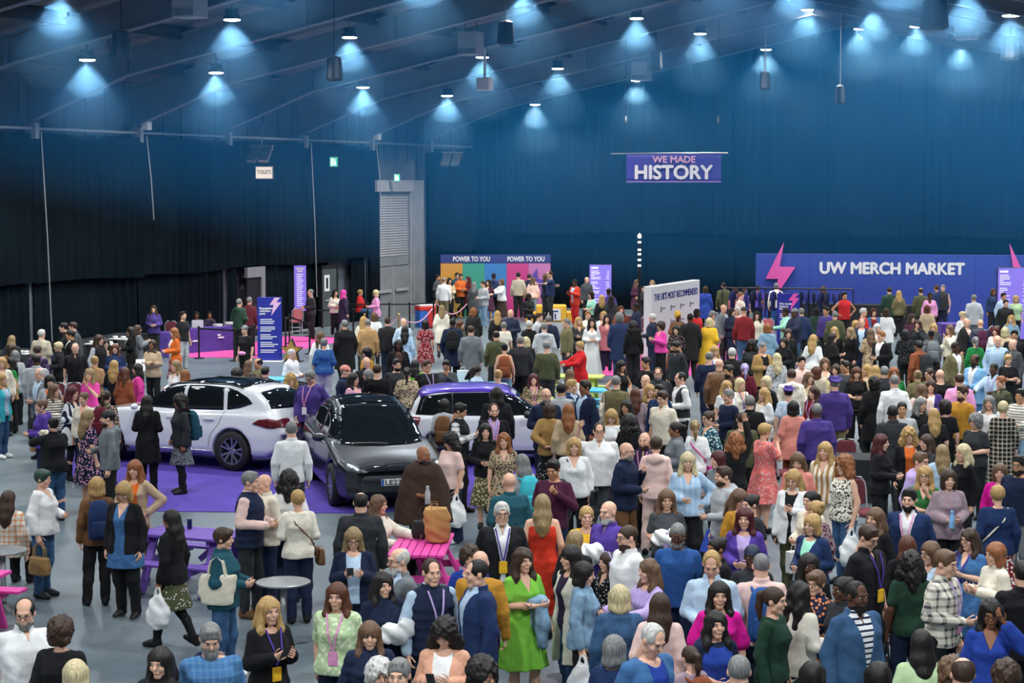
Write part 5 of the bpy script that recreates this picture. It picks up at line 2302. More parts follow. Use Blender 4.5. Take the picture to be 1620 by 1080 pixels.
def car_grey():
    c = Car(y0=-2.37, y1=2.37, wr=.355, wx=.95, axles=(-1.45, 1.44), tumble=.36,
            plan=[(-2.37, .60), (-2.22, .80), (-1.9, .91), (-1.2, .945), (0, .945), (1.6, .94), (2.15, .86), (2.37, .74)],
            deck=[(-2.37, .60), (-2.28, .70), (-2.0, .80), (-1.5, .90), (-1.1, .965), (-.7, 1.0), (0, 1.0), (1.4, 1.06), (2.1, 1.12), (2.3, 1.06), (2.37, .9)],
            sill=[(-2.37, .34), (-2.15, .2), (0, .2), (2.1, .24), (2.37, .4)],
            roof=[(-1.45, .82), (-1.2, .94), (-.5, 1.35), (-.1, 1.53), (.35, 1.605), (.9, 1.585), (1.5, 1.44), (2.0, 1.2), (2.37, .95)],
            gplan=[(-1.4, .74), (-.4, .83), (1.2, .82), (2.0, .72), (2.37, .62)])
    root = empty('car', (-2.49, 32.8, .012), math.radians(15), 'dark grey glossy car facing the camera with number plate LE23', 'car')
    V, Q = c.body()
    pg = paint('dark_grey_metallic_paint', (.022, .027, .037), .5)
    put('car_body', quick_mesh('car_body', V, Q, [pg]), root)
    # windscreen runs into the glass roof
    c.panel('windscreen', 'z', 1, [(-.5, -.12), (0, -.16), (.5, -.12)], [(-.70, -1.08), (-.45, -1.2), (0, -1.25), (.45, -1.2), (.70, -1.08)], GLASSD, root, nu=22, nv=14, off=.016)
    c.panel('roof_glass', 'z', 1, [(-.50, -.06), (0, -.1), (.50, -.06)], [(-.46, 1.3), (0, 1.35), (.46, 1.3)], GLASSD, root, nu=14, nv=16, off=.014)
    c.panel('side_window', 'x', 1, [(-.75, 1.2), (-.4, 1.36), (.2, 1.49)], [(-1.0, 1.03), (-.4, 1.02), (.2, 1.03)], GLASSD, root, both=True)
    c.panel('side_window', 'x', 1, [(.27, 1.49), (.7, 1.47), (1.1, 1.40)], [(.27, 1.03), (.7, 1.05), (1.2, 1.09)], GLASSD, root, both=True)
    for sd in (1, -1):
        s = 1 if sd > 0 else -1
        t = [(.50 * s, .735), (.66 * s, .765), (.80 * s, .80)]
        b = [(.52 * s, .675), (.66 * s, .665), (.80 * s, .70)]
        if s < 0:
            t, b = t[::-1], b[::-1]
        c.panel('headlamp', 'y', -1, t, b, HEADL, root, off=.008)
        t = [(.55 * s, .742), (.66 * s, .752), (.76 * s, .775)]
        b = [(.55 * s, .722), (.66 * s, .728), (.76 * s, .742)]
        if s < 0:
            t, b = t[::-1], b[::-1]
        c.panel('headlamp_strip', 'y', -1, t, b, LEDW, root, off=.014, nv=2)
        t = [(.60 * s, .42), (.82 * s, .45)]
        b = [(.62 * s, .33), (.80 * s, .36)]
        if s < 0:
            t, b = t[::-1], b[::-1]
        c.panel('bumper_vent', 'y', -1, t, b, BLACKP, root)
    c.panel('lower_grille', 'y', -1, [(-.62, .37), (0, .36), (.62, .37)], [(-.56, .25), (0, .24), (.56, .25)], BLACKP, root)
    c.panel('bonnet_gap', 'z', 1, [(-.66, -2.02), (-.4, -2.13), (0, -2.17), (.4, -2.13), (.66, -2.02)], [(-.66, -2.005), (-.4, -2.115), (0, -2.155), (.4, -2.115), (.66, -2.005)], BLACKP, root, off=.002, nv=1)
    c.panel('wiper', 'z', 1, [(-.55, -1.13), (.1, -1.22)], [(-.55, -1.10), (.1, -1.19)], BLACKP, root, off=.02, nv=1)
    c.panel('door_gap', 'x', 1, [(-.98, 1.0), (-1.02, .7), (-.98, .38)], [(-.965, 1.0), (-1.005, .7), (-.965, .38)], BLACKP, root, both=True, off=.002, nv=1)
    c.panel('door_gap', 'x', 1, [(.23, 1.02), (.22, .7), (.2, .38)], [(.245, 1.02), (.235, .7), (.215, .38)], BLACKP, root, both=True, off=.002, nv=1)
    # number plate
    yp = float(c.hit('y', np.array([0.0]), np.array([.5]), -1)[0])
    pl = put('number_plate', MB().bevbox(-.26, .26, -.012, .012, -.056, .056, .006).mesh('number_plate', PLATEW), root, loc=(0, yp - .03, .5))
    pl.rotation_euler = (-.1, 0, 0)
    put('plate_band', MB().box(-.258, -.215, -.0155, -.0125, -.054, .054).mesh('plate_band', PLATEB), pl)
    lettering('LE23', .26, .078, pl, -.06, 0, -.016, PLATEK, .02)
    lettering('UW', .1, .078, pl, .19, 0, -.016, PLATEK, .02) if False else None
    for sd in (1, -1):
        f = Field((-.2, -.2, -.15), (.2, .2, .15), .02)
        f.ell((0, 0, 0), (.115, .085, .07), 0)
        V2, Q2 = f.quads()
        put('wing_mirror', quick_mesh('wing_mirror', V2, Q2, [pg]), root, loc=(sd * 1.02, -.8, 1.06))
    # dashboard badge card and wheel behind the screen are suggested by a rim on the glass edge
    c.wheels(root, 5)
    # the front passenger door stands open
    return root


def car_purple():
    c = Car(y0=-2.05, y1=2.05, wr=.35, wx=.90, axles=(-1.3, 1.3), tumble=.22,
            plan=[(-2.05, .66), (-1.9, .80), (-1.5, .885), (0, .89), (1.5, .885), (1.9, .82), (2.05, .72)],
            deck=[(-2.05, .72), (-1.95, .86), (-1.6, .95), (-1.0, 1.0), (0, 1.0), (1.5, 1.03), (1.95, 1.0), (2.05, .8)],
            sill=[(-2.05, .34), (-1.85, .24), (0, .24), (1.85, .26), (2.05, .4)],
            roof=[(-1.2, .85), (-1.0, .98), (-.45, 1.40), (-.2, 1.50), (.3, 1.55), (1.2, 1.53), (1.7, 1.47), (1.86, 1.3), (2.02, .95)],
            gplan=[(-1.1, .72), (0, .79), (1.4, .78), (2.0, .7)])
    root = empty('car', (-.3, 36.2, .012), math.radians(92), 'white hatchback with glossy purple roof behind the grey car', 'car')
    root.scale = (.97, .84, .97)
    V, Q = c.body()
    pw = MATS['white_car_paint']
    put('car_body', quick_mesh('car_body', V, Q, [pw]), root)
    pp = paint('purple_roof_paint', (.10, .045, .55), .1)
    c.panel('roof_panel', 'z', 1, [(-.63, -.3), (0, -.34), (.63, -.3)], [(-.63, 1.72), (0, 1.8), (.63, 1.72)], pp, root, nu=22, nv=18, off=.022)
    c.panel('roof_edge', 'x', 1, [(-.42, 1.37), (-.2, 1.475), (.3, 1.50), (1.2, 1.49), (1.66, 1.44)], [(-.46, 1.34), (-.22, 1.43), (.3, 1.452), (1.2, 1.445), (1.7, 1.40)], pp, root, both=True, off=.016, nu=24, nv=4)
    c.panel('window_band', 'x', 1, [(-.62, 1.235), (-.3, 1.405), (.15, 1.44), (1.0, 1.435), (1.7, 1.37)], [(-.86, 1.01), (-.3, 1.0), (.15, 1.0), (1.0, 1.01), (1.84, 1.02)], GLASSD, root, both=True, off=.008, nu=26, nv=8)
    for y0, y1 in ((.14, .19), (.99, 1.03)):
        c.panel('window_divider', 'x', 1, [(y0, 1.435), (y1, 1.435)], [(y0, 1.01), (y1, 1.01)], BLACKP, root, both=True, off=.014, nu=2, nv=6)
    c.panel('windscreen', 'z', 1, [(-.56, -.42), (0, -.46), (.56, -.42)], [(-.64, -1.0), (0, -1.08), (.64, -1.0)], GLASSD, root)
    c.panel('rear_window', 'y', 1, [(-.5, 1.38), (.5, 1.38)], [(-.58, 1.08), (.58, 1.08)], GLASSD, root)
    c.panel('tail_lamp', 'x', 1, [(1.72, .97), (1.95, .98)], [(1.82, .70), (1.98, .72)], REDLENS, root, both=True, off=.015)
    c.panel('door_gap', 'x', 1, [(.17, 1.0), (.15, .66), (.12, .4)], [(.182, 1.0), (.162, .66), (.132, .4)], BLACKP, root, both=True, off=.002, nv=1)
    c.panel('wheel_arch_trim', 'x', 1, [(-.86, .34), (.86, .34)], [(-.86, .27), (.86, .27)], BLACKP, root, both=True, off=.012)
    for sd in (1, -1):
        f = Field((-.2, -.2, -.15), (.2, .2, .15), .02)
        f.ell((0, 0, 0), (.105, .085, .075), 0)
        V2, Q2 = f.quads()
        put('wing_mirror', quick_mesh('wing_mirror', V2, Q2, [BLACKP]), root, loc=(sd * .96, -.66, 1.04))
    # pale lettering on the doors, read from the camera's side (the car's right flank)
    grey = pmat('pale_grey_lettering', (.45, .42, .52), .5)
    holder = put('door_lettering', text_mesh('UW', .34, .01, grey), root, loc=(.905, .62, .72))
    holder.rotation_euler = (math.pi / 2, 0, math.pi / 2)
    h2 = put('door_lettering', text_mesh('house', .13, .01, grey), root, loc=(.905, -.42, .66))
    h2.rotation_euler = (math.pi / 2, 0, math.pi / 2)
    c.wheels(root, 5)
    return root


car_suv()
car_grey()
car_purple()
# ------------------------------------------------------------------ floor coverings
def carpet(name, pts, mat, label, z=.0):
    o = flat(name, [at(x, y) for x, y in pts], z, mat)
    return tag(o, label, 'carpet')


M_PURPLEC = pmat('purple_carpet_pile', (.075, .04, .34), .95, bump=.4, bscale=60, var=.12, vscale=2)
M_PINKC = pmat('pink_carpet_pile', (.72, .08, .36), .95, bump=.4, bscale=60, var=.1, vscale=2)
carpet('carpet', [(100, 745), (178, 808), (548, 812), (880, 800), (880, 665), (420, 640), (110, 690)], M_PURPLEC, 'large purple carpet under the three parked cars')
carpet('carpet', [(283, 565), (412, 566), (534, 541), (534, 534), (450, 532), (378, 545), (296, 556)], M_PINKC, 'pink carpet strip in front of the purple reception desk')
carpet('carpet', [(925, 594), (1110, 594), (1195, 566), (1205, 545), (1100, 545), (940, 576)], M_PINKC, 'pink carpet strip beside the white recommendation wall')

M_WHITE = pmat('white_lettering', (.82, .82, .84), .6)
M_BLACKC = pmat('black_tablecloth', (.012, .014, .018), .9, bump=.3, bscale=10)
M_BLACKM = pmat('black_metal', (.015, .016, .018), .45, metal=.3)
M_STEELB = pmat('brushed_steel', (.5, .51, .52), .35, metal=.9)
M_BLUEB = pmat('blue_board', (.012, .022, .30), .5)
M_MERCH = pmat('merch_wall_blue', (.03, .06, .36), .7, var=.05, vscale=.6)
M_PINKB = pmat('pink_bolt', (.80, .10, .42), .6)
M_PALEPINK = pmat('pale_pink_print', (.80, .48, .72), .6)
M_NAVYH = pmat('navy_header', (.03, .035, .20), .6)
M_SCREEN = pmat('lit_purple_screen', (.21, .15, .62), .4, emit=.55)
M_SCREENT = pmat('screen_text', (.75, .72, .9), .5, emit=.5)
M_PURPLECL = pmat('purple_tablecloth', (.075, .035, .25), .85, bump=.4, bscale=7, var=.15, vscale=3)


def bolt_poly(px, cx, cy, s):
    return [((x - cx) * s, (cy - y) * s) for x, y in px]


# ------------------------------------------------------------------ display walls
def wall_board(name, x0, x1, ytop, zc, label, cat, thick, mat, z0=0.0, ybot=None):
    """an upright board facing the camera at depth zc; returns root, width, height"""
    s = zc / FPX
    X0, X1 = (x0 - 810) * s, (x1 - 810) * s
    top = at_depth(x0, ytop, zc).z
    root = empty(name, ((X0 + X1) / 2, zc, 0), 0, label, cat)
    return root, X1 - X0, top, s


# POWER TO YOU photo wall
rt_, w_, h_, s_ = wall_board('photo_wall', 697, 871, 403, 76.0, 'POWER TO YOU photo wall with orange, teal, blue and pink stripes', 'display wall', .2, None)
hd = .32
for i, (hexc, nm) in enumerate((('d99a3a', 'orange'), ('3f9f88', 'teal'), ('3f82c8', 'blue'), ('cf3f86', 'magenta'), ('c87ab4', 'mauve'))):
    x0 = -w_ / 2 + w_ * i / 5
    MB().box(x0 + .003, x0 + w_ / 5 - .003, -.05, .15, 0, h_ - hd - .003).build('stripe_panel', pmat('stripe_' + nm, lin(hexc), .7), rt_)
MB().box(-w_ / 2, w_ / 2, -.07, .15, h_ - hd, h_).build('header', M_NAVYH, rt_)
for xc in (746, 832):
    lettering('POWER TO YOU', 58 * s_, 7.5 * s_, rt_, (xc - 784) * s_, h_ - hd / 2, -.078, M_WHITE, .03)
MB().prism([(-.1, .95), (-.45, .35), (-.12, .35), (-.3, -.25), (.22, .5), (-.05, .5)], -.14, -.06).build('lightning_bolt', pmat('purple_bolt', (.12, .06, .42), .6), rt_, loc=(1.75, -.02, 1.0))

# winners' podium in yellow
M_YEL = pmat('yellow_podium_paint', (.82, .42, .03), .6)
pd = empty('podium', at_depth(872, 505, 73.5) * 1, 0, 'yellow stepped podium with a white board on its front', 'podium')
pd.location.z = 0
MB().bevbox(-.58, .58, -.5, .5, 0, .62, .02).build('upper_step', M_YEL, pd)
MB().bevbox(-1.0, -.59, -.45, .5, 0, .36, .02).build('lower_step', M_YEL, pd)
MB().bevbox(.59, 1.0, -.45, .5, 0, .36, .02).build('lower_step', M_YEL, pd)
bd = MB().box(-.36, .36, -.53, -.505, .06, .5).build('board', PLATEW, pd)
MB().box(-.1, .26, -.536, -.53, .38, .44).box(.02, .08, -.536, -.53, .1, .32).box(.12, .18, -.536, -.53, .1, .32).build('lettering', M_NAVYH, bd)


def star(px, py, zc, R, yaw, label):
    root = empty('gold_star', at_depth(px, py, zc), yaw, label, 'star')
    root.location.z = 0
    P, P2 = [], []
    for k in range(10):
        a = math.pi / 2 + k * math.pi / 5
        r = R if k % 2 == 0 else R * .45
        P.append((r * math.cos(a), r * math.sin(a) + R))
        P2.append((r * 1.1 * math.cos(a), r * 1.1 * math.sin(a) + R))
    MB().prism(P, -.09, .06).build('gold_face', pmat('gold_glitter', (.45, .27, .06), .45, metal=.5, bump=.8, bscale=90, var=.4, vscale=40), root)
    MB().prism(P2, -.05, .09).build('black_edge', M_BLACKM, root)
    MB().box(-.25, .25, .0, .35, 0, .03).box(-.03, .03, .06, .12, .0, R).build('stand', M_BLACKM, root)


star(715, 497, 74.5, .45, math.radians(50), 'gold glitter star standing by the striped photo wall')
star(462, 572, 56.5, .34, math.radians(-15), 'gold star standing beside the blue collection point sign')

# promo bin
bn = empty('promotional_bin', at(673, 517), .4, 'red, white and blue promotional bin behind the rope barrier', 'bin')
MB().bevbox(-.32, .0, -.26, .26, 0, .62, .02).build('blue_side', pmat('bin_blue', (.03, .14, .55), .5), bn)
MB().bevbox(.0, .32, -.26, .26, 0, .62, .02).build('red_side', pmat('bin_red', (.62, .03, .03), .5), bn)
MB().bevbox(-.33, .33, -.27, .27, .62, .78, .02).build('red_rim', pmat('bin_red', (.62, .03, .03), .5), bn)
MB().bevbox(-.3, .3, -.24, .24, .78, .84, .02).build('white_lid', PLATEW, bn)


# lit purple menu screens
def menu(px0, px1, ytop, zc, label):
    root, w, h, s = wall_board('menu_screen', px0, px1, ytop, zc, label, 'screen', .1, None)
    MB().bevbox(-w / 2, w / 2, -.03, .06, .12, h, .01).build('casing', M_BLACKM, root)
    sc = MB().box(-w / 2 + .02, w / 2 - .02, -.036, -.031, .16, h - .02).build('screen', M_SCREEN, root)
    MB().box(-w / 2, w / 2, -.2, .2, 0, .12).build('base', M_BLACKM, root)
    t = MB()
    rs = random.Random(5)
    t.box(-w / 2 + .08, -w / 2 + .36, -.04, -.036, h - .17, h - .1)
    for i in range(22):
        z = h - .27 - i * .062
        if i in (6, 12, 17):
            continue
        t.box(-w / 2 + .08, -w / 2 + .2 + rs.random() * .28, -.04, -.036, z, z + .028)
        t.box(w / 2 - .26 + rs.random() * .08, w / 2 - .1, -.04, -.036, z, z + .02)
    t.build('lettering', M_SCREENT, sc)


menu(932, 968, 418, 74.5, 'lit purple menu screen beside the yellow podium')
menu(1578, 1630, 423, 63.0, 'lit purple menu screen at the end of the merch market wall')


# info boards with a bolt and print
def info(name, px0, px1, ytop, zc, label, head, boltcol, rows, lift=0.0):
    root, w, h, s = wall_board(name, px0, px1, ytop, zc, label, 'sign', .1, None)
    bd = MB().bevbox(-w / 2, w / 2, -.02, .02, lift, h, .006).build('board', M_BLUEB, root)
    MB().bevbox(-w / 2 - .03, w / 2 + .03, -.22, .22, 0, .035, .01).build('foot', PLATEW, root)
    k = w / .74
    MB().prism([(.16 * k, .0), (.0, -.22 * k), (.13 * k, -.22 * k), (.05 * k, -.55 * k), (.36 * k, -.14 * k), (.21 * k, -.14 * k), (.33 * k, .0)], -.026, -.02).build('lightning_bolt', boltcol, bd, loc=(0, 0, h - .01))
    me = lettering(head, .40 * k, .24 * k, bd, -.1 * k, h - .42 * k, -.024, M_WHITE, .03, line=.9, align='LEFT')
    t = MB()
    rs = random.Random(3)
    for i in range(rows):
        z = h - .68 * k - i * .058 * k
        if z < lift + .1:
            break
        if i % 4 == 3:
            continue
        x1 = -w / 2 + .12 * k + (.28 + rs.random() * .22) * k
        t.box(-w / 2 + .09 * k, x1, -.024, -.02, z, z + .026 * k)
    t.build('lettering', M_WHITE, bd)
    return root


info('collection_sign', 406, 445, 470, 56.7, 'blue Recognition collection point sign with pale pink bolt', 'Recognition\ncollection\npoint', M_PALEPINK, 18)
info('history_sign', 1230, 1266, 464, 62.0, 'blue We made history sign with pink bolt among the crowd', 'We made\nhistory.\nWe\'re', M_PINKB, 8)

# tall purple schedule board
rt_, w_, h_, s_ = wall_board('schedule_board', 465, 484, 420, 67.5, 'tall narrow purple schedule board by the black drapes', 'sign', .1, None)
bd = MB().bevbox(-w_ / 2, w_ / 2, -.02, .02, .8, h_, .005).build('board', M_SCREEN, rt_)
MB().box(-.02, .02, .0, .04, 0, .82).box(-.25, .25, -.2, .2, 0, .03).build('stand', M_BLACKM, rt_)
MB().box(-.14, .14, -.026, -.02, h_ - .14, h_ - .08).box(-.09, .09, -.026, -.02, h_ - .23, h_ - .17).build('lettering', M_WHITE, bd)
t = MB()
for i in range(17):
    t.box(-.12, .12 - (i % 3) * .03, -.026, -.02, h_ - .32 - i * .07, h_ - .29 - i * .07)
t.build('lettering', M_SCREENT, bd)

# THE UK'S MOST RECOMMENDED wall
pl, pr = at(1029, 586), Vector((5.72, 57.9, 0))
dx = (pr - pl)
L_ = dx.length
rw = empty('recommendation_wall', pl, math.atan2(dx.y, dx.x), 'white wall reading THE UK\'S MOST RECOMMENDED among the crowd', 'display wall')
MB().bevbox(0, L_, -.02, .22, 0, 2.4, .015).build('board', pmat('white_board', (.60, .62, .64), .6), rw)
lettering("THE UK'S MOST RECOMMENDED", L_ * .9, .2, rw, L_ * .5, 2.08, -.026, M_NAVYH, .02)
t = MB()
for j, z in enumerate((1.72, 1.3)):
    for i in range(4):
        x = L_ * (.2 + .2 * i)
        t.box(x - .08, x - .0, -.026, -.02, z - .1, z + .06)
        t.box(x + .06, x + .3, -.026, -.02, z - .02, z + .02)
t.build('logo_marks', pmat('grey_logo_print', (.10, .11, .13), .6), rw)

# UW MERCH MARKET wall
a_, b_ = at_depth(1195, 480, 70.0), at_depth(1720, 480, 67.9)
a_.z = b_.z = 0
dx = b_ - a_
L_ = dx.length
mw = empty('merch_wall', a_, math.atan2(dx.y, dx.x), 'long blue wall reading UW MERCH MARKET', 'display wall')
npan = 6
for i in range(npan):
    MB().box(L_ * i / npan + .004, L_ * (i + 1) / npan - .004, -.02, .15, 0, 2.75).build('wall_panel', M_MERCH, mw)
s_ = 69.2 / FPX
ox = 1195
lettering('UW MERCH MARKET', 223 * s_, 17.5 * s_, mw, (1408.5 - ox) * s_, 2.75 - 22 * s_, -.03, M_WHITE, .05)
bp = [(1239.5, 382), (1211, 441), (1231, 441), (1222, 478), (1258, 422), (1233, 421.5)]
MB().prism([((x - ox) * s_, 2.75 + (401 - y) * s_) for x, y in bp], -.16, -.04).build('lightning_bolt', M_PINKB, mw)
bp = [(2 * 1588 + 2 - x - 348.5 + .0, y) for x, y in bp]
bp = [(1588 - (x - 1239.5), y + 1) for x, y in [(1239.5, 382), (1211, 441), (1231, 441), (1222, 478), (1258, 422), (1233, 421.5)]]
MB().prism([((x - ox) * s_, 2.75 + (401 - y) * s_) for x, y in bp], -.16, -.04).build('lightning_bolt', M_PINKB, mw)

# WE MADE HISTORY banner hung from the roof
zc = 66.0
s_ = zc / FPX
top = at_depth(1066, 243, zc)
bn = empty('hanging_banner', top, 0, 'purple WE MADE HISTORY banner hanging under the roof', 'banner')
w_, h_ = 149 * s_, 44 * s_
V, F = [], []
nx, nz = 16, 6
for j in range(nz + 1):
    for i in range(nx + 1):
        x = -w_ / 2 + w_ * i / nx
        z = -h_ * j / nz
        y = .03 * math.sin(i * 1.1) * (j / nz) * .6 + .04 * math.sin(math.pi * i / nx) * math.sin(math.pi * j / nz)
        V.append((x, y, z))
for j in range(nz):
    for i in range(nx):
        a = j * (nx + 1) + i
        F.append((a, a + nx + 1, a + nx + 2, a + 1))
sh = put('banner_sheet', mesh_from('banner_sheet', V, F, [pmat('banner_purple', (.055, .03, .33), .6)], True), bn)
so = sh.modifiers.new('thickness', 'SOLIDIFY')
so.thickness = .02
lettering('WE MADE', 67 * s_, 10 * s_, bn, 0, -9 * s_, -.07, pmat('pink_lettering', (.80, .42, .60), .6), .03)
lettering('HISTORY', 121 * s_, 21 * s_, bn, 0, -29 * s_, -.07, M_WHITE, .04)
MB().tube([(-99 * s_, 0, 0), (85 * s_, 0, .02)], .025, 6).build('bar', M_STEELB, bn)
MB().tube([(-w_ / 2, 0, -h_), (w_ / 2, 0, -h_)], .03, 6).build('lower_bar', pmat('lilac_bar', (.3, .2, .6), .5), bn)
for sx in (-75, 70):
    zt = 2.2
    MB().tube([(sx * s_, 0, 0), (sx * s_ - .03, 0, zt * .5), (sx * s_ - .02, 0, 4.6)], .012, 5).build('rope', M_BLACKM, bn)
    MB().lathe([(.03, 1.05), (.05, 1.15), (.03, 1.3)], 6, c=(sx * s_ - .02, 0, 0)).build('shackle', M_STEELB, bn)

# slim light mast
ms = empty('light_mast', at_depth(1011, 500, 66), 0, 'slim black mast with bands of small white lights', 'light mast')
ms.location.z = 0
zt = at_depth(1011, 372, 66).z
MB().tube([(0, 0, 0), (0, 0, zt - .1)], .05, 8).lathe([(.25, 0), (.25, .04), (.05, .06)], 12).build('pole', M_BLACKM, ms)
lit = pmat('lit_white_band', (.9, .88, .8), .5, emit=1.2)
MB().lathe([(.0, zt - .12), (.06, zt - .1), (.07, zt), (.0, zt + .08)], 10, caps=False).build('top_light', lit, ms, smooth=True)
for y in (383, 395, 402, 411, 420):
    z = at_depth(1011, y, 66).z
    MB().lathe([(.056, z - .035), (.062, z), (.056, z + .035)], 10).build('light_band', lit, ms)


# ------------------------------------------------------------------ left wall fittings
def on_wall(name, px, py, label, cat, u=.55):
    p = at_left(px, py, u)
    return empty(name, p, -YAW + math.radians(-62) if False else math.radians(90) - YAW, label, cat)


# TOILETS sign under a pair of louvred lamps
M_SIGNLIT = pmat('lit_cream_sign', (.80, .70, .60), .5, emit=.9)
M_GREENLIT = pmat('lit_green_sign', (.06, .48, .30), .5, emit=.9)
M_WHITELIT = pmat('lit_white_mark', (.8, .9, .85), .5, emit=.9)
M_LOUV = pmat('louvre_grey', (.22, .23, .25), .5, metal=.3)
p = at_left(418, 273, 1.6)
sg = empty('toilets_sign', p, 0, 'lit cream sign reading TOILETS under a louvred lamp', 'sign')
sw, shh = .30, .22
MB().bevbox(-sw, sw, -.05, .05, -shh, shh, .01).build('frame', M_LOUV, sg)
MB().box(-sw + .03, sw - .03, -.056, -.05, -shh + .03, shh - .03).build('panel', M_SIGNLIT, sg)
lettering('TOILETS', .47, .13, sg, 0, .02, -.06, PLATEK, .02, 1.1)


def louvre_pair(px, py, u, label):
    p = at_left(px, py, u)
    root = empty('louvred_lamp', p, 0, label, 'ceiling lamp')
    root.rotation_euler = (math.radians(-25), 0, 0)
    for k in (-1, 1):
        b = MB().box(-.17, .17, -.12, .12, .26, .34).build('housing', M_LOUV, root, loc=(k * .2, 0, 0))
        for i in range(7):
            put('slat', LOUV_SLAT, b, loc=(-.02 * i, 0, .22 - i * .07))
    MB().tube([(0, 0, .34), (0, .1, .9), (0, .1, 1.2)], .02, 6).build('hanger', M_LOUV, root)
    MB().bar((-.42, 0, .36), (.42, 0, .36), .05).build('crossbar', M_LOUV, root)


LOUV_SLAT = MB().box(-.16, .16, -.1, .1, -.014, .014).mesh('slat', M_LOUV)
louvre_pair(413, 246, 1.6, 'pair of grey louvred lamps hanging above the TOILETS sign')
louvre_pair(716, 254, 2.2, 'pair of grey louvred lamps hanging in the far corner')


def exit_sign(px, py, label, ang=0.0, s=1.0):
    p = at_left(px, py, .7)
    root = empty('exit_sign', p, ang, label, 'sign')
    MB().bevbox(-.15 * s, .15 * s, -.03, .03, -.19 * s, .19 * s, .008).build('box', M_LOUV, root)
    MB().box(-.14 * s, .14 * s, -.035, -.03, -.17 * s, .17 * s).build('panel', M_GREENLIT, root)
    MB().box(-.1 * s, -.02 * s, -.04, -.035, -.14 * s, .13 * s).prism([(.0, -.12 * s), (.09 * s, -.12 * s), (.05 * s, .12 * s), (.01 * s, .1 * s)], -.04, -.035).build('running_figure', M_WHITELIT, root)


exit_sign(528, 256, 'lit green exit sign on the black drape left of the shutter', 0)
exit_sign(628, 281, 'small lit green exit sign above the roller shutter', 0, .8)

# roller shutter with steel doors below
pa, pb = at_left(592, 480, .1), at_left(668, 480, .1)
a_ = Vector((pa.x, pa.y, 0))
b_ = Vector((pb.x, pb.y, 0))
dx = b_ - a_
L_ = dx.length
M_SHUT = pmat('shutter_grey', (.30, .30, .315), .5, var=.1, vscale=2)
M_DOORG = pmat('door_grey', (.20, .21, .225), .5, var=.12, vscale=2)
sd = empty('door_1', a_, math.atan2(dx.y, dx.x))
tag(sd, kind='structure')
zs0, zs1, zh = at_left(620, 406, .1).z, at_left(620, 303, .1).z, at_left(620, 285, .1).z
Ls = L_ * .70
n = 26
for i in range(n):
    z0 = zs0 + (zs1 - zs0) * i / n
    hh = (zs1 - zs0) / n
    if i == 0:
        SLAT = MB().prism([(0, 0), (0, 0), (0, 0)], 0, 0) if False else None
        V = []
        for x in (0, Ls):
            V += [(x, 0, 0), (x, -.03, hh * .3), (x, -.03, hh * .75), (x, 0, hh * .98)]
        SLAT = mesh_from('slat', V, [(0, 1, 5, 4), (1, 2, 6, 5), (2, 3, 7, 6)], [M_SHUT])
    put('slat', SLAT, sd, loc=(0, 0, z0))
MB().box(-.05, Ls + .1, -.2, .05, zs1, zh).build('shutter_box', M_SHUT, sd)
MB().box(Ls, L_ + .02, -.08, .05, 0, zh).build('side_panel', M_DOORG, sd)
MB().box(Ls + .0, Ls + .1, -.12, .05, 0, zs1).build('guide_rail', M_SHUT, sd)
MB().box(0, Ls, -.04, .05, zs0 - .35, zs0).build('lintel', M_DOORG, sd)
for k in range(2):
    x0 = Ls * .5 * k + .06
    df = MB().box(x0, x0 + Ls * .5 - .1, -.05, .0, .02, zs0 - .38).build('door_leaf', M_DOORG, sd)
    MB().bevbox(x0 + .15, x0 + Ls * .5 - .25, -.13, -.06, 1.0, 1.12, .01).build('push_bar', M_SHUT, df)
    MB().box(x0 + Ls * .5 - .1, x0 + Ls * .5 - .02, -.08, .0, .0, zs0 - .36).build('door_post', M_SHUT, sd)
MB().box(Ls + .2, Ls + .27, -.14, -.08, .6, 2.6).build('conduit', M_SHUT, sd)
# grey side door with white notice
pa, pb = at_left(508, 490, .35), at_left(531, 490, .35)
a_, b_ = Vector((pa.x, pa.y, 0)), Vector((pb.x, pb.y, 0))
dx = b_ - a_
s2 = empty('door_2', a_, math.atan2(dx.y, dx.x))
tag(s2, kind='structure')
L_ = dx.length
MB().box(0, L_, -.05, .05, 0, 2.2).build('door_leaf', pmat('slate_door', (.06, .075, .08), .5), s2)
MB().box(-.08, 0, -.08, .08, 0, 2.3).box(L_, L_ + .08, -.08, .08, 0, 2.3).box(-.08, L_ + .08, -.08, .08, 2.2, 2.3).build('door_frame', M_BLACKM, s2)
MB().box(L_ * .15, L_ * .5, -.06, -.05, 1.35, 1.95).build('notice', PLATEW, s2)
MB().box(L_ * .2, L_ * .6, -.09, -.05, .98, 1.04).build('push_bar', M_SHUT, s2)
MB().box(L_ * .26, L_ * .4, -.064, -.06, 1.45, 1.85).build('notice_print', M_BLACKM, s2)
# dark doorway with pale frame behind the desk
pa, pb = at_left(391, 470, .3), at_left(412, 470, .3)
a_, b_ = Vector((pa.x, pa.y, 0)), Vector((pb.x, pb.y, 0))
dx = b_ - a_
s3 = empty('door_3', a_, math.atan2(dx.y, dx.x))
tag(s3, kind='structure')
L_ = dx.length
MB().box(0, L_, .0, .05, 0, 2.1).build('door_leaf', M_BLACKM, s3)
MB().box(-.05, L_, -.06, .06, 2.1, 2.45).box(L_, L_ + .25, -.06, .06, 0, 2.45).build('door_frame', M_DOORG, s3)


# ------------------------------------------------------------------ things hanging in the roof
def on_roof(px, py, off):
    d = ray(px, py)
    o = np.array([0, 0, CAMH])
    for t in np.arange(22, 100, .05):
        q = o + d * t
        e = q - CORNER
        if q[2] > zlow(float(e @ UD)) + off:
            return Vector(q)


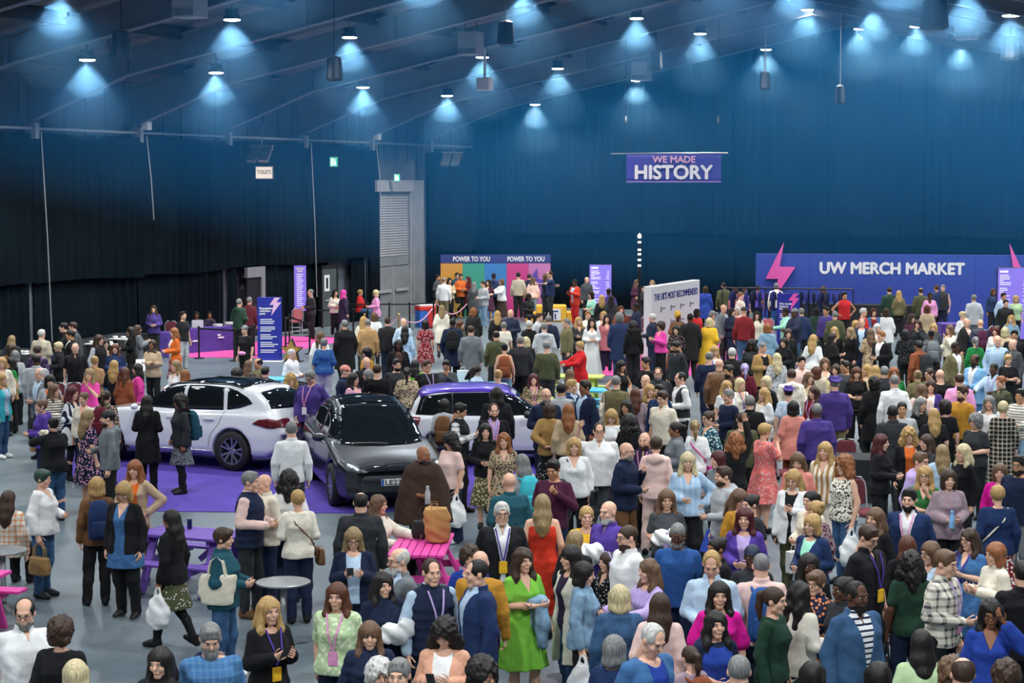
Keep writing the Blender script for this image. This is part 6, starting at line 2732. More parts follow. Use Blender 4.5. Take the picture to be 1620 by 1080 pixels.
M_SPK = pmat('speaker_black', (.02, .025, .03), .5)
for px, py, w, label in ((192, 70, .5, 'black hanging speaker beside the nearest beam, leftmost of the speakers'), (529, 109, .45, 'black hanging speaker above the TOILETS sign'), (800, 52, .48, 'black hanging speaker at the top middle of the hall'),
                         (1038, 96, .45, 'black hanging speaker above the WE MADE HISTORY banner'), (1210, 128, .4, 'small dark speaker on a long bright cable'), (1329, 150, .36, 'small dark speaker hanging lowest over the merch market'),
                         (1478, 23, .6, 'large black hanging speaker near the top edge over the merch market'), (1598, 76, .5, 'black hanging speaker nearest the right edge')):
    dn = {1210: -1.7, 529: -1.3, 800: -1.0}.get(px, -.55)
    p = on_roof(px, py, dn) if px != 1329 else at_depth(1329, 150, 66.0)
    root = empty('hanging_speaker', p, .4, label, 'speaker')
    w *= 1.0
    MB().lathe([(w * .34, .3), (w * .42, .28), (w * .5, -.24), (w * .46, -.3)], 14).build('cabinet', M_SPK, root, smooth=False)
    MB().lathe([(w * .40, -.3), (w * .36, -.32), (.0, -.33)], 14, caps=False).build('grille', M_BLACKM, root)
    MB().lathe([(w * .2, .34), (w * .36, .3)], 10).build('top_cap', M_LOUV, root)
    e = np.array(p) - CORNER
    zt = zroof(float(e @ UD)) - p.z
    MB().tube([(0, 0, .3), (0, 0, zt)], .014 if px != 1210 else .03, 5).build('cable', M_CORD if px in (1210, 1329, 800) else M_BLACKM, root)
for px, py, label in ((300, 3, 'pale grey heater box at the top edge, above the beams'), (745, 68, 'pale grey heater box hanging beside the white lamp rod'), (1015, 112, 'pale grey heater box below the last beam'), (1530, 42, 'pale grey heater box right of the ridge')):
    p = on_roof(px, py, .1)
    root = empty('heater_box', p, -YAW, label, 'heater')
    MB().bevbox(-.32, .32, -.3, .3, -.38, .34, .02).build('casing', pmat('heater_casing', (.42, .43, .45), .5), root)
    MB().box(-.28, .28, -.32, -.3, -.34, -.18).build('vent_grille', M_LOUV, root)
    MB().tube([(-.2, 0, .34), (-.2, 0, .9)], .015, 5).tube([(.2, 0, .34), (.2, 0, .9)], .015, 5).build('hangers', M_BLACKM, root)
p = on_roof(767, 133, -1.1)
root = empty('hanging_sensor', p, -YAW, 'white box hanging on a white rod below a bright lamp', 'sensor box')
MB().bevbox(-.22, .22, -.2, .2, -.2, .2, .03).build('casing', pmat('white_casing', (.75, .76, .78), .5), root)
MB().tube([(0, 0, .2), (0, 0, 1.5)], .05, 8).build('rod', pmat('white_casing', (.75, .76, .78), .5), root)
for px, py, v, label in ((232, 199, 22, 'small white junction box on the eaves rail'), (597, 216, 6, 'small white junction box on the eaves rail near the shutter')):
    p = at_left(px, py, .5)
    root = empty('junction_box', p, -YAW, label, 'junction box')
    MB().bevbox(-.12, .12, -.12, .12, -.13, .13, .015).build('casing', pmat('white_casing', (.75, .76, .78), .5), root)
    MB().bevbox(-.1, .1, -.14, -.12, -.1, .1, .008).build('lid', PLATEW, root)
for px, py, label in ((1299, 42, 'bright round hook ring under the ridge'), (1357, 50, 'dark round hook ring under the ridge'), (1506, 60, 'dark round hook ring right of the ridge'), (177, 68, 'dark round hook ring beside the leftmost speaker')):
    p = on_roof(px, py, -.1)
    g = MB()
    g.tube([(.1 * math.cos(a), 0, .1 * math.sin(a)) for a in np.linspace(0, 2 * math.pi, 13)], .02, 5, caps=False)
    g.tube([(0, 0, .1), (0, 0, .6)], .012, 5)
    o = g.build('hook_ring', M_CORD if px == 1299 else M_BLACKM, loc=p)
    tag(o, label, 'hook ring')


# ------------------------------------------------------------------ picnic tables: each board a part
def picnic_table(px, py, yaw, mat, label, L=1.5, Wd=.72):
    p = at(px, py, .75)
    root = empty('picnic_table', (p.x, p.y, 0), yaw, label, 'picnic table', 'coloured picnic tables')
    n = 7
    bw = Wd / n
    tb = MB().bevbox(-bw / 2 + .005, bw / 2 - .005, -L / 2, L / 2, -.02, .02, .005).mesh('table_board', mat)
    for i in range(n):
        put('table_board', tb, root, loc=(-Wd / 2 + bw * (i + .5), 0, .735))
    sb = MB().bevbox(-.06, .06, -L / 2, L / 2, -.018, .018, .005).mesh('bench_board', mat)
    for s in (-1, 1):
        for k in range(2):
            put('bench_board', sb, root, loc=(s * (Wd / 2 + .24 + k * .125), 0, .435))
    for y in (-L / 2 + .22, L / 2 - .22):
        for s in (-1, 1):
            MB().bar((s * .22, y, .71), (s * (Wd / 2 + .2), y, .0), .05, .1, up=(0, 1, 0)).build('leg', mat, root)
        MB().bar((-Wd / 2 - .42, y + .05, .39), (Wd / 2 + .42, y + .05, .39), .05, .09).build('bench_beam', mat, root)
        MB().bar((-Wd / 2 + .04, y + .05, .69), (Wd / 2 - .04, y + .05, .69), .05, .08).build('top_beam', mat, root)
    MB().bar((0, -L / 2 + .25, .68), (0, -.1, .4), .05, .07).bar((0, L / 2 - .25, .68), (0, .1, .4), .05, .07).build('brace', mat, root)
    return root


def wood(name, col):
    return pmat(name, col, .55, bump=.15, bscale=30, var=.12, vscale=12)


picnic_table(306, 842, math.radians(68), wood('purple_table_paint', (.16, .075, .42)), 'purple picnic table with a dark drinks can on it', 1.35)
picnic_table(667, 860, math.radians(-3), wood('pink_table_paint', (.75, .06, .36)), 'bright pink picnic table holding a brown paper bag')
picnic_table(738, 606, math.radians(88), wood('turquoise_table_paint', (.06, .42, .62)), 'turquoise picnic table behind the purple-roofed car')
picnic_table(402, 598, math.radians(86), wood('turquoise_table_paint', (.06, .42, .62)), 'turquoise picnic table behind the white SUV')
picnic_table(955, 616, math.radians(70), wood('turquoise_table_paint', (.06, .42, .62)), 'turquoise picnic table right of the purple-roofed car')
picnic_table(905, 594, math.radians(80), wood('lime_table_paint', (.48, .60, .12)), 'lime yellow picnic table by the red-coated person')
picnic_table(818, 630, math.radians(82), wood('lime_table_paint', (.48, .60, .12)), 'lime yellow picnic table just behind the purple roof')
picnic_table(-96, 908, math.radians(80), wood('pink_table_paint', (.75, .06, .36)), 'bright pink picnic table cut by the left edge')


def bistro(px, py, label):
    p = at(px, py, .74)
    root = empty('round_table', (p.x, p.y, 0), 0, label, 'table')
    g = MB().lathe([(.0, .728), (.30, .728), (.315, .732), (.315, .752), (.30, .752), (.0, .748)], 30, caps=False)
    g.build('table_top', perforated(), root, smooth=False)
    MB().lathe([(.31, .738), (.322, .745), (.31, .755)], 30, caps=False).build('rim', M_STEELB, root, smooth=True)
    MB().lathe([(.038, .02), (.038, .73)], 12).build('pole', M_STEELB, root, smooth=True)
    for k in range(4):
        a = k * math.pi / 2 + .5
        MB().bar((.04 * math.cos(a), .04 * math.sin(a), .06), (.3 * math.cos(a), .3 * math.sin(a), .015), .05, .025).build('foot', M_STEELB, root)
    return root


def perforated():
    if 'perforated_steel' in MATS:
        return MATS['perforated_steel']
    m, nt, b = new_mat('perforated_steel')
    tc = nt.nodes.new('ShaderNodeTexCoord')
    ck = nt.nodes.new('ShaderNodeTexChecker')
    ck.inputs['Scale'].default_value = 42
    ck.inputs[1].default_value = (.10, .11, .115, 1)
    ck.inputs[2].default_value = (.5, .52, .53, 1)
    nt.links.new(tc.outputs['Object'], ck.inputs['Vector'])
    nt.links.new(ck.outputs[0], b.inputs['Base Color'])
    b.inputs['Metallic'].default_value = .6
    b.inputs['Roughness'].default_value = .4
    return m


bistro(448, 921, 'round perforated steel table by the long-haired person in black')
bistro(4, 871, 'round perforated steel table cut by the left edge')


# ------------------------------------------------------------------ desks and tables
def cloth_table(name, p0, p1, depth, h, mat, label, cat='table'):
    """table under a floor-length cloth; p0-p1 is its front edge on the floor"""
    d = p1 - p0
    L = d.length
    root = empty(name, p0, math.atan2(d.y, d.x), label, cat)
    MB().bevbox(0, L, 0, depth, h - .03, h, .01).build('table_top', mat, root)
    V, F = [], []
    path = [(0, depth), (0, 0), (L, 0), (L, depth)]
    pts = []
    for (x0, y0), (x1, y1) in zip(path[:-1], path[1:]):
        n = max(3, int(math.hypot(x1 - x0, y1 - y0) / .06))
        for i in range(n):
            t = i / n
            nx, ny = (y1 - y0), -(x1 - x0)
            q = math.hypot(nx, ny)
            pts.append((x0 + (x1 - x0) * t, y0 + (y1 - y0) * t, nx / q, ny / q))
    for j, z in enumerate((0.01, h * .5, h - .01)):
        for i, (x, y, nx, ny) in enumerate(pts):
            o = (.02 + .02 * math.sin(i * 1.9) * (1 - j / 2.2)) * (1 if (nx, ny) else 1)
            V.append((x + nx * o, y + ny * o, z))
    n = len(pts)
    for j in range(2):
        for i in range(n - 1):
            F.append((j * n + i, j * n + i + 1, (j + 1) * n + i + 1, (j + 1) * n + i))
    put('cloth_drop', mesh_from('cloth_drop', V, F, [mat], True), root)
    return root


dk = cloth_table('reception_desk', at(298, 559), at(378, 553), .7, .76, M_PURPLECL, 'reception desk under a purple cloth with pink carpet in front', 'desk')
MB().box(1.08, 1.2, -.07, -.055, .5, .55).box(1.1, 1.32, -.07, -.055, .42, .47).build('lettering', M_WHITE, dk)
MB().box(.12, .36, -.07, -.055, .36, .41).build('lettering', M_WHITE, dk)
cloth_table('purple_table', at(246, 566), at(291, 564), .7, .76, M_PURPLECL, 'purple cloth table left of the reception desk')
cloth_table('buffet_table', at(118, 592), at(236, 567), 1.0, .78, M_BLACKC, 'long black-clothed buffet table with white trays')
cloth_table('buffet_table', at(-30, 608), at(72, 598), 1.0, .78, M_BLACKC, 'black-clothed table with cups at the left edge')
cloth_table('black_table', at(1262, 792), at(1378, 797), .85, .74, M_BLACKC, 'low black-clothed table between the burgundy chairs')
cloth_table('black_table', at(1490, 548), at(1520, 548), .8, .74, M_PURPLECL, 'small purple cloth stand near the merch market screen', 'table')
cloth_table('merch_counter', at(1215, 522), at(1440, 528), .7, 1.0, M_BLACKC, 'long dark counter in front of the merch market wall', 'counter')


def tray(px, py, z, w, d, label, n=3):
    p = at(px, py, z)
    root = empty('food_tray', (p.x, p.y, z + .002), -.35, label, 'tray')
    MB().bevbox(-w / 2, w / 2, -d / 2, d / 2, 0, .03, .008).build('tray_base', PLATEW, root)
    for i in range(n):
        MB().lathe([(.06, .03), (.08, .07), (.07, .1)], 10, c=(-w / 2 + w * (i + .5) / n, 0, 0)).build('bowl', PLATEW, root)


tray(160, 545, .78, .9, .35, 'long white tray on the buffet table')
tray(195, 537, .78, .8, .35, 'white tray at the far end of the buffet table')
tray(30, 560, .78, .6, .3, 'white tray of cups on the table at the left edge', 4)
lp = empty('laptop', at(312, 518, .76) + Vector((0, 0, .002)), math.radians(15), 'white laptop open on the reception desk', 'laptop')
MB().bevbox(-.18, .18, -.12, .12, 0, .018, .004).build('keyboard_base', PLATEW, lp)
l2 = MB().bevbox(-.18, .18, -.006, .006, 0, .24, .004).build('lid', PLATEW, lp, loc=(0, -.12, .015))
l2.rotation_euler = (.2, 0, 0)
for px, py, lab in ((344, 516, 'stack of white papers on the reception desk'), (362, 513, 'heap of white badge envelopes on the reception desk')):
    root = empty('paper_stack', at(px, py, .76) + Vector((0, 0, .002)), .3, lab, 'papers')
    for i in range(4):
        MB().box(-.14, .14, -.1, .1, .02 * i, .02 * i + .018).build('sheet_bundle', PLATEW, root, rot=(0, 0, .12 * i))

# drinks can on the purple table
cn = empty('drinks_can', at(300, 836, .757) + Vector((0, 0, .001)), 0, 'dark blue drinks can on the purple picnic table', 'can')
MB().lathe([(.028, 0), (.033, .01), (.033, .12), (.027, .135)], 14).build('can_body', pmat('can_blue', (.02, .03, .12), .3, metal=.5), cn, smooth=True)
MB().lathe([(.026, .135), (.028, .138), (.0, .137)], 14, caps=False).build('can_lid', M_STEELB, cn)


# ------------------------------------------------------------------ banquet chairs
M_BURG = pmat('burgundy_fabric', (.17, .03, .045), .85, bump=.2, bscale=50)
M_SALM = pmat('salmon_fabric', (.55, .16, .17), .85)
M_CHF = pmat('pale_chair_frame', (.62, .62, .63), .4, metal=.4)


def chair_meshes(fab):
    seat = MB().bevbox(-.21, .21, -.22, .2, .42, .5, .025).mesh('seat', fab)
    f = Field((-.26, -.04, .5), (.26, .06, 1.0), .025)
    f.stack([(.54, .17, .022, 0, 0), (.75, .19, .024, 0, 0), (.87, .18, .024, 0, 0), (.93, .11, .02, 0, 0)], 0, n=3)
    V, Q = f.quads()
    back = quick_mesh('backrest', V, Q, [fab])
    g = MB()
    pts = [(-.19, .0, .44), (-.205, .03, .75), (-.195, .04, .86), (-.12, .045, .95), (0, .05, .97), (.12, .045, .95), (.195, .04, .86), (.205, .03, .75), (.19, .0, .44)]
    g.tube(pts, .014, 6)
    fr = g.mesh('back_frame', M_CHF)
    leg = MB().tube([(0, 0, .44), (0, .02, 0)], .013, 6).mesh('leg', M_CHF)
    st = MB().tube([(-.19, 0, .25), (.19, 0, .25)], .01, 5).mesh('stretcher', M_CHF)
    return seat, back, fr, leg, st


CH_B, CH_S = chair_meshes(M_BURG), chair_meshes(M_SALM)


def chair(px, py, yaw, label, ms=CH_B, top=True):
    p = at(px, py, .94 if top else 0)
    root = empty('banquet_chair', (p.x, p.y, 0), math.radians(yaw), label, 'chair', 'banquet chairs')
    put('seat', ms[0], root)
    put('backrest', ms[1], root, loc=(0, .2, 0), rot=(-.08, 0, 0))
    put('back_frame', ms[2], root, loc=(0, .19, 0), rot=(-.06, 0, 0))
    for x, y, r in ((-.18, -.18, 0), (.18, -.18, 0), (-.18, .17, 0), (.18, .17, 0)):
        put('leg', ms[3], root, loc=(x, y, 0))
    put('stretcher', ms[4], root, loc=(0, -.18, 0))
    put('stretcher', ms[4], root, loc=(0, .18, 0))


chair(468, 487, 200, 'salmon banquet chair beside the tall purple board', CH_S)
chair(563, 468, 120, 'banquet chair under the person in red by the shutter', CH_S)
chair(98, 604, 175, 'burgundy chair with white frame behind the pink-topped person, left one')
chair(120, 604, 185, 'burgundy chair with white frame behind the pink-topped person, right one')
chair(1335, 692, 178, 'burgundy chair behind the low black table')
chair(1242, 703, 110, 'burgundy chair with a dark coat hung on it beside the coral dress')
chair(1372, 760, 30, 'burgundy chair tucked in front of the low black table')
chair(995, 498, 170, 'burgundy chair between the crowd and the recommendation wall, left one')
chair(1022, 499, 185, 'burgundy chair nearest the edge of the recommendation wall')
chair(1213, 503, 180, 'salmon chair beside the We made history sign', CH_S)
chair(273, 507, 180, 'burgundy chair behind the purple cloth table')
chair(1570, 515, 180, 'burgundy chair among the crowd below the purple screen')


# ------------------------------------------------------------------ queue barriers
BAR_POST = MB().lathe([(.03, .01), (.03, .93), (.038, .94), (.038, .98), (.02, 1.0)], 10).mesh('post', M_BLACKM)
BAR_BASE = MB().lathe([(.17, 0), (.17, .015), (.05, .035), (.03, .05)], 16).mesh('base', M_BLACKM)
M_BELT = pmat('black_belt', (.012, .013, .016), .8)


def barrier(pts, lab, belt=True):
    prev = None
    for i, (px, py) in enumerate(pts):
        p = at(px, py)
        root = empty('barrier_post', p, 0, lab[i], 'barrier post', 'black queue barrier posts')
        put('post', BAR_POST, root)
        put('base', BAR_BASE, root)
        if prev is not None and belt:
            d = prev - p
            MB().bar((0, 0, .92), (d.x, d.y, .92), .006, .05).build('belt', M_BELT, root)
        prev = p


barrier([(315, 567), (371, 571), (402, 563)], ['black queue barrier post in front of the reception desk', 'black queue barrier post beside the person in cap with pink bag', 'black queue barrier post at the edge of the blue collection sign'])
barrier([(452, 549), (458, 544), (490, 560)], ['black queue barrier post just behind the gold star', 'black queue barrier post on the pink carpet behind the gold star', 'black queue barrier post with its base at the end of the pink carpet'])
barrier([(490, 532), (559, 533), (540, 512)], ['black queue barrier post before the slate grey side door', 'black queue barrier post beside the tall person in black coat', 'black queue barrier post near the person in pink headscarf'])
barrier([(545, 520), (582, 521), (616, 521), (648, 521), (686, 519)], ['%s barrier post from the left in the row before the steel doors' % k for k in ('first', 'second', 'third', 'fourth', 'fifth')])
M_GOLD = pmat('gold_metal', (.6, .42, .12), .3, metal=.9)
GP = MB().lathe([(.14, 0), (.14, .02), (.025, .04), (.025, .88), (.045, .92), (.0, .97)], 12).mesh('post', M_GOLD)
prev = None
M_ROPE = pmat('pink_rope', (.62, .30, .42), .7)
for i, (px, py, lab) in enumerate(((577, 540, 'gold rope post left of the pink rope'), (631, 540, 'gold rope post in front of the steel doors'), (690, 515, 'gold rope post beside the gold star'), (742, 512, 'gold rope post with pink rope under the striped wall'))):
    p = at(px, py)
    root = empty('rope_post', p, 0, lab, 'rope post', 'gold rope posts')
    put('post', GP, root)
    if prev is not None:
        d = prev - p
        MB().tube([(d.x * t, d.y * t, .85 - .45 * math.sin(math.pi * t)) for t in np.linspace(0, 1, 9)], .022, 6).build('rope', M_ROPE, root)
    prev = p

# clothes rail in the merch market with hanging shirts
r0, r1 = at_depth(1143, 455, 64.0), at_depth(1350, 457, 63.0)
d = r1 - r0
cr = empty('clothes_rail', (r0.x, r0.y, 0), math.atan2(d.y, d.x), 'long black clothes rail across the merch market', 'clothes rail')
Lr = math.hypot(d.x, d.y)
MB().tube([(0, 0, r0.z), (Lr, 0, r0.z)], .025, 6).build('rail', M_BLACKM, cr)
for k in range(4):
    MB().tube([(Lr * k / 3, 0, 0), (Lr * k / 3, 0, r0.z)], .02, 6).box(Lr * k / 3 - .03, Lr * k / 3 + .03, -.25, .25, 0, .03).build('upright', M_BLACKM, cr)
f = Field((-.3, -.08, -.8), (.3, .08, .1), .03)
f.stack([(-.72, .2, .03, 0, 0), (-.3, .2, .035, 0, 0), (-.14, .21, .035, 0, 0), (-.06, .1, .03, 0, 0)], .02)
f.cone(np.array([-.18, 0, -.15]), np.array([-.25, 0, -.34]), .05, .05, .02)
f.cone(np.array([.18, 0, -.15]), np.array([.25, 0, -.34]), .05, .05, .02)
V, Q = f.quads()
SHIRT = quick_mesh('hanging_shirt', V, Q, [CLOTH])
for i in range(16):
    t = .08 + i * .052 + (.05 if i > 8 else 0)
    p = Vector((r0.x, r0.y, r0.z)) + d * t
    o = put('hanging_shirt', SHIRT, None, loc=(p.x, p.y, r0.z - .03), rot=(0, 0, 1.1 + .2 * (i % 3)), color=lin(('20285c', '1b2148', '2b2f6e', '17203c')[i % 4]))
    tag(o, 'navy shirt hanging %s from the left on the merch clothes rail' % ORD[i], 'shirt', 'shirts on the clothes rail')
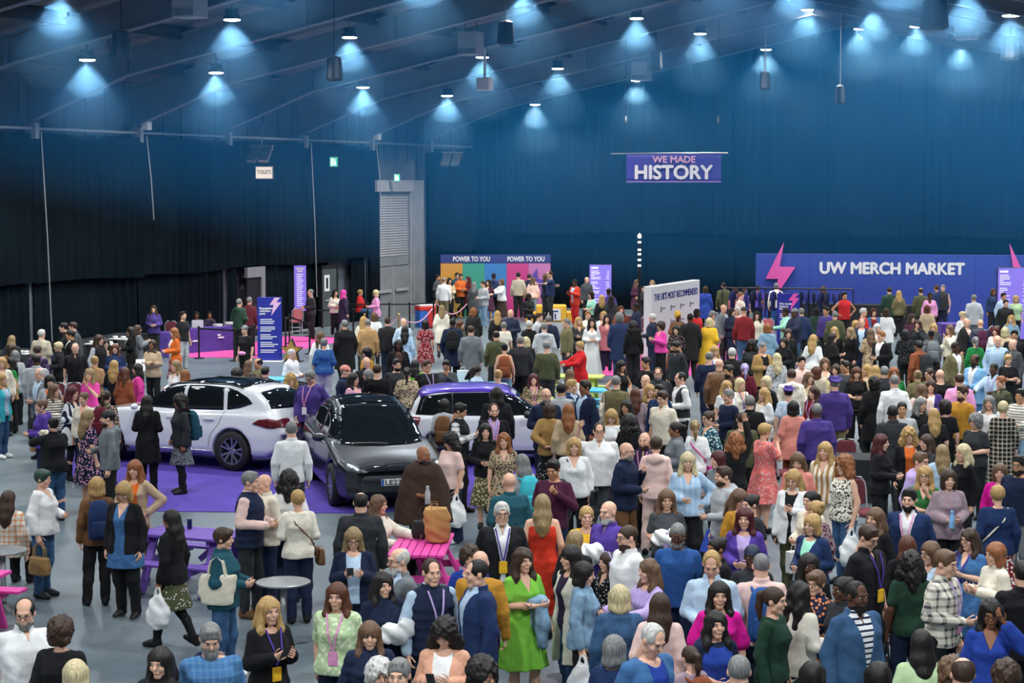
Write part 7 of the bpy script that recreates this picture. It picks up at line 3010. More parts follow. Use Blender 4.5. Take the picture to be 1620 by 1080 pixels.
# ------------------------------------------------------------------ the crowd, surveyed person by person
# head x, head y, facing (0 = towards the camera, 90 = to the right), sex+skin, hair, top, bottom, arms, extras
CROWD = '''
19 538 180 Fl back:ash_blonde jacket:charcoal trou:black down
18 552 175 Fl bob:brunette jumper:brown trou:black hold
24 563 185 Fl bob:grey_hair cardigan:light_grey trou:black down
66 529 160 Ml short:white_hair jacket:stone trou:khaki hold fat=1.15
60 555 170 Ml short:brunette shirt:dark_purple trou:black down pat=dots:lilac
92 549 -70 Fl pixie:platinum jacket:black trou:black hold lan=bright_purple:pink
100 518 -80 Ml short:dark_hair jacket:black trou:black reach/hold lean=.25
115 517 -85 Ml short:brunette blazer:dark_grey trou:dark_grey hold inner=white lean=.12
111 530 -75 Mt short:dark_hair blazer:jet trou:black down inner=white
119 551 5 Ml bald polo:black trou:black down lan=charcoal:black
157 538 60 Ml long:brunette gilet:black jeans:denim_blue down inner=light_grey
167 544 30 Fl long:dark_hair blouse:charcoal trou:black hold pat=leopard:stone
182 552 10 Fl long:auburn jacket:dark_blue trou:black hold
206 524 -80 Ft long:dark_hair cardigan:jet trou:black hold inner=white gl
218 521 120 Fl long:brunette coat:grey jeans:denim_blue phone
243 489 5 Fl long:brunette jacket:purple trou:black hold ;standing behind the buffet
241 546 -15 Fm hijab:dark_brown jacket:beige trou:black fold L=booklet:white
150 572 170 Fl bun:blonde jacket:tan trou:black hold
181 579 175 Fl back:blonde jumper:black trou:black face/down
198 590 150 Fl long:auburn coat:rust trou:black down
217 584 -80 Fl long:dark_hair blazer:hot_pink trou:black down inner=pale_blue
62 592 -30 Ml ring:white_hair blazer:grey trou:charcoal hold inner=pale_blue
58 570 175 Md buzz:dark_hair blazer:light_grey trou:charcoal down ;seen from behind
79 603 20 Fl bobfringe:dark_hair cardigan:light_grey trou:black down inner=orange
142 593 -20 Fl long:ash_blonde tee:hot_pink trou:black face/down
17 574 -60 Fl long:dark_hair tee:green wide:black down L=paperbag:tan
3 574 10 Fl bob:blonde blouse:cream trou:black down
3 600 70 Fl long:blonde cardigan:turquoise jeans:denim_blue down inner=pale_blue shoes=sneaker:white
87 618 60 Fl long:light_brown knit:ivory trou:black face/hold pat=stripe:17181b
65 643 -60 Fl bun:light_brown hoodie:bright_purple trou:navy hold R=shoulderbag:tan
84 672 -140 Fl bun:dark_hair jacket:black jeans:denim_blue hug fat=1.2 R=flowers:cream
115 622 70 Fl longx:red_hair tunic:navy legg:black hold pat=vstripe:e6e7e6 h=1.72
132 631 -20 Fl bun:light_brown blouse:cream trou:navy down
140 660 130 Fl back:ash_blonde dress:navy - down pat=floral:d9a0b8 shoes=sneaker:white h=1.66
170 662 -75 Ml cap:black hoodie:grey trou:black down/hold under=dark_hair beard=short:brunette
168 628 165 Fl pony:brunette jacket:olive trou:navy down pat=floral:cf9fa2 bp=burgundy
233 636 180 Fl back:dark_hair coat:jet trou:black hold h=1.68 R=handbag:sand
284 636 -60 Fm curlylong:dark_hair jacket:charcoal skirt:grey down/pocket bpat=leopard:17181b shoes=boot:black h=1.7 tights=1 bp=teal
213 742 -10 Fl longfringe:ginger cardigan:beige lskirt:cream hip/pocket inner=orange bpat=floral:9a4a25 L=handbag:burgundy
68 757 75 Fl pixie:green_hair blouse:white jeans:denim_blue hold/down h=1.66 fat=1.15 shoes=shoe:charcoal R=handbag:camel
153 769 -160 Fl bob:blonde jacket:brown trou:black down bp=dark_blue R=handbag:rust shoes=shoe:black
196 778 -15 Fl bobfringe:blonde cardigan:black trou:jet down hp=22 inner=mid_blue ik=pinafore gl fat=1.15 shoes=sneaker:black ;over a long denim tunic R=x
270 822 -115 Fm back:dark_hair jacket:jet skirt:olive down bpat=dots:e6e7e6 tights=1 legs=walk shoes=shoe:black L=carrier:white h=1.6
354 852 80 Fl pixie:brunette jacket:teal jeans:denim_blue hold toteup=1 R=tote:cream fat=1.1 shoes=sneaker:white
397 762 75 Ml short:grey_hair gilet:navy jeans:charcoal hold inner=pale_pink h=1.8 shoes=shoe:brown
417 765 -50 Ml bald jacket:cream jeans:navy hold h=1.72
14 790 170 Fl back:brunette jacket:ivory trou:black down legs=sit pat=plaid:d98a5a
39 970 30 Ml ring:dark_hair polo:white trou:charcoal down fat=1.3 gl beard=short:grey_hair hy=-25 hp=12
97 1000 170 Fl curly:brunette jumper:black trou:black down fat=1.12
120 1068 175 Fl bob:platinum jumper:pale_pink trou:black down
253 1048 -15 Fl long:dark_hair jacket:black trou:black down lan=bright_purple:pink hp=8
333 1010 15 Ml short:grey_hair tee:mid_blue trou:navy down beard=full:grey_hair hp=26 fat=1.15 bp=navy pat=check:5580a4
426 966 35 Fl long:blonde blazer:jet trou:black phone lan=bright_purple:yellow inner=black R=phone:black h=1.68
559 852 5 Fl long:ash_blonde cardigan:navy trou:navy phone inner=pale_blue gl hp=20 R=phone:black fat=1.12
533 943 -10 Fl long:auburn puff:pale_green trou:navy down/swing pat=floral:dfe8c8 lan=pink:pink h=1.68 fat=1.1 L=handbag:black
606 925 30 Fl longw:dark_hair jacket:navy trou:navy hold L=bundle:white fat=1.12
630 887 -60 Ml ring:white_hair blazer:grey trou:charcoal down inner=pale_blue gl beard=short:white_hair
683 905 25 Ml thin:brunette gilet:navy trou:navy down inner=pale_blue lan=lilac:mint h=1.8 fat=1.1
753 907 -70 Ml thin:dark_hair blazer:dark_blue trou:navy down inner=pale_blue h=1.8 fat=1.08
743 882 10 Fl curly:brunette cardigan:royal_blue trou:black down inner=white ipat=leopard:17181b
760 890 170 Ml bald jumper:mustard trou:navy down h=1.74
585 1005 5 Fl longfringe:light_brown puffer:navy trou:black down inner=white
600 1068 20 Fl curly:white_hair jumper:grey trou:black down
631 1068 -10 Ml short:grey_hair jacket:charcoal trou:black down
703 1002 -10 Fl curlylong:dark_hair cardigan:peach trou:navy phone inner=white hp=25 R=phone:silver fat=1.15 ;looking down at a phone
764 1068 40 Mt curly:dark_hair jacket:black trou:black down gl
571 795 180 Ml ring:dark_hair blazer:charcoal trou:charcoal down h=1.76 legs=stand fat=1.12
600 798 70 Fl longw:light_brown knit:ivory trou:black reach/hold legs=sit h=1.7
670 720 15 Mm bald poncho:dark_brown trou:black down/hold beard=short:charcoal h=1.8 fat=1.1 hy=25 R=bottle:light_grey
712 698 -50 Fl curlylong:dark_hair tee:pale_pink wide:navy down/phone hp=18 R=phone:green L=carrier:white fat=1.22 shoes=sneaker:white
461 680 185 Ml short:grey_hair shirt:white trou:charcoal down h=1.78
457 760 180 Fm curlylong:dark_hair blouse:white trou:navy down
471 790 195 Fl pixie:blonde jumper:ivory trou:navy hold R=shoulderbag:brown fat=1.12
728 650 75 Mt quiff:dark_hair gilet:black trou:black phone inner=white ipat=plaid:43474b R=phone:white hp=20
703 642 175 Fm bob:dark_hair hoodie:light_grey trou:grey down bp=brown
781 650 10 Ml thin:brunette blazer:jet trou:black down inner=lilac lan=pink:pink beard=short:brunette
768 682 5 Fl long:dark_hair jumper:black mskirt:olive down/hold bpat=floral:c8b493 L=shoulderbag:black
797 697 0 Fl longw:ginger dress:beige - down pat=leopard:2b2d31 shoes=boot:black
786 624 180 Ml long:dark_hair jacket:black trou:black down
805 763 200 Ml bald shirt:teal jeans:navy hold fat=1.15
794 812 5 Ml short:white_hair blazer:black trou:charcoal down inner=white gl lan=bright_purple:yellow fat=1.15 h=1.78
491 597 -25 Ml short:grey_hair hoodie:purple jeans:navy pocket hp=25 gl fat=1.28 h=1.86 lan=pink:white
460 601 30 Fl curlylong:blonde blouse:olive trou:black down
547 588 80 Ml cap:salmon jacket:navy trou:black hold/reach under=grey_hair fat=1.15
580 559 -50 Fl curly:dark_hair jumper:mustard trou:black down
580 574 20 Ml bald jacket:black trou:black face/down
582 594 -80 Fl bob:grey_hair jacket:charcoal trou:black down
560 600 60 Fl long:dark_hair blouse:pink trou:black hold pat=stripe:e8c6bd
597 586 175 Ml short:brunette jumper:jet trou:black down fat=1.15
628 577 25 Ml short:dark_hair tee:charcoal trou:black down beard=short:dark_hair fat=1.2
644 590 180 Fl pony:dark_hair blouse:sand trou:black hold pat=leopard:17181b fat=1.1
676 579 30 Ml short:brunette tee:black trou:black down lan=lilac:mint gl fat=1.25
706 578 -10 Mt short:dark_hair jumper:dark_grey trou:black face/hold hp=20 legs=sit
657 578 170 Fl hijab:black jacket:lime_green trou:black down
754 586 60 Fl long:dark_hair shirt:pale_blue trou:navy table legs=sit hp=35
788 594 180 Fl bun:blonde tee:white trou:grey down
545 514 -150 Ml short:grey_hair coat:jet trou:black down fat=1.25 h=1.82
513 543 180 Fl pixie:grey_hair blouse:blue trou:light_grey hold pat=floral:3e6a9a fat=1.2
507 532 175 Fl long:light_brown blouse:white trou:grey down
462 560 60 Ml buzz:white_hair shirt:white trou:charcoal hold legs=sit
408 575 -60 Mt ring:dark_hair jacket:khaki trou:black down inner=white legs=sit
393 578 170 Fl back:light_brown jumper:stone trou:black down legs=sit
420 589 160 Ml quiff:dark_hair tee:black trou:black down legs=sit
375 593 180 Fd afro:dark_hair jacket:black trou:black down legs=sit
398 598 175 Fl bob:brunette jumper:charcoal trou:black down legs=sit
278 579 -40 Fl long:ash_blonde blouse:white trou:black hold
293 594 180 Fl bob:ginger jumper:sand trou:black down
387 522 -30 Fl cap:grey tee:black trou:black down under=dark_hair h=1.68 bum=pink ;with a pink bum bag
289 499 50 Fl pony:dark_hair tee:jet trou:light_grey down lan=pink:pink shoes=sneaker:white h=1.72
275 526 -60 Fl long:ginger cardigan:orange mskirt:burgundy hold bpat=floral:cf9fa2
311 498 10 Fm bob:dark_hair jumper:navy trou:black table legs=sit h=1.52
331 498 20 Fm bun:dark_hair jumper:dark_purple trou:black face/table legs=sit h=1.52
378 479 150 Ml thin:grey_hair hoodie:dark_green trou:black hold fat=1.2 h=1.84
394 476 160 Ml short:grey_hair jacket:burgundy trou:black down
492 463 -60 Ml thin:grey_hair jumper:charcoal trou:black hold
530 463 30 Fl long:dark_hair blouse:ivory trou:black hold pat=floral:70757a
543 464 120 Fl scarf:hot_pink coat:dark_purple legg:navy down pat=floral:4b2c8f
569 463 80 Fl pixie:blonde jacket:red jeans:denim_blue hold legs=sit
595 464 -80 Fl bob:platinum cardigan:pink jeans:denim_blue hold
582 512 175 Ml buzz:grey_hair jacket:tan trou:khaki down
575 507 170 Fl back:blonde blouse:cream trou:black down
592 501 175 Fl bob:light_brown knit:white trou:black down
613 509 180 Ml short:brunette jacket:black jeans:navy down bp=dark_grey
641 523 175 Fl back:dark_hair maxi:pale_blue - down pat=floral:7fb0dc
638 510 30 Ml bald shirt:pale_blue trou:black down
630 546 10 Fd longw:dark_hair opencoat:jet trou:black down inner=dark_brown h=1.72 fat=1.12
673 513 180 Fl bob:dark_hair dress:dark_red - down pat=floral:cf9fa2
699 489 180 Fl back:ash_blonde coat:ivory legg:charcoal down
716 511 180 Md buzz:dark_hair coat:navy trou:black down bp=black
745 523 180 Ml short:brunette coat:grey jeans:navy down h=1.8
749 493 180 Fl bob:ginger cardigan:black trou:black down
729 514 60 Fl long:auburn jumper:olive trou:black hold
787 498 180 Fl back:blonde jacket:jet trou:black down
797 516 180 Fl pixie:grey_hair tee:ivory trou:grey down
785 531 180 Ml ring:dark_hair shirt:olive trou:charcoal down
798 551 180 Fl bun:dark_hair tank:peach jeans:light_denim down bp=rust
692 439 60 Mt short:dark_hair jacket:dark_grey trou:black hold
702 444 170 Ml thin:grey_hair shirt:white trou:khaki down
711 444 20 Fl long:dark_hair blouse:sand trou:black hold
723 436 30 Ml short:dark_hair shirt:teal trou:black down
729 438 20 Mt quiff:dark_hair jacket:orange trou:black hold inner=white
741 442 -60 Fl long:red_hair coat:burgundy trou:black hold
752 435 150 Fl bob:light_brown jumper:cream trou:black down
750 451 170 Fl back:grey_hair coat:dark_grey trou:black down
765 450 -50 Ml short:brunette jacket:light_grey jeans:light_denim hold L=giftbag:white
768 436 20 Fl bob:blonde blouse:beige trou:black down
781 437 170 Md buzz:dark_hair hoodie:dark_blue trou:black down h=1.86
773 447 -30 Fl long:dark_hair dress:plum - hold pat=floral:cf9fa2
794 446 -60 Fl bob:light_brown knit:white lskirt:dark_brown reach bpat=dots:cf9fa2
804 439 10 Fl long:ginger dress:light_denim - down
808 496 -20 Ml bald jacket:navy trou:black hold beard=short:grey_hair
820 436 185 Ml short:dark_hair jumper:stone trou:black down h=1.84
837 438 160 Ml short:brunette jacket:navy trou:navy down
843 443 170 Fl long:light_brown blouse:pale_pink jeans:light_denim down
836 470 20 Fd curly:dark_hair jacket:black trou:black hold inner=white legs=sit
863 438 60 Fl bob:light_brown jumper:navy jeans:charcoal hug base=.62 ;hugging on the podium, left one
871 434 -80 Ml thin:brunette tee:dark_blue jeans:charcoal hug/down base=.62 ;hugging on the podium, right one
910 447 -50 Md short:dark_hair blazer:scarlet trou:red phone inner=pale_blue
928 443 30 Ml bald jacket:dark_grey trou:black down beard=short:brunette
936 467 -60 Fl bob:dark_hair cape:mint trou:black hold
952 472 180 Fl back:blonde jumper:black trou:black down
963 462 180 Md short:dark_hair shirt:purple trou:black down
967 473 175 Fl back:dark_hair jacket:charcoal trou:black down
1007 447 40 Fl long:light_brown coat:plum trou:black hold
1020 457 -60 Fl back:dark_hair coat:black trou:black phone
1032 448 -20 Fl long:ash_blonde blouse:olive trou:black down
1007 486 -80 Md short:dark_hair jacket:navy trou:black hold beard=short:dark_hair
852 502 60 Ml short:brunette jacket:silver jeans:navy down
868 506 180 Ml short:grey_hair blazer:navy trou:navy down
861 518 180 Ml short:grey_hair hoodie:silver trou:charcoal down
897 511 -70 Ml short:grey_hair jacket:khaki trou:charcoal down fat=1.15
915 508 20 Fl long:blonde blouse:charcoal trou:black fold pat=floral:cf9fa2 L=shoulderbag:black
930 499 10 Ml short:ginger shirt:ivory trou:navy down
936 510 5 Fl long:dark_hair maxi:white - hold h=1.7 shoes=sneaker:white
960 504 0 Fl long:dark_hair tunic:rose trou:navy down pat=floral:7a1620
955 499 -10 Fl bob:blonde cardigan:white trou:black down
980 503 180 Ml curly:grey_hair coat:dark_blue jeans:denim_blue down h=1.84
1002 516 180 Fl curlylong:dark_hair jumper:jet wide:black down h=1.7
982 490 10 Fl long:auburn blouse:rust trou:black down
1033 503 -120 Ml short:white_hair jacket:navy jeans:navy hold
1045 516 -60 Fl curly:brunette blouse:hot_pink wide:black phone h=1.66
823 540 180 Ml short:grey_hair jacket:charcoal trou:black down fat=1.15
832 541 175 Fl bob:platinum coat:black trou:black down bp=grey
865 548 180 Ml ring:grey_hair jumper:olive trou:charcoal down fat=1.12
917 548 -70 Fl pixie:blonde coat:red trou:charcoal reach h=1.66
837 514 170 Fl pixie:white_hair jacket:black trou:black down
1072 501 20 Fd wrap:gold robe:brown - hold pat=leopard:c98a1f
1070 522 -20 Fl long:dark_hair jacket:jet trou:black hold pat=dots:cf9fa2
1070 548 -50 Mt quiff:dark_hair shirt:charcoal trou:black down hp=25 beard=short:dark_hair
983 579 40 Ft longfringe:dark_hair tank:black jeans:navy hip
1021 574 -60 Mt short:dark_hair tee:jet trou:black down
1021 603 -20 Ml bald tee:mauve trou:black down lan=lilac:white
1041 591 -10 Ml thin:brunette jacket:charcoal trou:black down gl beard=short:grey_hair fat=1.15
975 605 160 Ml thin:grey_hair blazer:khaki trou:charcoal down toteup=1 L=tote:cream
1076 599 -70 Ml thin:dark_hair waistcoat:charcoal trou:black hold inner=white h=1.8
844 600 5 Fl long:red_hair blouse:khaki trou:black hold lan=pink:pink pat=floral:c8b493 L=tote:bright_purple
902 593 170 Fl back:light_brown jumper:white trou:black down
864 626 15 Ml bald blazer:navy trou:navy hold inner=charcoal gl beard=short:grey_hair h=1.86
869 649 175 Fl bob:brunette jacket:camel lskirt:black back bpat=dots:e6e7e6 h=1.68
899 650 180 Fl back:ginger blouse:beige trou:black down
888 617 175 Mt short:dark_hair shirt:light_grey trou:charcoal down
905 611 60 Ml short:blonde blazer:dark_blue trou:navy hold inner=pale_blue
925 613 -60 Mm short:dark_hair blazer:navy trou:dark_blue down inner=pale_blue h=1.86
1005 624 180 Fl back:auburn blouse:mauve trou:black hold
1028 618 10 Fl longw:blonde dress:olive - down pat=leopard:b9a283
1043 619 -40 Ml quiff:dark_hair jumper:dark_blue trou:black down beard=short:brunette
1048 630 -40 Ml quiff:brunette polo:cream trou:black down h=1.84 hp=14
967 659 -10 Fl long:blonde tee:white trou:black hold hp=25
991 644 -30 Ft long:dark_hair jumper:charcoal trou:black down
996 668 150 Fd curlylong:dark_hair jacket:jet trou:black hold
948 682 0 Ml thin:brunette shirt:white trou:dark_grey down/wave gl fat=1.28 h=1.82
908 706 0 Fl bob:blonde blouse:white trou:black down L=shoulderbag:black h=1.7 fat=1.08
992 714 60 Ml bald jacket:navy trou:brown strap/hold gl beard=short:grey_hair h=1.78
1019 697 -20 Ml bald shirt:dark_purple trou:black down lan=pink:pink beard=short:brunette
1038 704 170 Fl pixie:brunette hoodie:pale_pink trou:pale_pink down h=1.68
1068 680 -80 Fm pony:dark_hair coat:grey trou:black hold h=1.72
875 742 -20 Mt quiff:dark_hair jumper:plum jeans:navy strap/hold hp=18 inner=pale_pink bp=charcoal h=1.78
825 732 -150 Fl back:grey_hair tee:light_grey trou:charcoal down bp=turquoise
858 798 180 Fl back:ash_blonde slip:scarlet - down h=1.7 fat=1.12
928 817 5 Fl pony:blonde cardigan:yellow trou:navy down inner=yellow R=shoulderbag:brown
962 810 -45 Ml bald polo:bright_purple trou:navy hold L=bundle:white beard=short:white_hair fat=1.1
992 850 -65 Ml buzz:brunette polo:white trou:charcoal down gl beard=short:brunette h=1.8 fat=1.15
1055 790 0 Fl long:light_brown tee:dark_grey trou:black hold hp=10 L=bundle:white R=bottle:lilac
1072 846 -10 Md buzz:grey_hair jumper:blue trou:navy down hp=16 beard=short:grey_hair bp=navy h=1.76
960 889 -60 Fl long:brunette dress:jet - down pat=dots:e6e7e6 h=1.42 phones=lilac ;a child wearing lilac headphones
1025 903 -60 Fl longw:light_brown cardigan:lilac trou:navy reach inner=lilac
828 886 30 Fl longw:brunette dress:lime_green - fold h=1.68 L=overarm:light_denim shoes=shoe:black
925 908 75 Fl bob:dark_hair jacket:light_denim trou:black hold/down mat=denim R=carrier:white L=bottle:sky_blue hp=8
902 882 -60 Fl longfringe:dark_hair opencoat:ivory jeans:denim_blue down inner=dark_purple
911 856 150 Fl back:ash_blonde jacket:black trou:black down
980 946 180 Fl bob:platinum jacket:denim_blue jeans:denim_blue down mat=denim fat=1.15
1044 958 175 Fl back:brunette blouse:pale_pink trou:black down
972 1028 150 Fl bob:grey_hair jumper:dark_blue trou:navy hold
1033 1012 40 Ml thin:white_hair cardigan:mid_blue trou:navy hold inner=royal_blue hp=28 fat=1.2 lean=.2
1091 1040 -150 Fl pony:brunette tee:mauve trou:navy down h=1.4 bp=rust
1169 1062 180 Ml thin:grey_hair jumper:navy trou:black down
1138 941 0 Fl long:dark_hair cape:magenta trou:black down h=1.68
1133 988 15 Fl longw:dark_hair tee:navy trou:black hold bp=dark_blue inner=royal_blue h=1.7 hp=0
1126 892 -10 Ml thin:blonde shirt:pale_blue trou:charcoal hold hp=30 h=1.8
1133 868 -60 Fm bun:dark_hair jacket:jet trou:black down
1190 881 -10 Fd cap:navy jacket:charcoal trou:black down under=dark_hair gl
1204 895 180 Ml buzz:grey_hair shirt:pale_pink trou:navy down bp=blue fat=1.1
1226 950 60 Fl pony:brunette jumper:dark_green trou:black down h=1.7
1266 940 130 Fm longw:dark_hair jacket:ivory mskirt:dark_green hold bpat=dots:e6e7e6
1291 922 -40 Fl pixie:light_brown jacket:navy trou:black down pat=floral:d98a5a gl
1280 895 5 Fd long:dark_hair jacket:black trou:black down
1356 943 30 Md thin:dark_hair blazer:denim_blue jeans:navy down inner=white ipat=stripe:17223d beard=short:dark_hair h=1.84 fat=1.15
1332 933 -60 Fd bun:dark_hair jacket:charcoal trou:black down
1374 850 40 Ml short:brunette polo:black trou:charcoal down lan=bright_purple:yellow gl hp=22 h=1.8 fat=1.12
1435 864 175 Fl back:auburn jacket:black trou:black down
1441 893 180 Fd curlylong:dark_hair tee:dark_green trou:navy down/phone L=handbag:black
1471 875 -60 Fl bob:light_brown blouse:pale_blue trou:black down gl
1496 891 50 Ml short:light_brown shirt:ivory trou:black down/hold pat=plaid:43474b lan=lilac:pink h=1.82 hp=12
1533 853 -50 Fl longw:brunette dress:mid_blue - phone gl lan=bright_purple:sky_blue R=phone:black mat=denim fat=1.1
1574 877 -70 Fl bob:ginger jacket:cream trou:beige phone
1568 970 -15 Fm longw:dark_hair blouse:royal_blue trou:black brow/down gl hp=14 h=1.68
1457 1018 180 Fl back:dark_hair blouse:pale_green trou:black down fat=1.12 lean=.15
1523 1066 180 Ml ring:brunette jacket:brown trou:black down
1505 1065 170 Fl curly:light_brown jumper:charcoal trou:black down
1591 1072 180 Ml curly:brunette jumper:black trou:black down
1285 1070 175 Fm bob:dark_hair jacket:navy trou:black down
1389 1072 180 Fl bob:dark_hair jumper:jet trou:black down
1618 908 180 Ml short:dark_hair jacket:jet trou:black down fat=1.2
1438 790 -25 Ml quiff:dark_hair blazer:dark_blue trou:navy down inner=white lan=pink:white beard=short:dark_hair h=1.82
1463 752 -20 Fl longw:blonde dress:green - face/fold gl pat=floral:4c6f40 h=1.68
1501 758 0 Fl bob:brunette knit:mauve wide:black hold R=bottle:sky_blue h=1.7
1582 747 -20 Fl bob:light_brown jumper:magenta trou:black down
1612 735 -40 Mt short:dark_hair jumper:navy trou:grey down gl beard=short:dark_hair h=1.8
1578 783 180 Fl pixie:blonde jumper:dark_blue mskirt:dark_red down bpat=floral:e6e7e6 L=shoulderbag:cream fat=1.18
1384 820 -50 Fl long:light_brown jacket:jet trou:black down
1178 820 -15 Fl long:red_hair blazer:bright_purple trou:black hold inner=lilac h=1.68
1187 798 -60 Fl bun:dark_hair tee:charcoal trou:black down
1170 789 30 Fl long:light_brown cardigan:mustard jeans:denim_blue hold hp=25
1144 753 -70 Ml short:brunette hoodie:light_grey jeans:denim_blue hold/down beard=short:brunette R=booklet:royal_blue
1088 730 0 Fl longfringe:platinum blouse:pale_blue wide:black hip/hold pat=vstripe:9fc0dd h=1.7 fat=1.15 R=shoulderbag:brown
1135 727 -60 Fl bob:red_hair jacket:grey trou:black hold
1210 682 120 Fl pixie:blonde dress:coral - face pat=floral:d8a0a0 h=1.68 fat=1.1
1174 664 180 Ml buzz:brunette tee:olive trou:black down
1164 698 175 Fl curlylong:ginger jumper:black trou:black down/up
1099 676 180 Fl pony:ash_blonde blouse:white trou:dusty_pink down R=shoulderbag:magenta
1120 662 -60 Fl bun:brunette blouse:teal trou:black down gl pat=floral:c8d8d8
1152 627 -60 Ml short:grey_hair jumper:navy trou:black hold inner=pale_blue
1150 612 20 Fl longw:blonde tee:white jeans:navy down
1171 608 30 Fl bob:platinum blouse:ivory trou:black down lan=bright_purple:white
1178 584 180 Fl pony:lilac_hair jacket:burgundy trou:black down
1208 624 -60 Fl longw:blonde blazer:white trou:white hold inner=cream
1186 637 180 Ml short:grey_hair jacket:jet trou:black down
1212 605 -40 Fl bob:platinum cardigan:black trou:black down
1252 594 180 Ml short:brunette hoodie:ivory trou:khaki down
1280 598 20 Fl longw:light_brown blouse:beige trou:black down
1247 622 180 Fl hat:bright_purple tee:pale_blue trou:white down under=dark_hair pat=floral:e6e7e6
1255 645 175 Fl bob:dark_hair tunic:salmon trou:rust down
1287 621 -50 Fl longw:brunette jumper:dark_red trou:navy down lan=lilac:white
1292 650 180 Md buzz:grey_hair shirt:purple trou:navy down h=1.8 fat=1.15
1320 608 185 Ml hat:bright_purple jacket:purple trou:khaki down under=grey_hair h=1.84 fat=1.15
1305 713 -30 Fl long:blonde blouse:ivory trou:ivory down pat=vstripe:a98557 h=1.7 fat=1.12
1335 736 -60 Fl curlylong:ginger tank:ivory jeans:denim_blue down/swing pat=leopard:2b2d31 h=1.72 fat=1.15 L=carrier:white
1262 730 -20 Fl long:light_brown jacket:salmon trou:blue hold hp=20
1255 758 -30 Fl long:blonde blazer:white trou:olive phone/down inner=black hp=20 R=phone:black h=1.7
1282 792 -50 Fl pony:dark_hair blouse:cream trou:olive hold L=giftbag:white
1290 808 -140 Fl bun:blonde blouse:mauve trou:black down pat=floral:5a1626
1285 830 -45 Fl bob:blonde blazer:dark_blue trou:navy hold inner=mint fat=1.1
1383 607 180 Fl curly:dark_hair coat:jet trou:black down h=1.72
1415 604 180 Ml buzz:grey_hair shirt:white trou:charcoal down h=1.84
1412 653 180 Md buzz:dark_hair blazer:charcoal trou:charcoal down inner=white
1427 647 -10 Mt buzz:dark_hair tee:light_grey trou:black down
1395 700 60 Fl long:red_hair jacket:black trou:black hold h=1.68
1438 689 0 Fl curlylong:blonde cardigan:black trou:black down inner=orange
1465 700 -60 Fl long:brunette jacket:charcoal trou:black face/hold
1477 657 180 Fl back:blonde tee:black trou:black down fat=1.12
1495 645 175 Fl curly:dark_hair tee:jet trou:black down
1522 622 -60 Ml quiff:brunette jumper:mustard trou:black down beard=short:brunette h=1.84
1543 667 -50 Fl curly:grey_hair tee:charcoal trou:black hold fat=1.15
1587 646 170 Fl pixie:platinum maxi:jet - down pat=plaid:b5ab98 h=1.7
1565 637 -20 Fl long:grey_hair cardigan:white trou:black down
1583 605 -60 Ml short:ginger shirt:olive trou:black down pat=floral:2b2d31
1614 626 -40 Mt short:dark_hair jumper:ivory jeans:light_denim hold pat=stripe:70757a
1523 716 -60 Fl long:platinum jumper:jet trou:black down
1490 716 180 Fl back:ash_blonde tee:pale_blue trou:black down
1457 730 40 Ml short:light_brown hoodie:lilac trou:black down gl
1457 640 30 Fl long:grey_hair tee:black trou:black down
1458 617 160 Fl long:light_brown hoodie:pale_pink trou:black hold
1487 594 180 Ml bald tee:jet trou:black down fat=1.15
1470 592 -60 Fl pony:brunette blouse:olive trou:black down gl
1452 595 170 Fl bun:ash_blonde jacket:khaki trou:black down
1473 611 -20 Fl bob:brunette cardigan:purple trou:black hold
1518 601 170 Ml ring:brunette shirt:pink trou:black down
1542 570 -50 Md ring:dark_hair blazer:sky_blue trou:mid_blue hold inner=white h=1.84 beard=short:dark_hair
1578 539 0 Ml bald shirt:pale_blue trou:navy down pat=check:7fa0c8 h=1.84 fat=1.12
1543 540 180 Fl pony:grey_hair jumper:green trou:black down R=tote:cream
1512 550 30 Md short:dark_hair blazer:khaki trou:black down inner=white gl
1453 547 -150 Mm short:dark_hair jacket:rust trou:black down bp=charcoal
1473 529 180 Fd bun:dark_hair blouse:grey trou:black down pat=leopard:17181b bp=grey
1432 529 180 Fl bob:dark_hair jacket:jet trou:black hold pat=dots:70757a
1377 527 180 Fl back:light_brown coat:beige trou:black hold pat=leopard:6b4a2e
1394 532 -50 Ml short:ginger blazer:jet trou:black hold inner=white
1388 519 20 Fl long:white_hair blouse:white trou:black down
1364 510 -20 Ml thin:grey_hair blazer:navy trou:navy down inner=pale_blue lan=lilac:white
1354 514 30 Fl bob:blonde jumper:charcoal trou:black down
1402 494 180 Fl bob:brunette tunic:white trou:black down
1365 494 60 Ml short:white_hair jumper:red trou:black hold
1382 494 0 Fl bob:red_hair cardigan:mid_blue trou:black hold inner=dark_red
1467 489 180 Fl bob:auburn jacket:beige trou:black down
1541 472 180 Ml short:grey_hair blazer:silver trou:grey down inner=white
1522 499 40 Fl pixie:platinum knit:white trou:black hold
1528 510 40 Ml bald blazer:black trou:black down inner=pale_pink
1551 512 180 Ml bald jacket:navy trou:black down mat=leather fat=1.15 bp=plum
1575 524 -40 Fl bob:red_hair blouse:white trou:black down
1590 525 160 Fl bob:platinum jumper:sand trou:black down
1600 505 -30 Fl longw:blonde jacket:light_denim trou:black hold mat=denim
1605 530 -20 Mt quiff:dark_hair jumper:black trou:black down
1602 545 -60 Ml bald shirt:dark_grey trou:black down
1591 480 0 Ml short:dark_hair jacket:black trou:black down lan=charcoal:mint
1587 469 20 Mt short:dark_hair shirt:pale_blue trou:black down
1607 473 -10 Fl bob:blonde tee:pale_green trou:black down
1572 584 -40 Md buzz:dark_hair shirt:pale_blue trou:navy reach lan=lilac:white
1595 569 0 Fl pixie:blonde tee:black trou:black fold
1502 521 -60 Fl long:light_brown blouse:cream trou:black face/hold
1452 513 -30 Fl long:brunette jacket:charcoal trou:black face/down
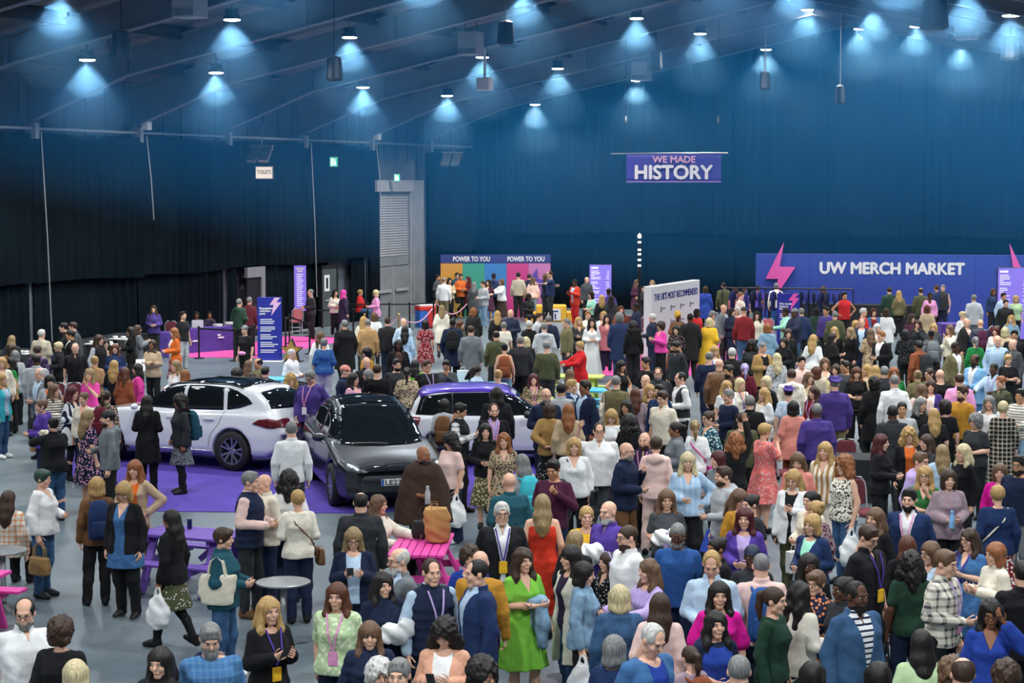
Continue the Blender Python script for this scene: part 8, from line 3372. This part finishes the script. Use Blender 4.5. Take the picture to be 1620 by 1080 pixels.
1477 519 -20 Fl bob:blonde jumper:dark_grey trou:black down
1442 504 20 Fl curlylong:brunette coat:plum trou:black down
1371 585 -60 Fl longw:blonde blouse:cream trou:black down
1385 587 170 Fl back:blonde blouse:sand trou:black down
1399 589 180 Ml short:grey_hair jacket:charcoal trou:black down
1414 590 0 Fl long:ginger blouse:green trou:black down gl
1355 590 0 Fl longfringe:auburn tee:black trou:black hold
1122 510 150 Fl bob:platinum robe:yellow - hold h=1.7
1127 499 20 Fl curly:grey_hair blouse:grey trou:black down pat=floral:a9adb0
1102 495 40 Fd bob:dark_hair jumper:red trou:black down
1092 503 180 Md buzz:dark_hair coat:jet trou:black down h=1.84
1116 458 170 Fl bob:brunette coat:royal_blue trou:black down R=tote:silver
1144 488 60 Ml bald blazer:grey trou:charcoal down inner=pale_blue
1157 494 40 Fl bob:dark_hair jacket:navy trou:navy hold L=carrier:magenta
1167 491 -30 Fl bob:white_hair blouse:pale_pink trou:black down
1177 493 180 Ml cap:charcoal shirt:dark_red jeans:denim_blue down under=dark_hair pat=plaid:17181b h=1.86
1197 499 0 Fl long:dark_hair jumper:cream jeans:navy down
1214 519 180 Fl bob:ginger jacket:light_denim trou:mauve down mat=denim
1258 495 -60 Md cap:grey jacket:navy jeans:denim_blue reach/hip under=dark_hair h=1.86
1244 494 -80 Md short:dark_hair shirt:mint trou:black reach/down
1268 494 180 Ml short:grey_hair jacket:dark_blue trou:black down
1307 492 -40 Mt short:dark_hair hoodie:purple trou:black down beard=short:dark_hair
1321 499 180 Ml thin:grey_hair jacket:olive trou:black down
1292 493 175 Fl bob:dark_hair coat:dark_green trou:black down
1336 468 10 Mt quiff:dark_hair gilet:red trou:black hip inner=white lan=white:white
1228 453 180 Ml short:grey_hair shirt:ivory jeans:blue down
1178 461 20 Fl bob:brunette tee:purple trou:black down
1199 456 160 Fm bun:dark_hair tee:bright_purple trou:black down
1163 460 150 Fl bob:brunette shirt:rose trou:black down pat=check:5a1626
1207 550 30 Ml buzz:grey_hair cardigan:camel trou:black fold hp=18 inner=black
1229 567 180 Fl back:platinum tunic:silver trou:black down pat=leopard:70757a L=shoulderbag:black
1240 542 -30 Fl longw:dark_hair coat:jet trou:black hold
1247 528 0 Fl long:brunette jumper:black trou:black down
1189 546 -20 Fd curlylong:dark_hair jumper:charcoal trou:black down
1287 537 150 Fl back:blonde blouse:white trou:black down h=1.7 L=shoulderbag:black
1320 524 -20 Fl long:blonde jumper:black trou:black down
1318 535 60 Fl long:dark_hair jacket:jet trou:black fold
1345 525 -60 Fl long:ash_blonde jumper:jet trou:black down
1305 575 0 Fl long:light_brown blouse:cream trou:black down
1268 573 10 Ml quiff:dark_hair shirt:pale_pink trou:black down
1122 565 180 Ml ring:grey_hair jumper:navy jeans:navy down fat=1.2
1131 555 20 Fl longfringe:blonde cardigan:purple trou:black down
1138 577 175 Ml bald jacket:brown trou:black down mat=leather
1153 587 -60 Mt short:dark_hair jacket:dark_brown trou:black down beard=short:dark_hair
1158 559 180 Ml short:white_hair jacket:black trou:black down fat=1.15
1322 585 -30 Fl long:brunette cardigan:pale_yellow trou:black down
1337 580 -60 Mt quiff:dark_hair jumper:dark_grey trou:black down
1291 589 180 Fl bob:auburn jumper:stone trou:black down
1407 460 180 Ml thin:brunette coat:dark_green trou:black down
1422 465 180 Fl back:blonde jacket:khaki trou:black down
1471 468 -10 Fd short:dark_hair blouse:pink trou:black down
1492 456 -30 Ml short:grey_hair gilet:charcoal jeans:navy down inner=mint
1522 453 -60 Fl bob:brunette blouse:pale_yellow trou:khaki down
1548 453 150 Fl back:blonde jumper:stone trou:olive reach
1457 461 180 Ml ring:brunette blazer:olive trou:charcoal down inner=white
1435 434 0 Mt quiff:dark_hair tee:dark_blue trou:black down base=.25 ;standing tallest in front of the merch lettering
1308 445 170 Fl bob:ash_blonde jacket:scarlet trou:black down
'''.strip().split('\n')
def near_y(line):
    w = line.split()
    return float(w[1])


# heights are nudged so that no two people stand in the same spot (each keeps its place in the photograph)
CARS = [((o.location.x, o.location.y), o.rotation_euler.z, k) for o, k in ((q, (1.0, 2.45) if q.scale.x == 1 else (.95, 1.85)) for q in bpy.data.objects if q.name.split('.')[0] == 'car')]


def settle():
    R = [parse_person(l.replace(' R=x', '')) for l in CROWD]
    n = len(R)
    rs = random.Random(4)
    sit = np.array([r.get('legs') == 'sit' for r in R])
    male = np.array([r['sex'] == 'M' for r in R])
    h = np.array([float(r['h']) if 'h' in r else (1.765 if r['sex'] == 'M' else 1.645) + rs.uniform(-.035, .035) for r in R])
    child = h < 1.48
    lo, hi = np.where(male, 1.63, 1.52), np.where(male, 1.92, 1.78)
    lo, hi = np.where(child, h, lo), np.where(child, h, hi)
    D = np.array([ray(r['px'], r['py']) for r in R])
    base = np.array([float(r.get('base', 0)) for r in R])
    k = np.where(sit, (1.585 - .38) / 1.7, 1.585 / 1.7)
    for it in range(160):
        t = (h * k + base - CAMH) / D[:, 2]
        P = D[:, :2] * t[:, None]
        g = np.zeros(n)
        dx = P[:, None] - P[None]
        d = np.hypot(dx[..., 0], dx[..., 1]) + np.eye(n) * 9
        a, b = np.nonzero(d < .46)
        for i, j in zip(a, b):
            if P[i, 1] < P[j, 1] or (P[i, 1] == P[j, 1] and i < j):
                g[i] += .004
                g[j] -= .004
        for (cx, cy), rz, (hw, hl) in CARS:
            ca, sa = math.cos(-rz), math.sin(-rz)
            q = P - np.array([cx, cy])
            lx, ly = q[:, 0] * ca - q[:, 1] * sa, q[:, 0] * sa + q[:, 1] * ca
            ins = (np.abs(lx) < hw + .2) & (np.abs(ly) < hl + .2)
            g += np.where(ins, np.where(P[:, 1] < cy + .15, .01, -.01), 0)
        if not g.any():
            break
        h = np.clip(h + np.clip(g, -.012, .012), lo, hi)
    return h


HEIGHTS = settle()
_order = sorted(range(len(CROWD)), key=lambda k: -near_y(CROWD[k]))
SINGLE = set(_order[:312])          # the 312 who show largest, each a person of their own
for i_, line in enumerate(CROWD):
    if i_ in SINGLE:
        r_ = make_person(line.replace(' R=x', '') if ';' not in line else line.replace(' R=x', ''), i_)
        give_items(r_)

# ---- the last rows in front of the far walls, too many and too small to tell apart: one mass
FAR = '1153 441 1167 441 1182 444 1137 446 1123 448 1174 433 1227 446 1235 449 1250 451 1266 434 1270 446 1282 439 1315 449 1331 442 1339 443 1362 441 1385 440 1394 447 1399 453 1428 449 1459 436 1472 441 1459 448 1465 453 1370 457 1500 451 1510 449 1547 445 1532 453 1557 449 1042 448 1055 439 1067 441 1171 468 1482 456 1347 452 1352 447 1297 447 1290 452 1262 452 1215 447 1206 444 1192 447 1145 452 1112 448 1566 452 1571 462 1415 446 1447 452 1483 446 1519 444 1376 447 1325 456 1302 458'.split()


def far_mass():
    V, F, C = [], [], []
    n = 0
    rs = random.Random(11)
    cols = [lin(c) for c in ('17181b', '2b2d31', '17223d', '1b2f57', '70757a', 'a9adb0', 'ddd4c0', '6b4a2e', '4b2c8f', '7a1620', '4c4f34', 'b4cbe0', 'cf9fa2', '17181b', '23262c')]
    hcols = [lin(c) for c in ('1f1815', '4a3222', '7d5a3a', 'c9a56a', '8c8c8a', 'd8cba6', '4a3222', '1f1815')]
    skins = [SKINS[k] for k in 'pllttmd']
    jobs = [parse_person(CROWD[k].replace(' R=x', '')) for k in range(len(CROWD)) if k not in SINGLE]
    for k in range(0, len(FAR), 2):
        sex = 'M' if rs.random() < .45 else 'F'
        jobs.append(dict(px=float(FAR[k]), py=float(FAR[k + 1]), face=rs.uniform(0, 360), sex=sex, la=rs.choice(['down', 'hold']), ra='down',
                         hair=rs.choice(['short', 'thin', 'buzz'] if sex == 'M' else ['bob', 'long', 'back', 'pony']), far=True))
    for r in jobs:
        sex = r['sex']
        spec = (sex, 1.04, r.get('legs', 'stand'), r['la'], r['ra'], .02)
        J = skeleton(*spec)
        s = float(r.get('h', 1.76 if sex == 'M' else 1.65)) / 1.7
        base = float(r.get('base', 0))
        p = at(r['px'], r['py'], J['head'][2] * s + base)
        if 'far' in r and p.y > 68.5 - (p.x - 9) * .1:
            continue
        M = Matrix.Translation((p.x, p.y, base)) @ Matrix.Rotation(math.radians(r['face']), 4, 'Z') @ Matrix.Scale(s, 4)
        far = 'far' in r
        tk = r.get('top', rs.choice(['jumper', 'shirt', 'jacket']))
        parts = [(body_mesh(spec, .05, .028, 0.0, .05), rs.choice(skins) if far else SKINS[r['skin']], None),
                 (garment_mesh(tk, spec, .036, CLOTH, False, 0), rs.choice(cols) if far else col_of(r['topcol']), None)]
        if tk not in DRESSES:
            parts.append((bottoms_mesh(r.get('bot', 'trou'), spec, .05, CLOTH), rs.choice(cols[:4]) if far else col_of(r['botcol']), None))
        if r['hair'] != 'bald':
            parts.append((hair_mesh(r['hair'], .026), rs.choice(hcols) if far else col_of(r['haircol']), J['head']))
        if 'inner' in r:
            parts.append((garment_mesh('tank', spec, .04, CLOTH, True, 0), col_of(r['inner']), None))
        for me, col, off in parts:
            a = np.empty(len(me.vertices) * 3, np.float32)
            me.vertices.foreach_get('co', a)
            a = a.reshape(-1, 3)
            if off is not None:
                a = a + off
            a = a @ np.array(M.to_3x3()).T + np.array(M.translation)
            q = np.empty(len(me.loops), np.int32)
            me.loops.foreach_get('vertex_index', q)
            V.append(a)
            F.append(q.reshape(-1, 4) + n)
            C.append(np.tile(np.array([*col, 1.0]), (len(a), 1)))
            n += len(a)
    m, nt, b = new_mat('far_crowd')
    at_ = nt.nodes.new('ShaderNodeVertexColor')
    at_.layer_name = 'clothes'
    nt.links.new(at_.outputs[0], b.inputs['Base Color'])
    b.inputs['Roughness'].default_value = .9
    me = quick_mesh('crowd', np.concatenate(V), np.concatenate(F), [m])
    ca = me.color_attributes.new('clothes', 'FLOAT_COLOR', 'POINT')
    ca.data.foreach_set('color', np.concatenate(C).astype(np.float32).ravel())
    tag(put('crowd', me), 'far rows of small figures packed before the photo wall and merch market', 'crowd', kind='stuff')


far_mass()

# ---- loose things on tables and hung bags
make_item('paperbag', 'b98d55', Matrix.Identity(4), at(693, 858, .757) + Vector((0, 0, .02)), .2, .12, None, 'crumpled brown paper bag standing on the pink picnic table', .95)
make_item('handbag', 'black', Matrix.Identity(4), at(672, 852, .757) + Vector((0, 0, .45)), .1, 0, None, 'black handbag on the pink picnic table')
make_item('giftbag', 'white', Matrix.Identity(4), at(732, 604, .757) + Vector((0, 0, .362)), .1, 0, None, 'white gift bag on the turquoise picnic table')
# teal print on the cream tote
for it in ITEMS:
    if it['kind'] == 'tote' and it['who'] and it['who']['topcol'] == 'teal':
        bodyp = it['root'].children[0]
        MB().box(-.12, .12, -.064, -.05, -.42, -.2).build('printed_patch', pmat('teal_print', lin('58b5a5'), .8), bodyp)
        lettering('CLUB', .11, .04, bodyp, -.03, -.35, -.068, PLATEK, .03)
        lettering('THE', .08, .035, bodyp, -.045, -.27, -.068, M_WHITE, .03)
LANDMARKS = [(330, 680, 'white SUV'), (590, 720, 'dark grey car'), (760, 660, 'purple-roofed car'), (300, 850, 'purple picnic table'), (670, 860, 'pink picnic table'), (448, 930, 'round steel table'), (784, 450, 'striped photo wall'), (1066, 480, 'recommendation wall'),
             (1408, 425, 'merch lettering'), (1248, 490, 'We made history sign'), (425, 520, 'blue collection sign'), (1600, 450, 'purple screen'), (872, 495, 'yellow podium'), (340, 525, 'reception desk'), (1320, 740, 'low black table'), (180, 545, 'buffet table'), (948, 440, 'lit purple screen'), (740, 605, 'turquoise table')]
finish_labels(LANDMARKS)
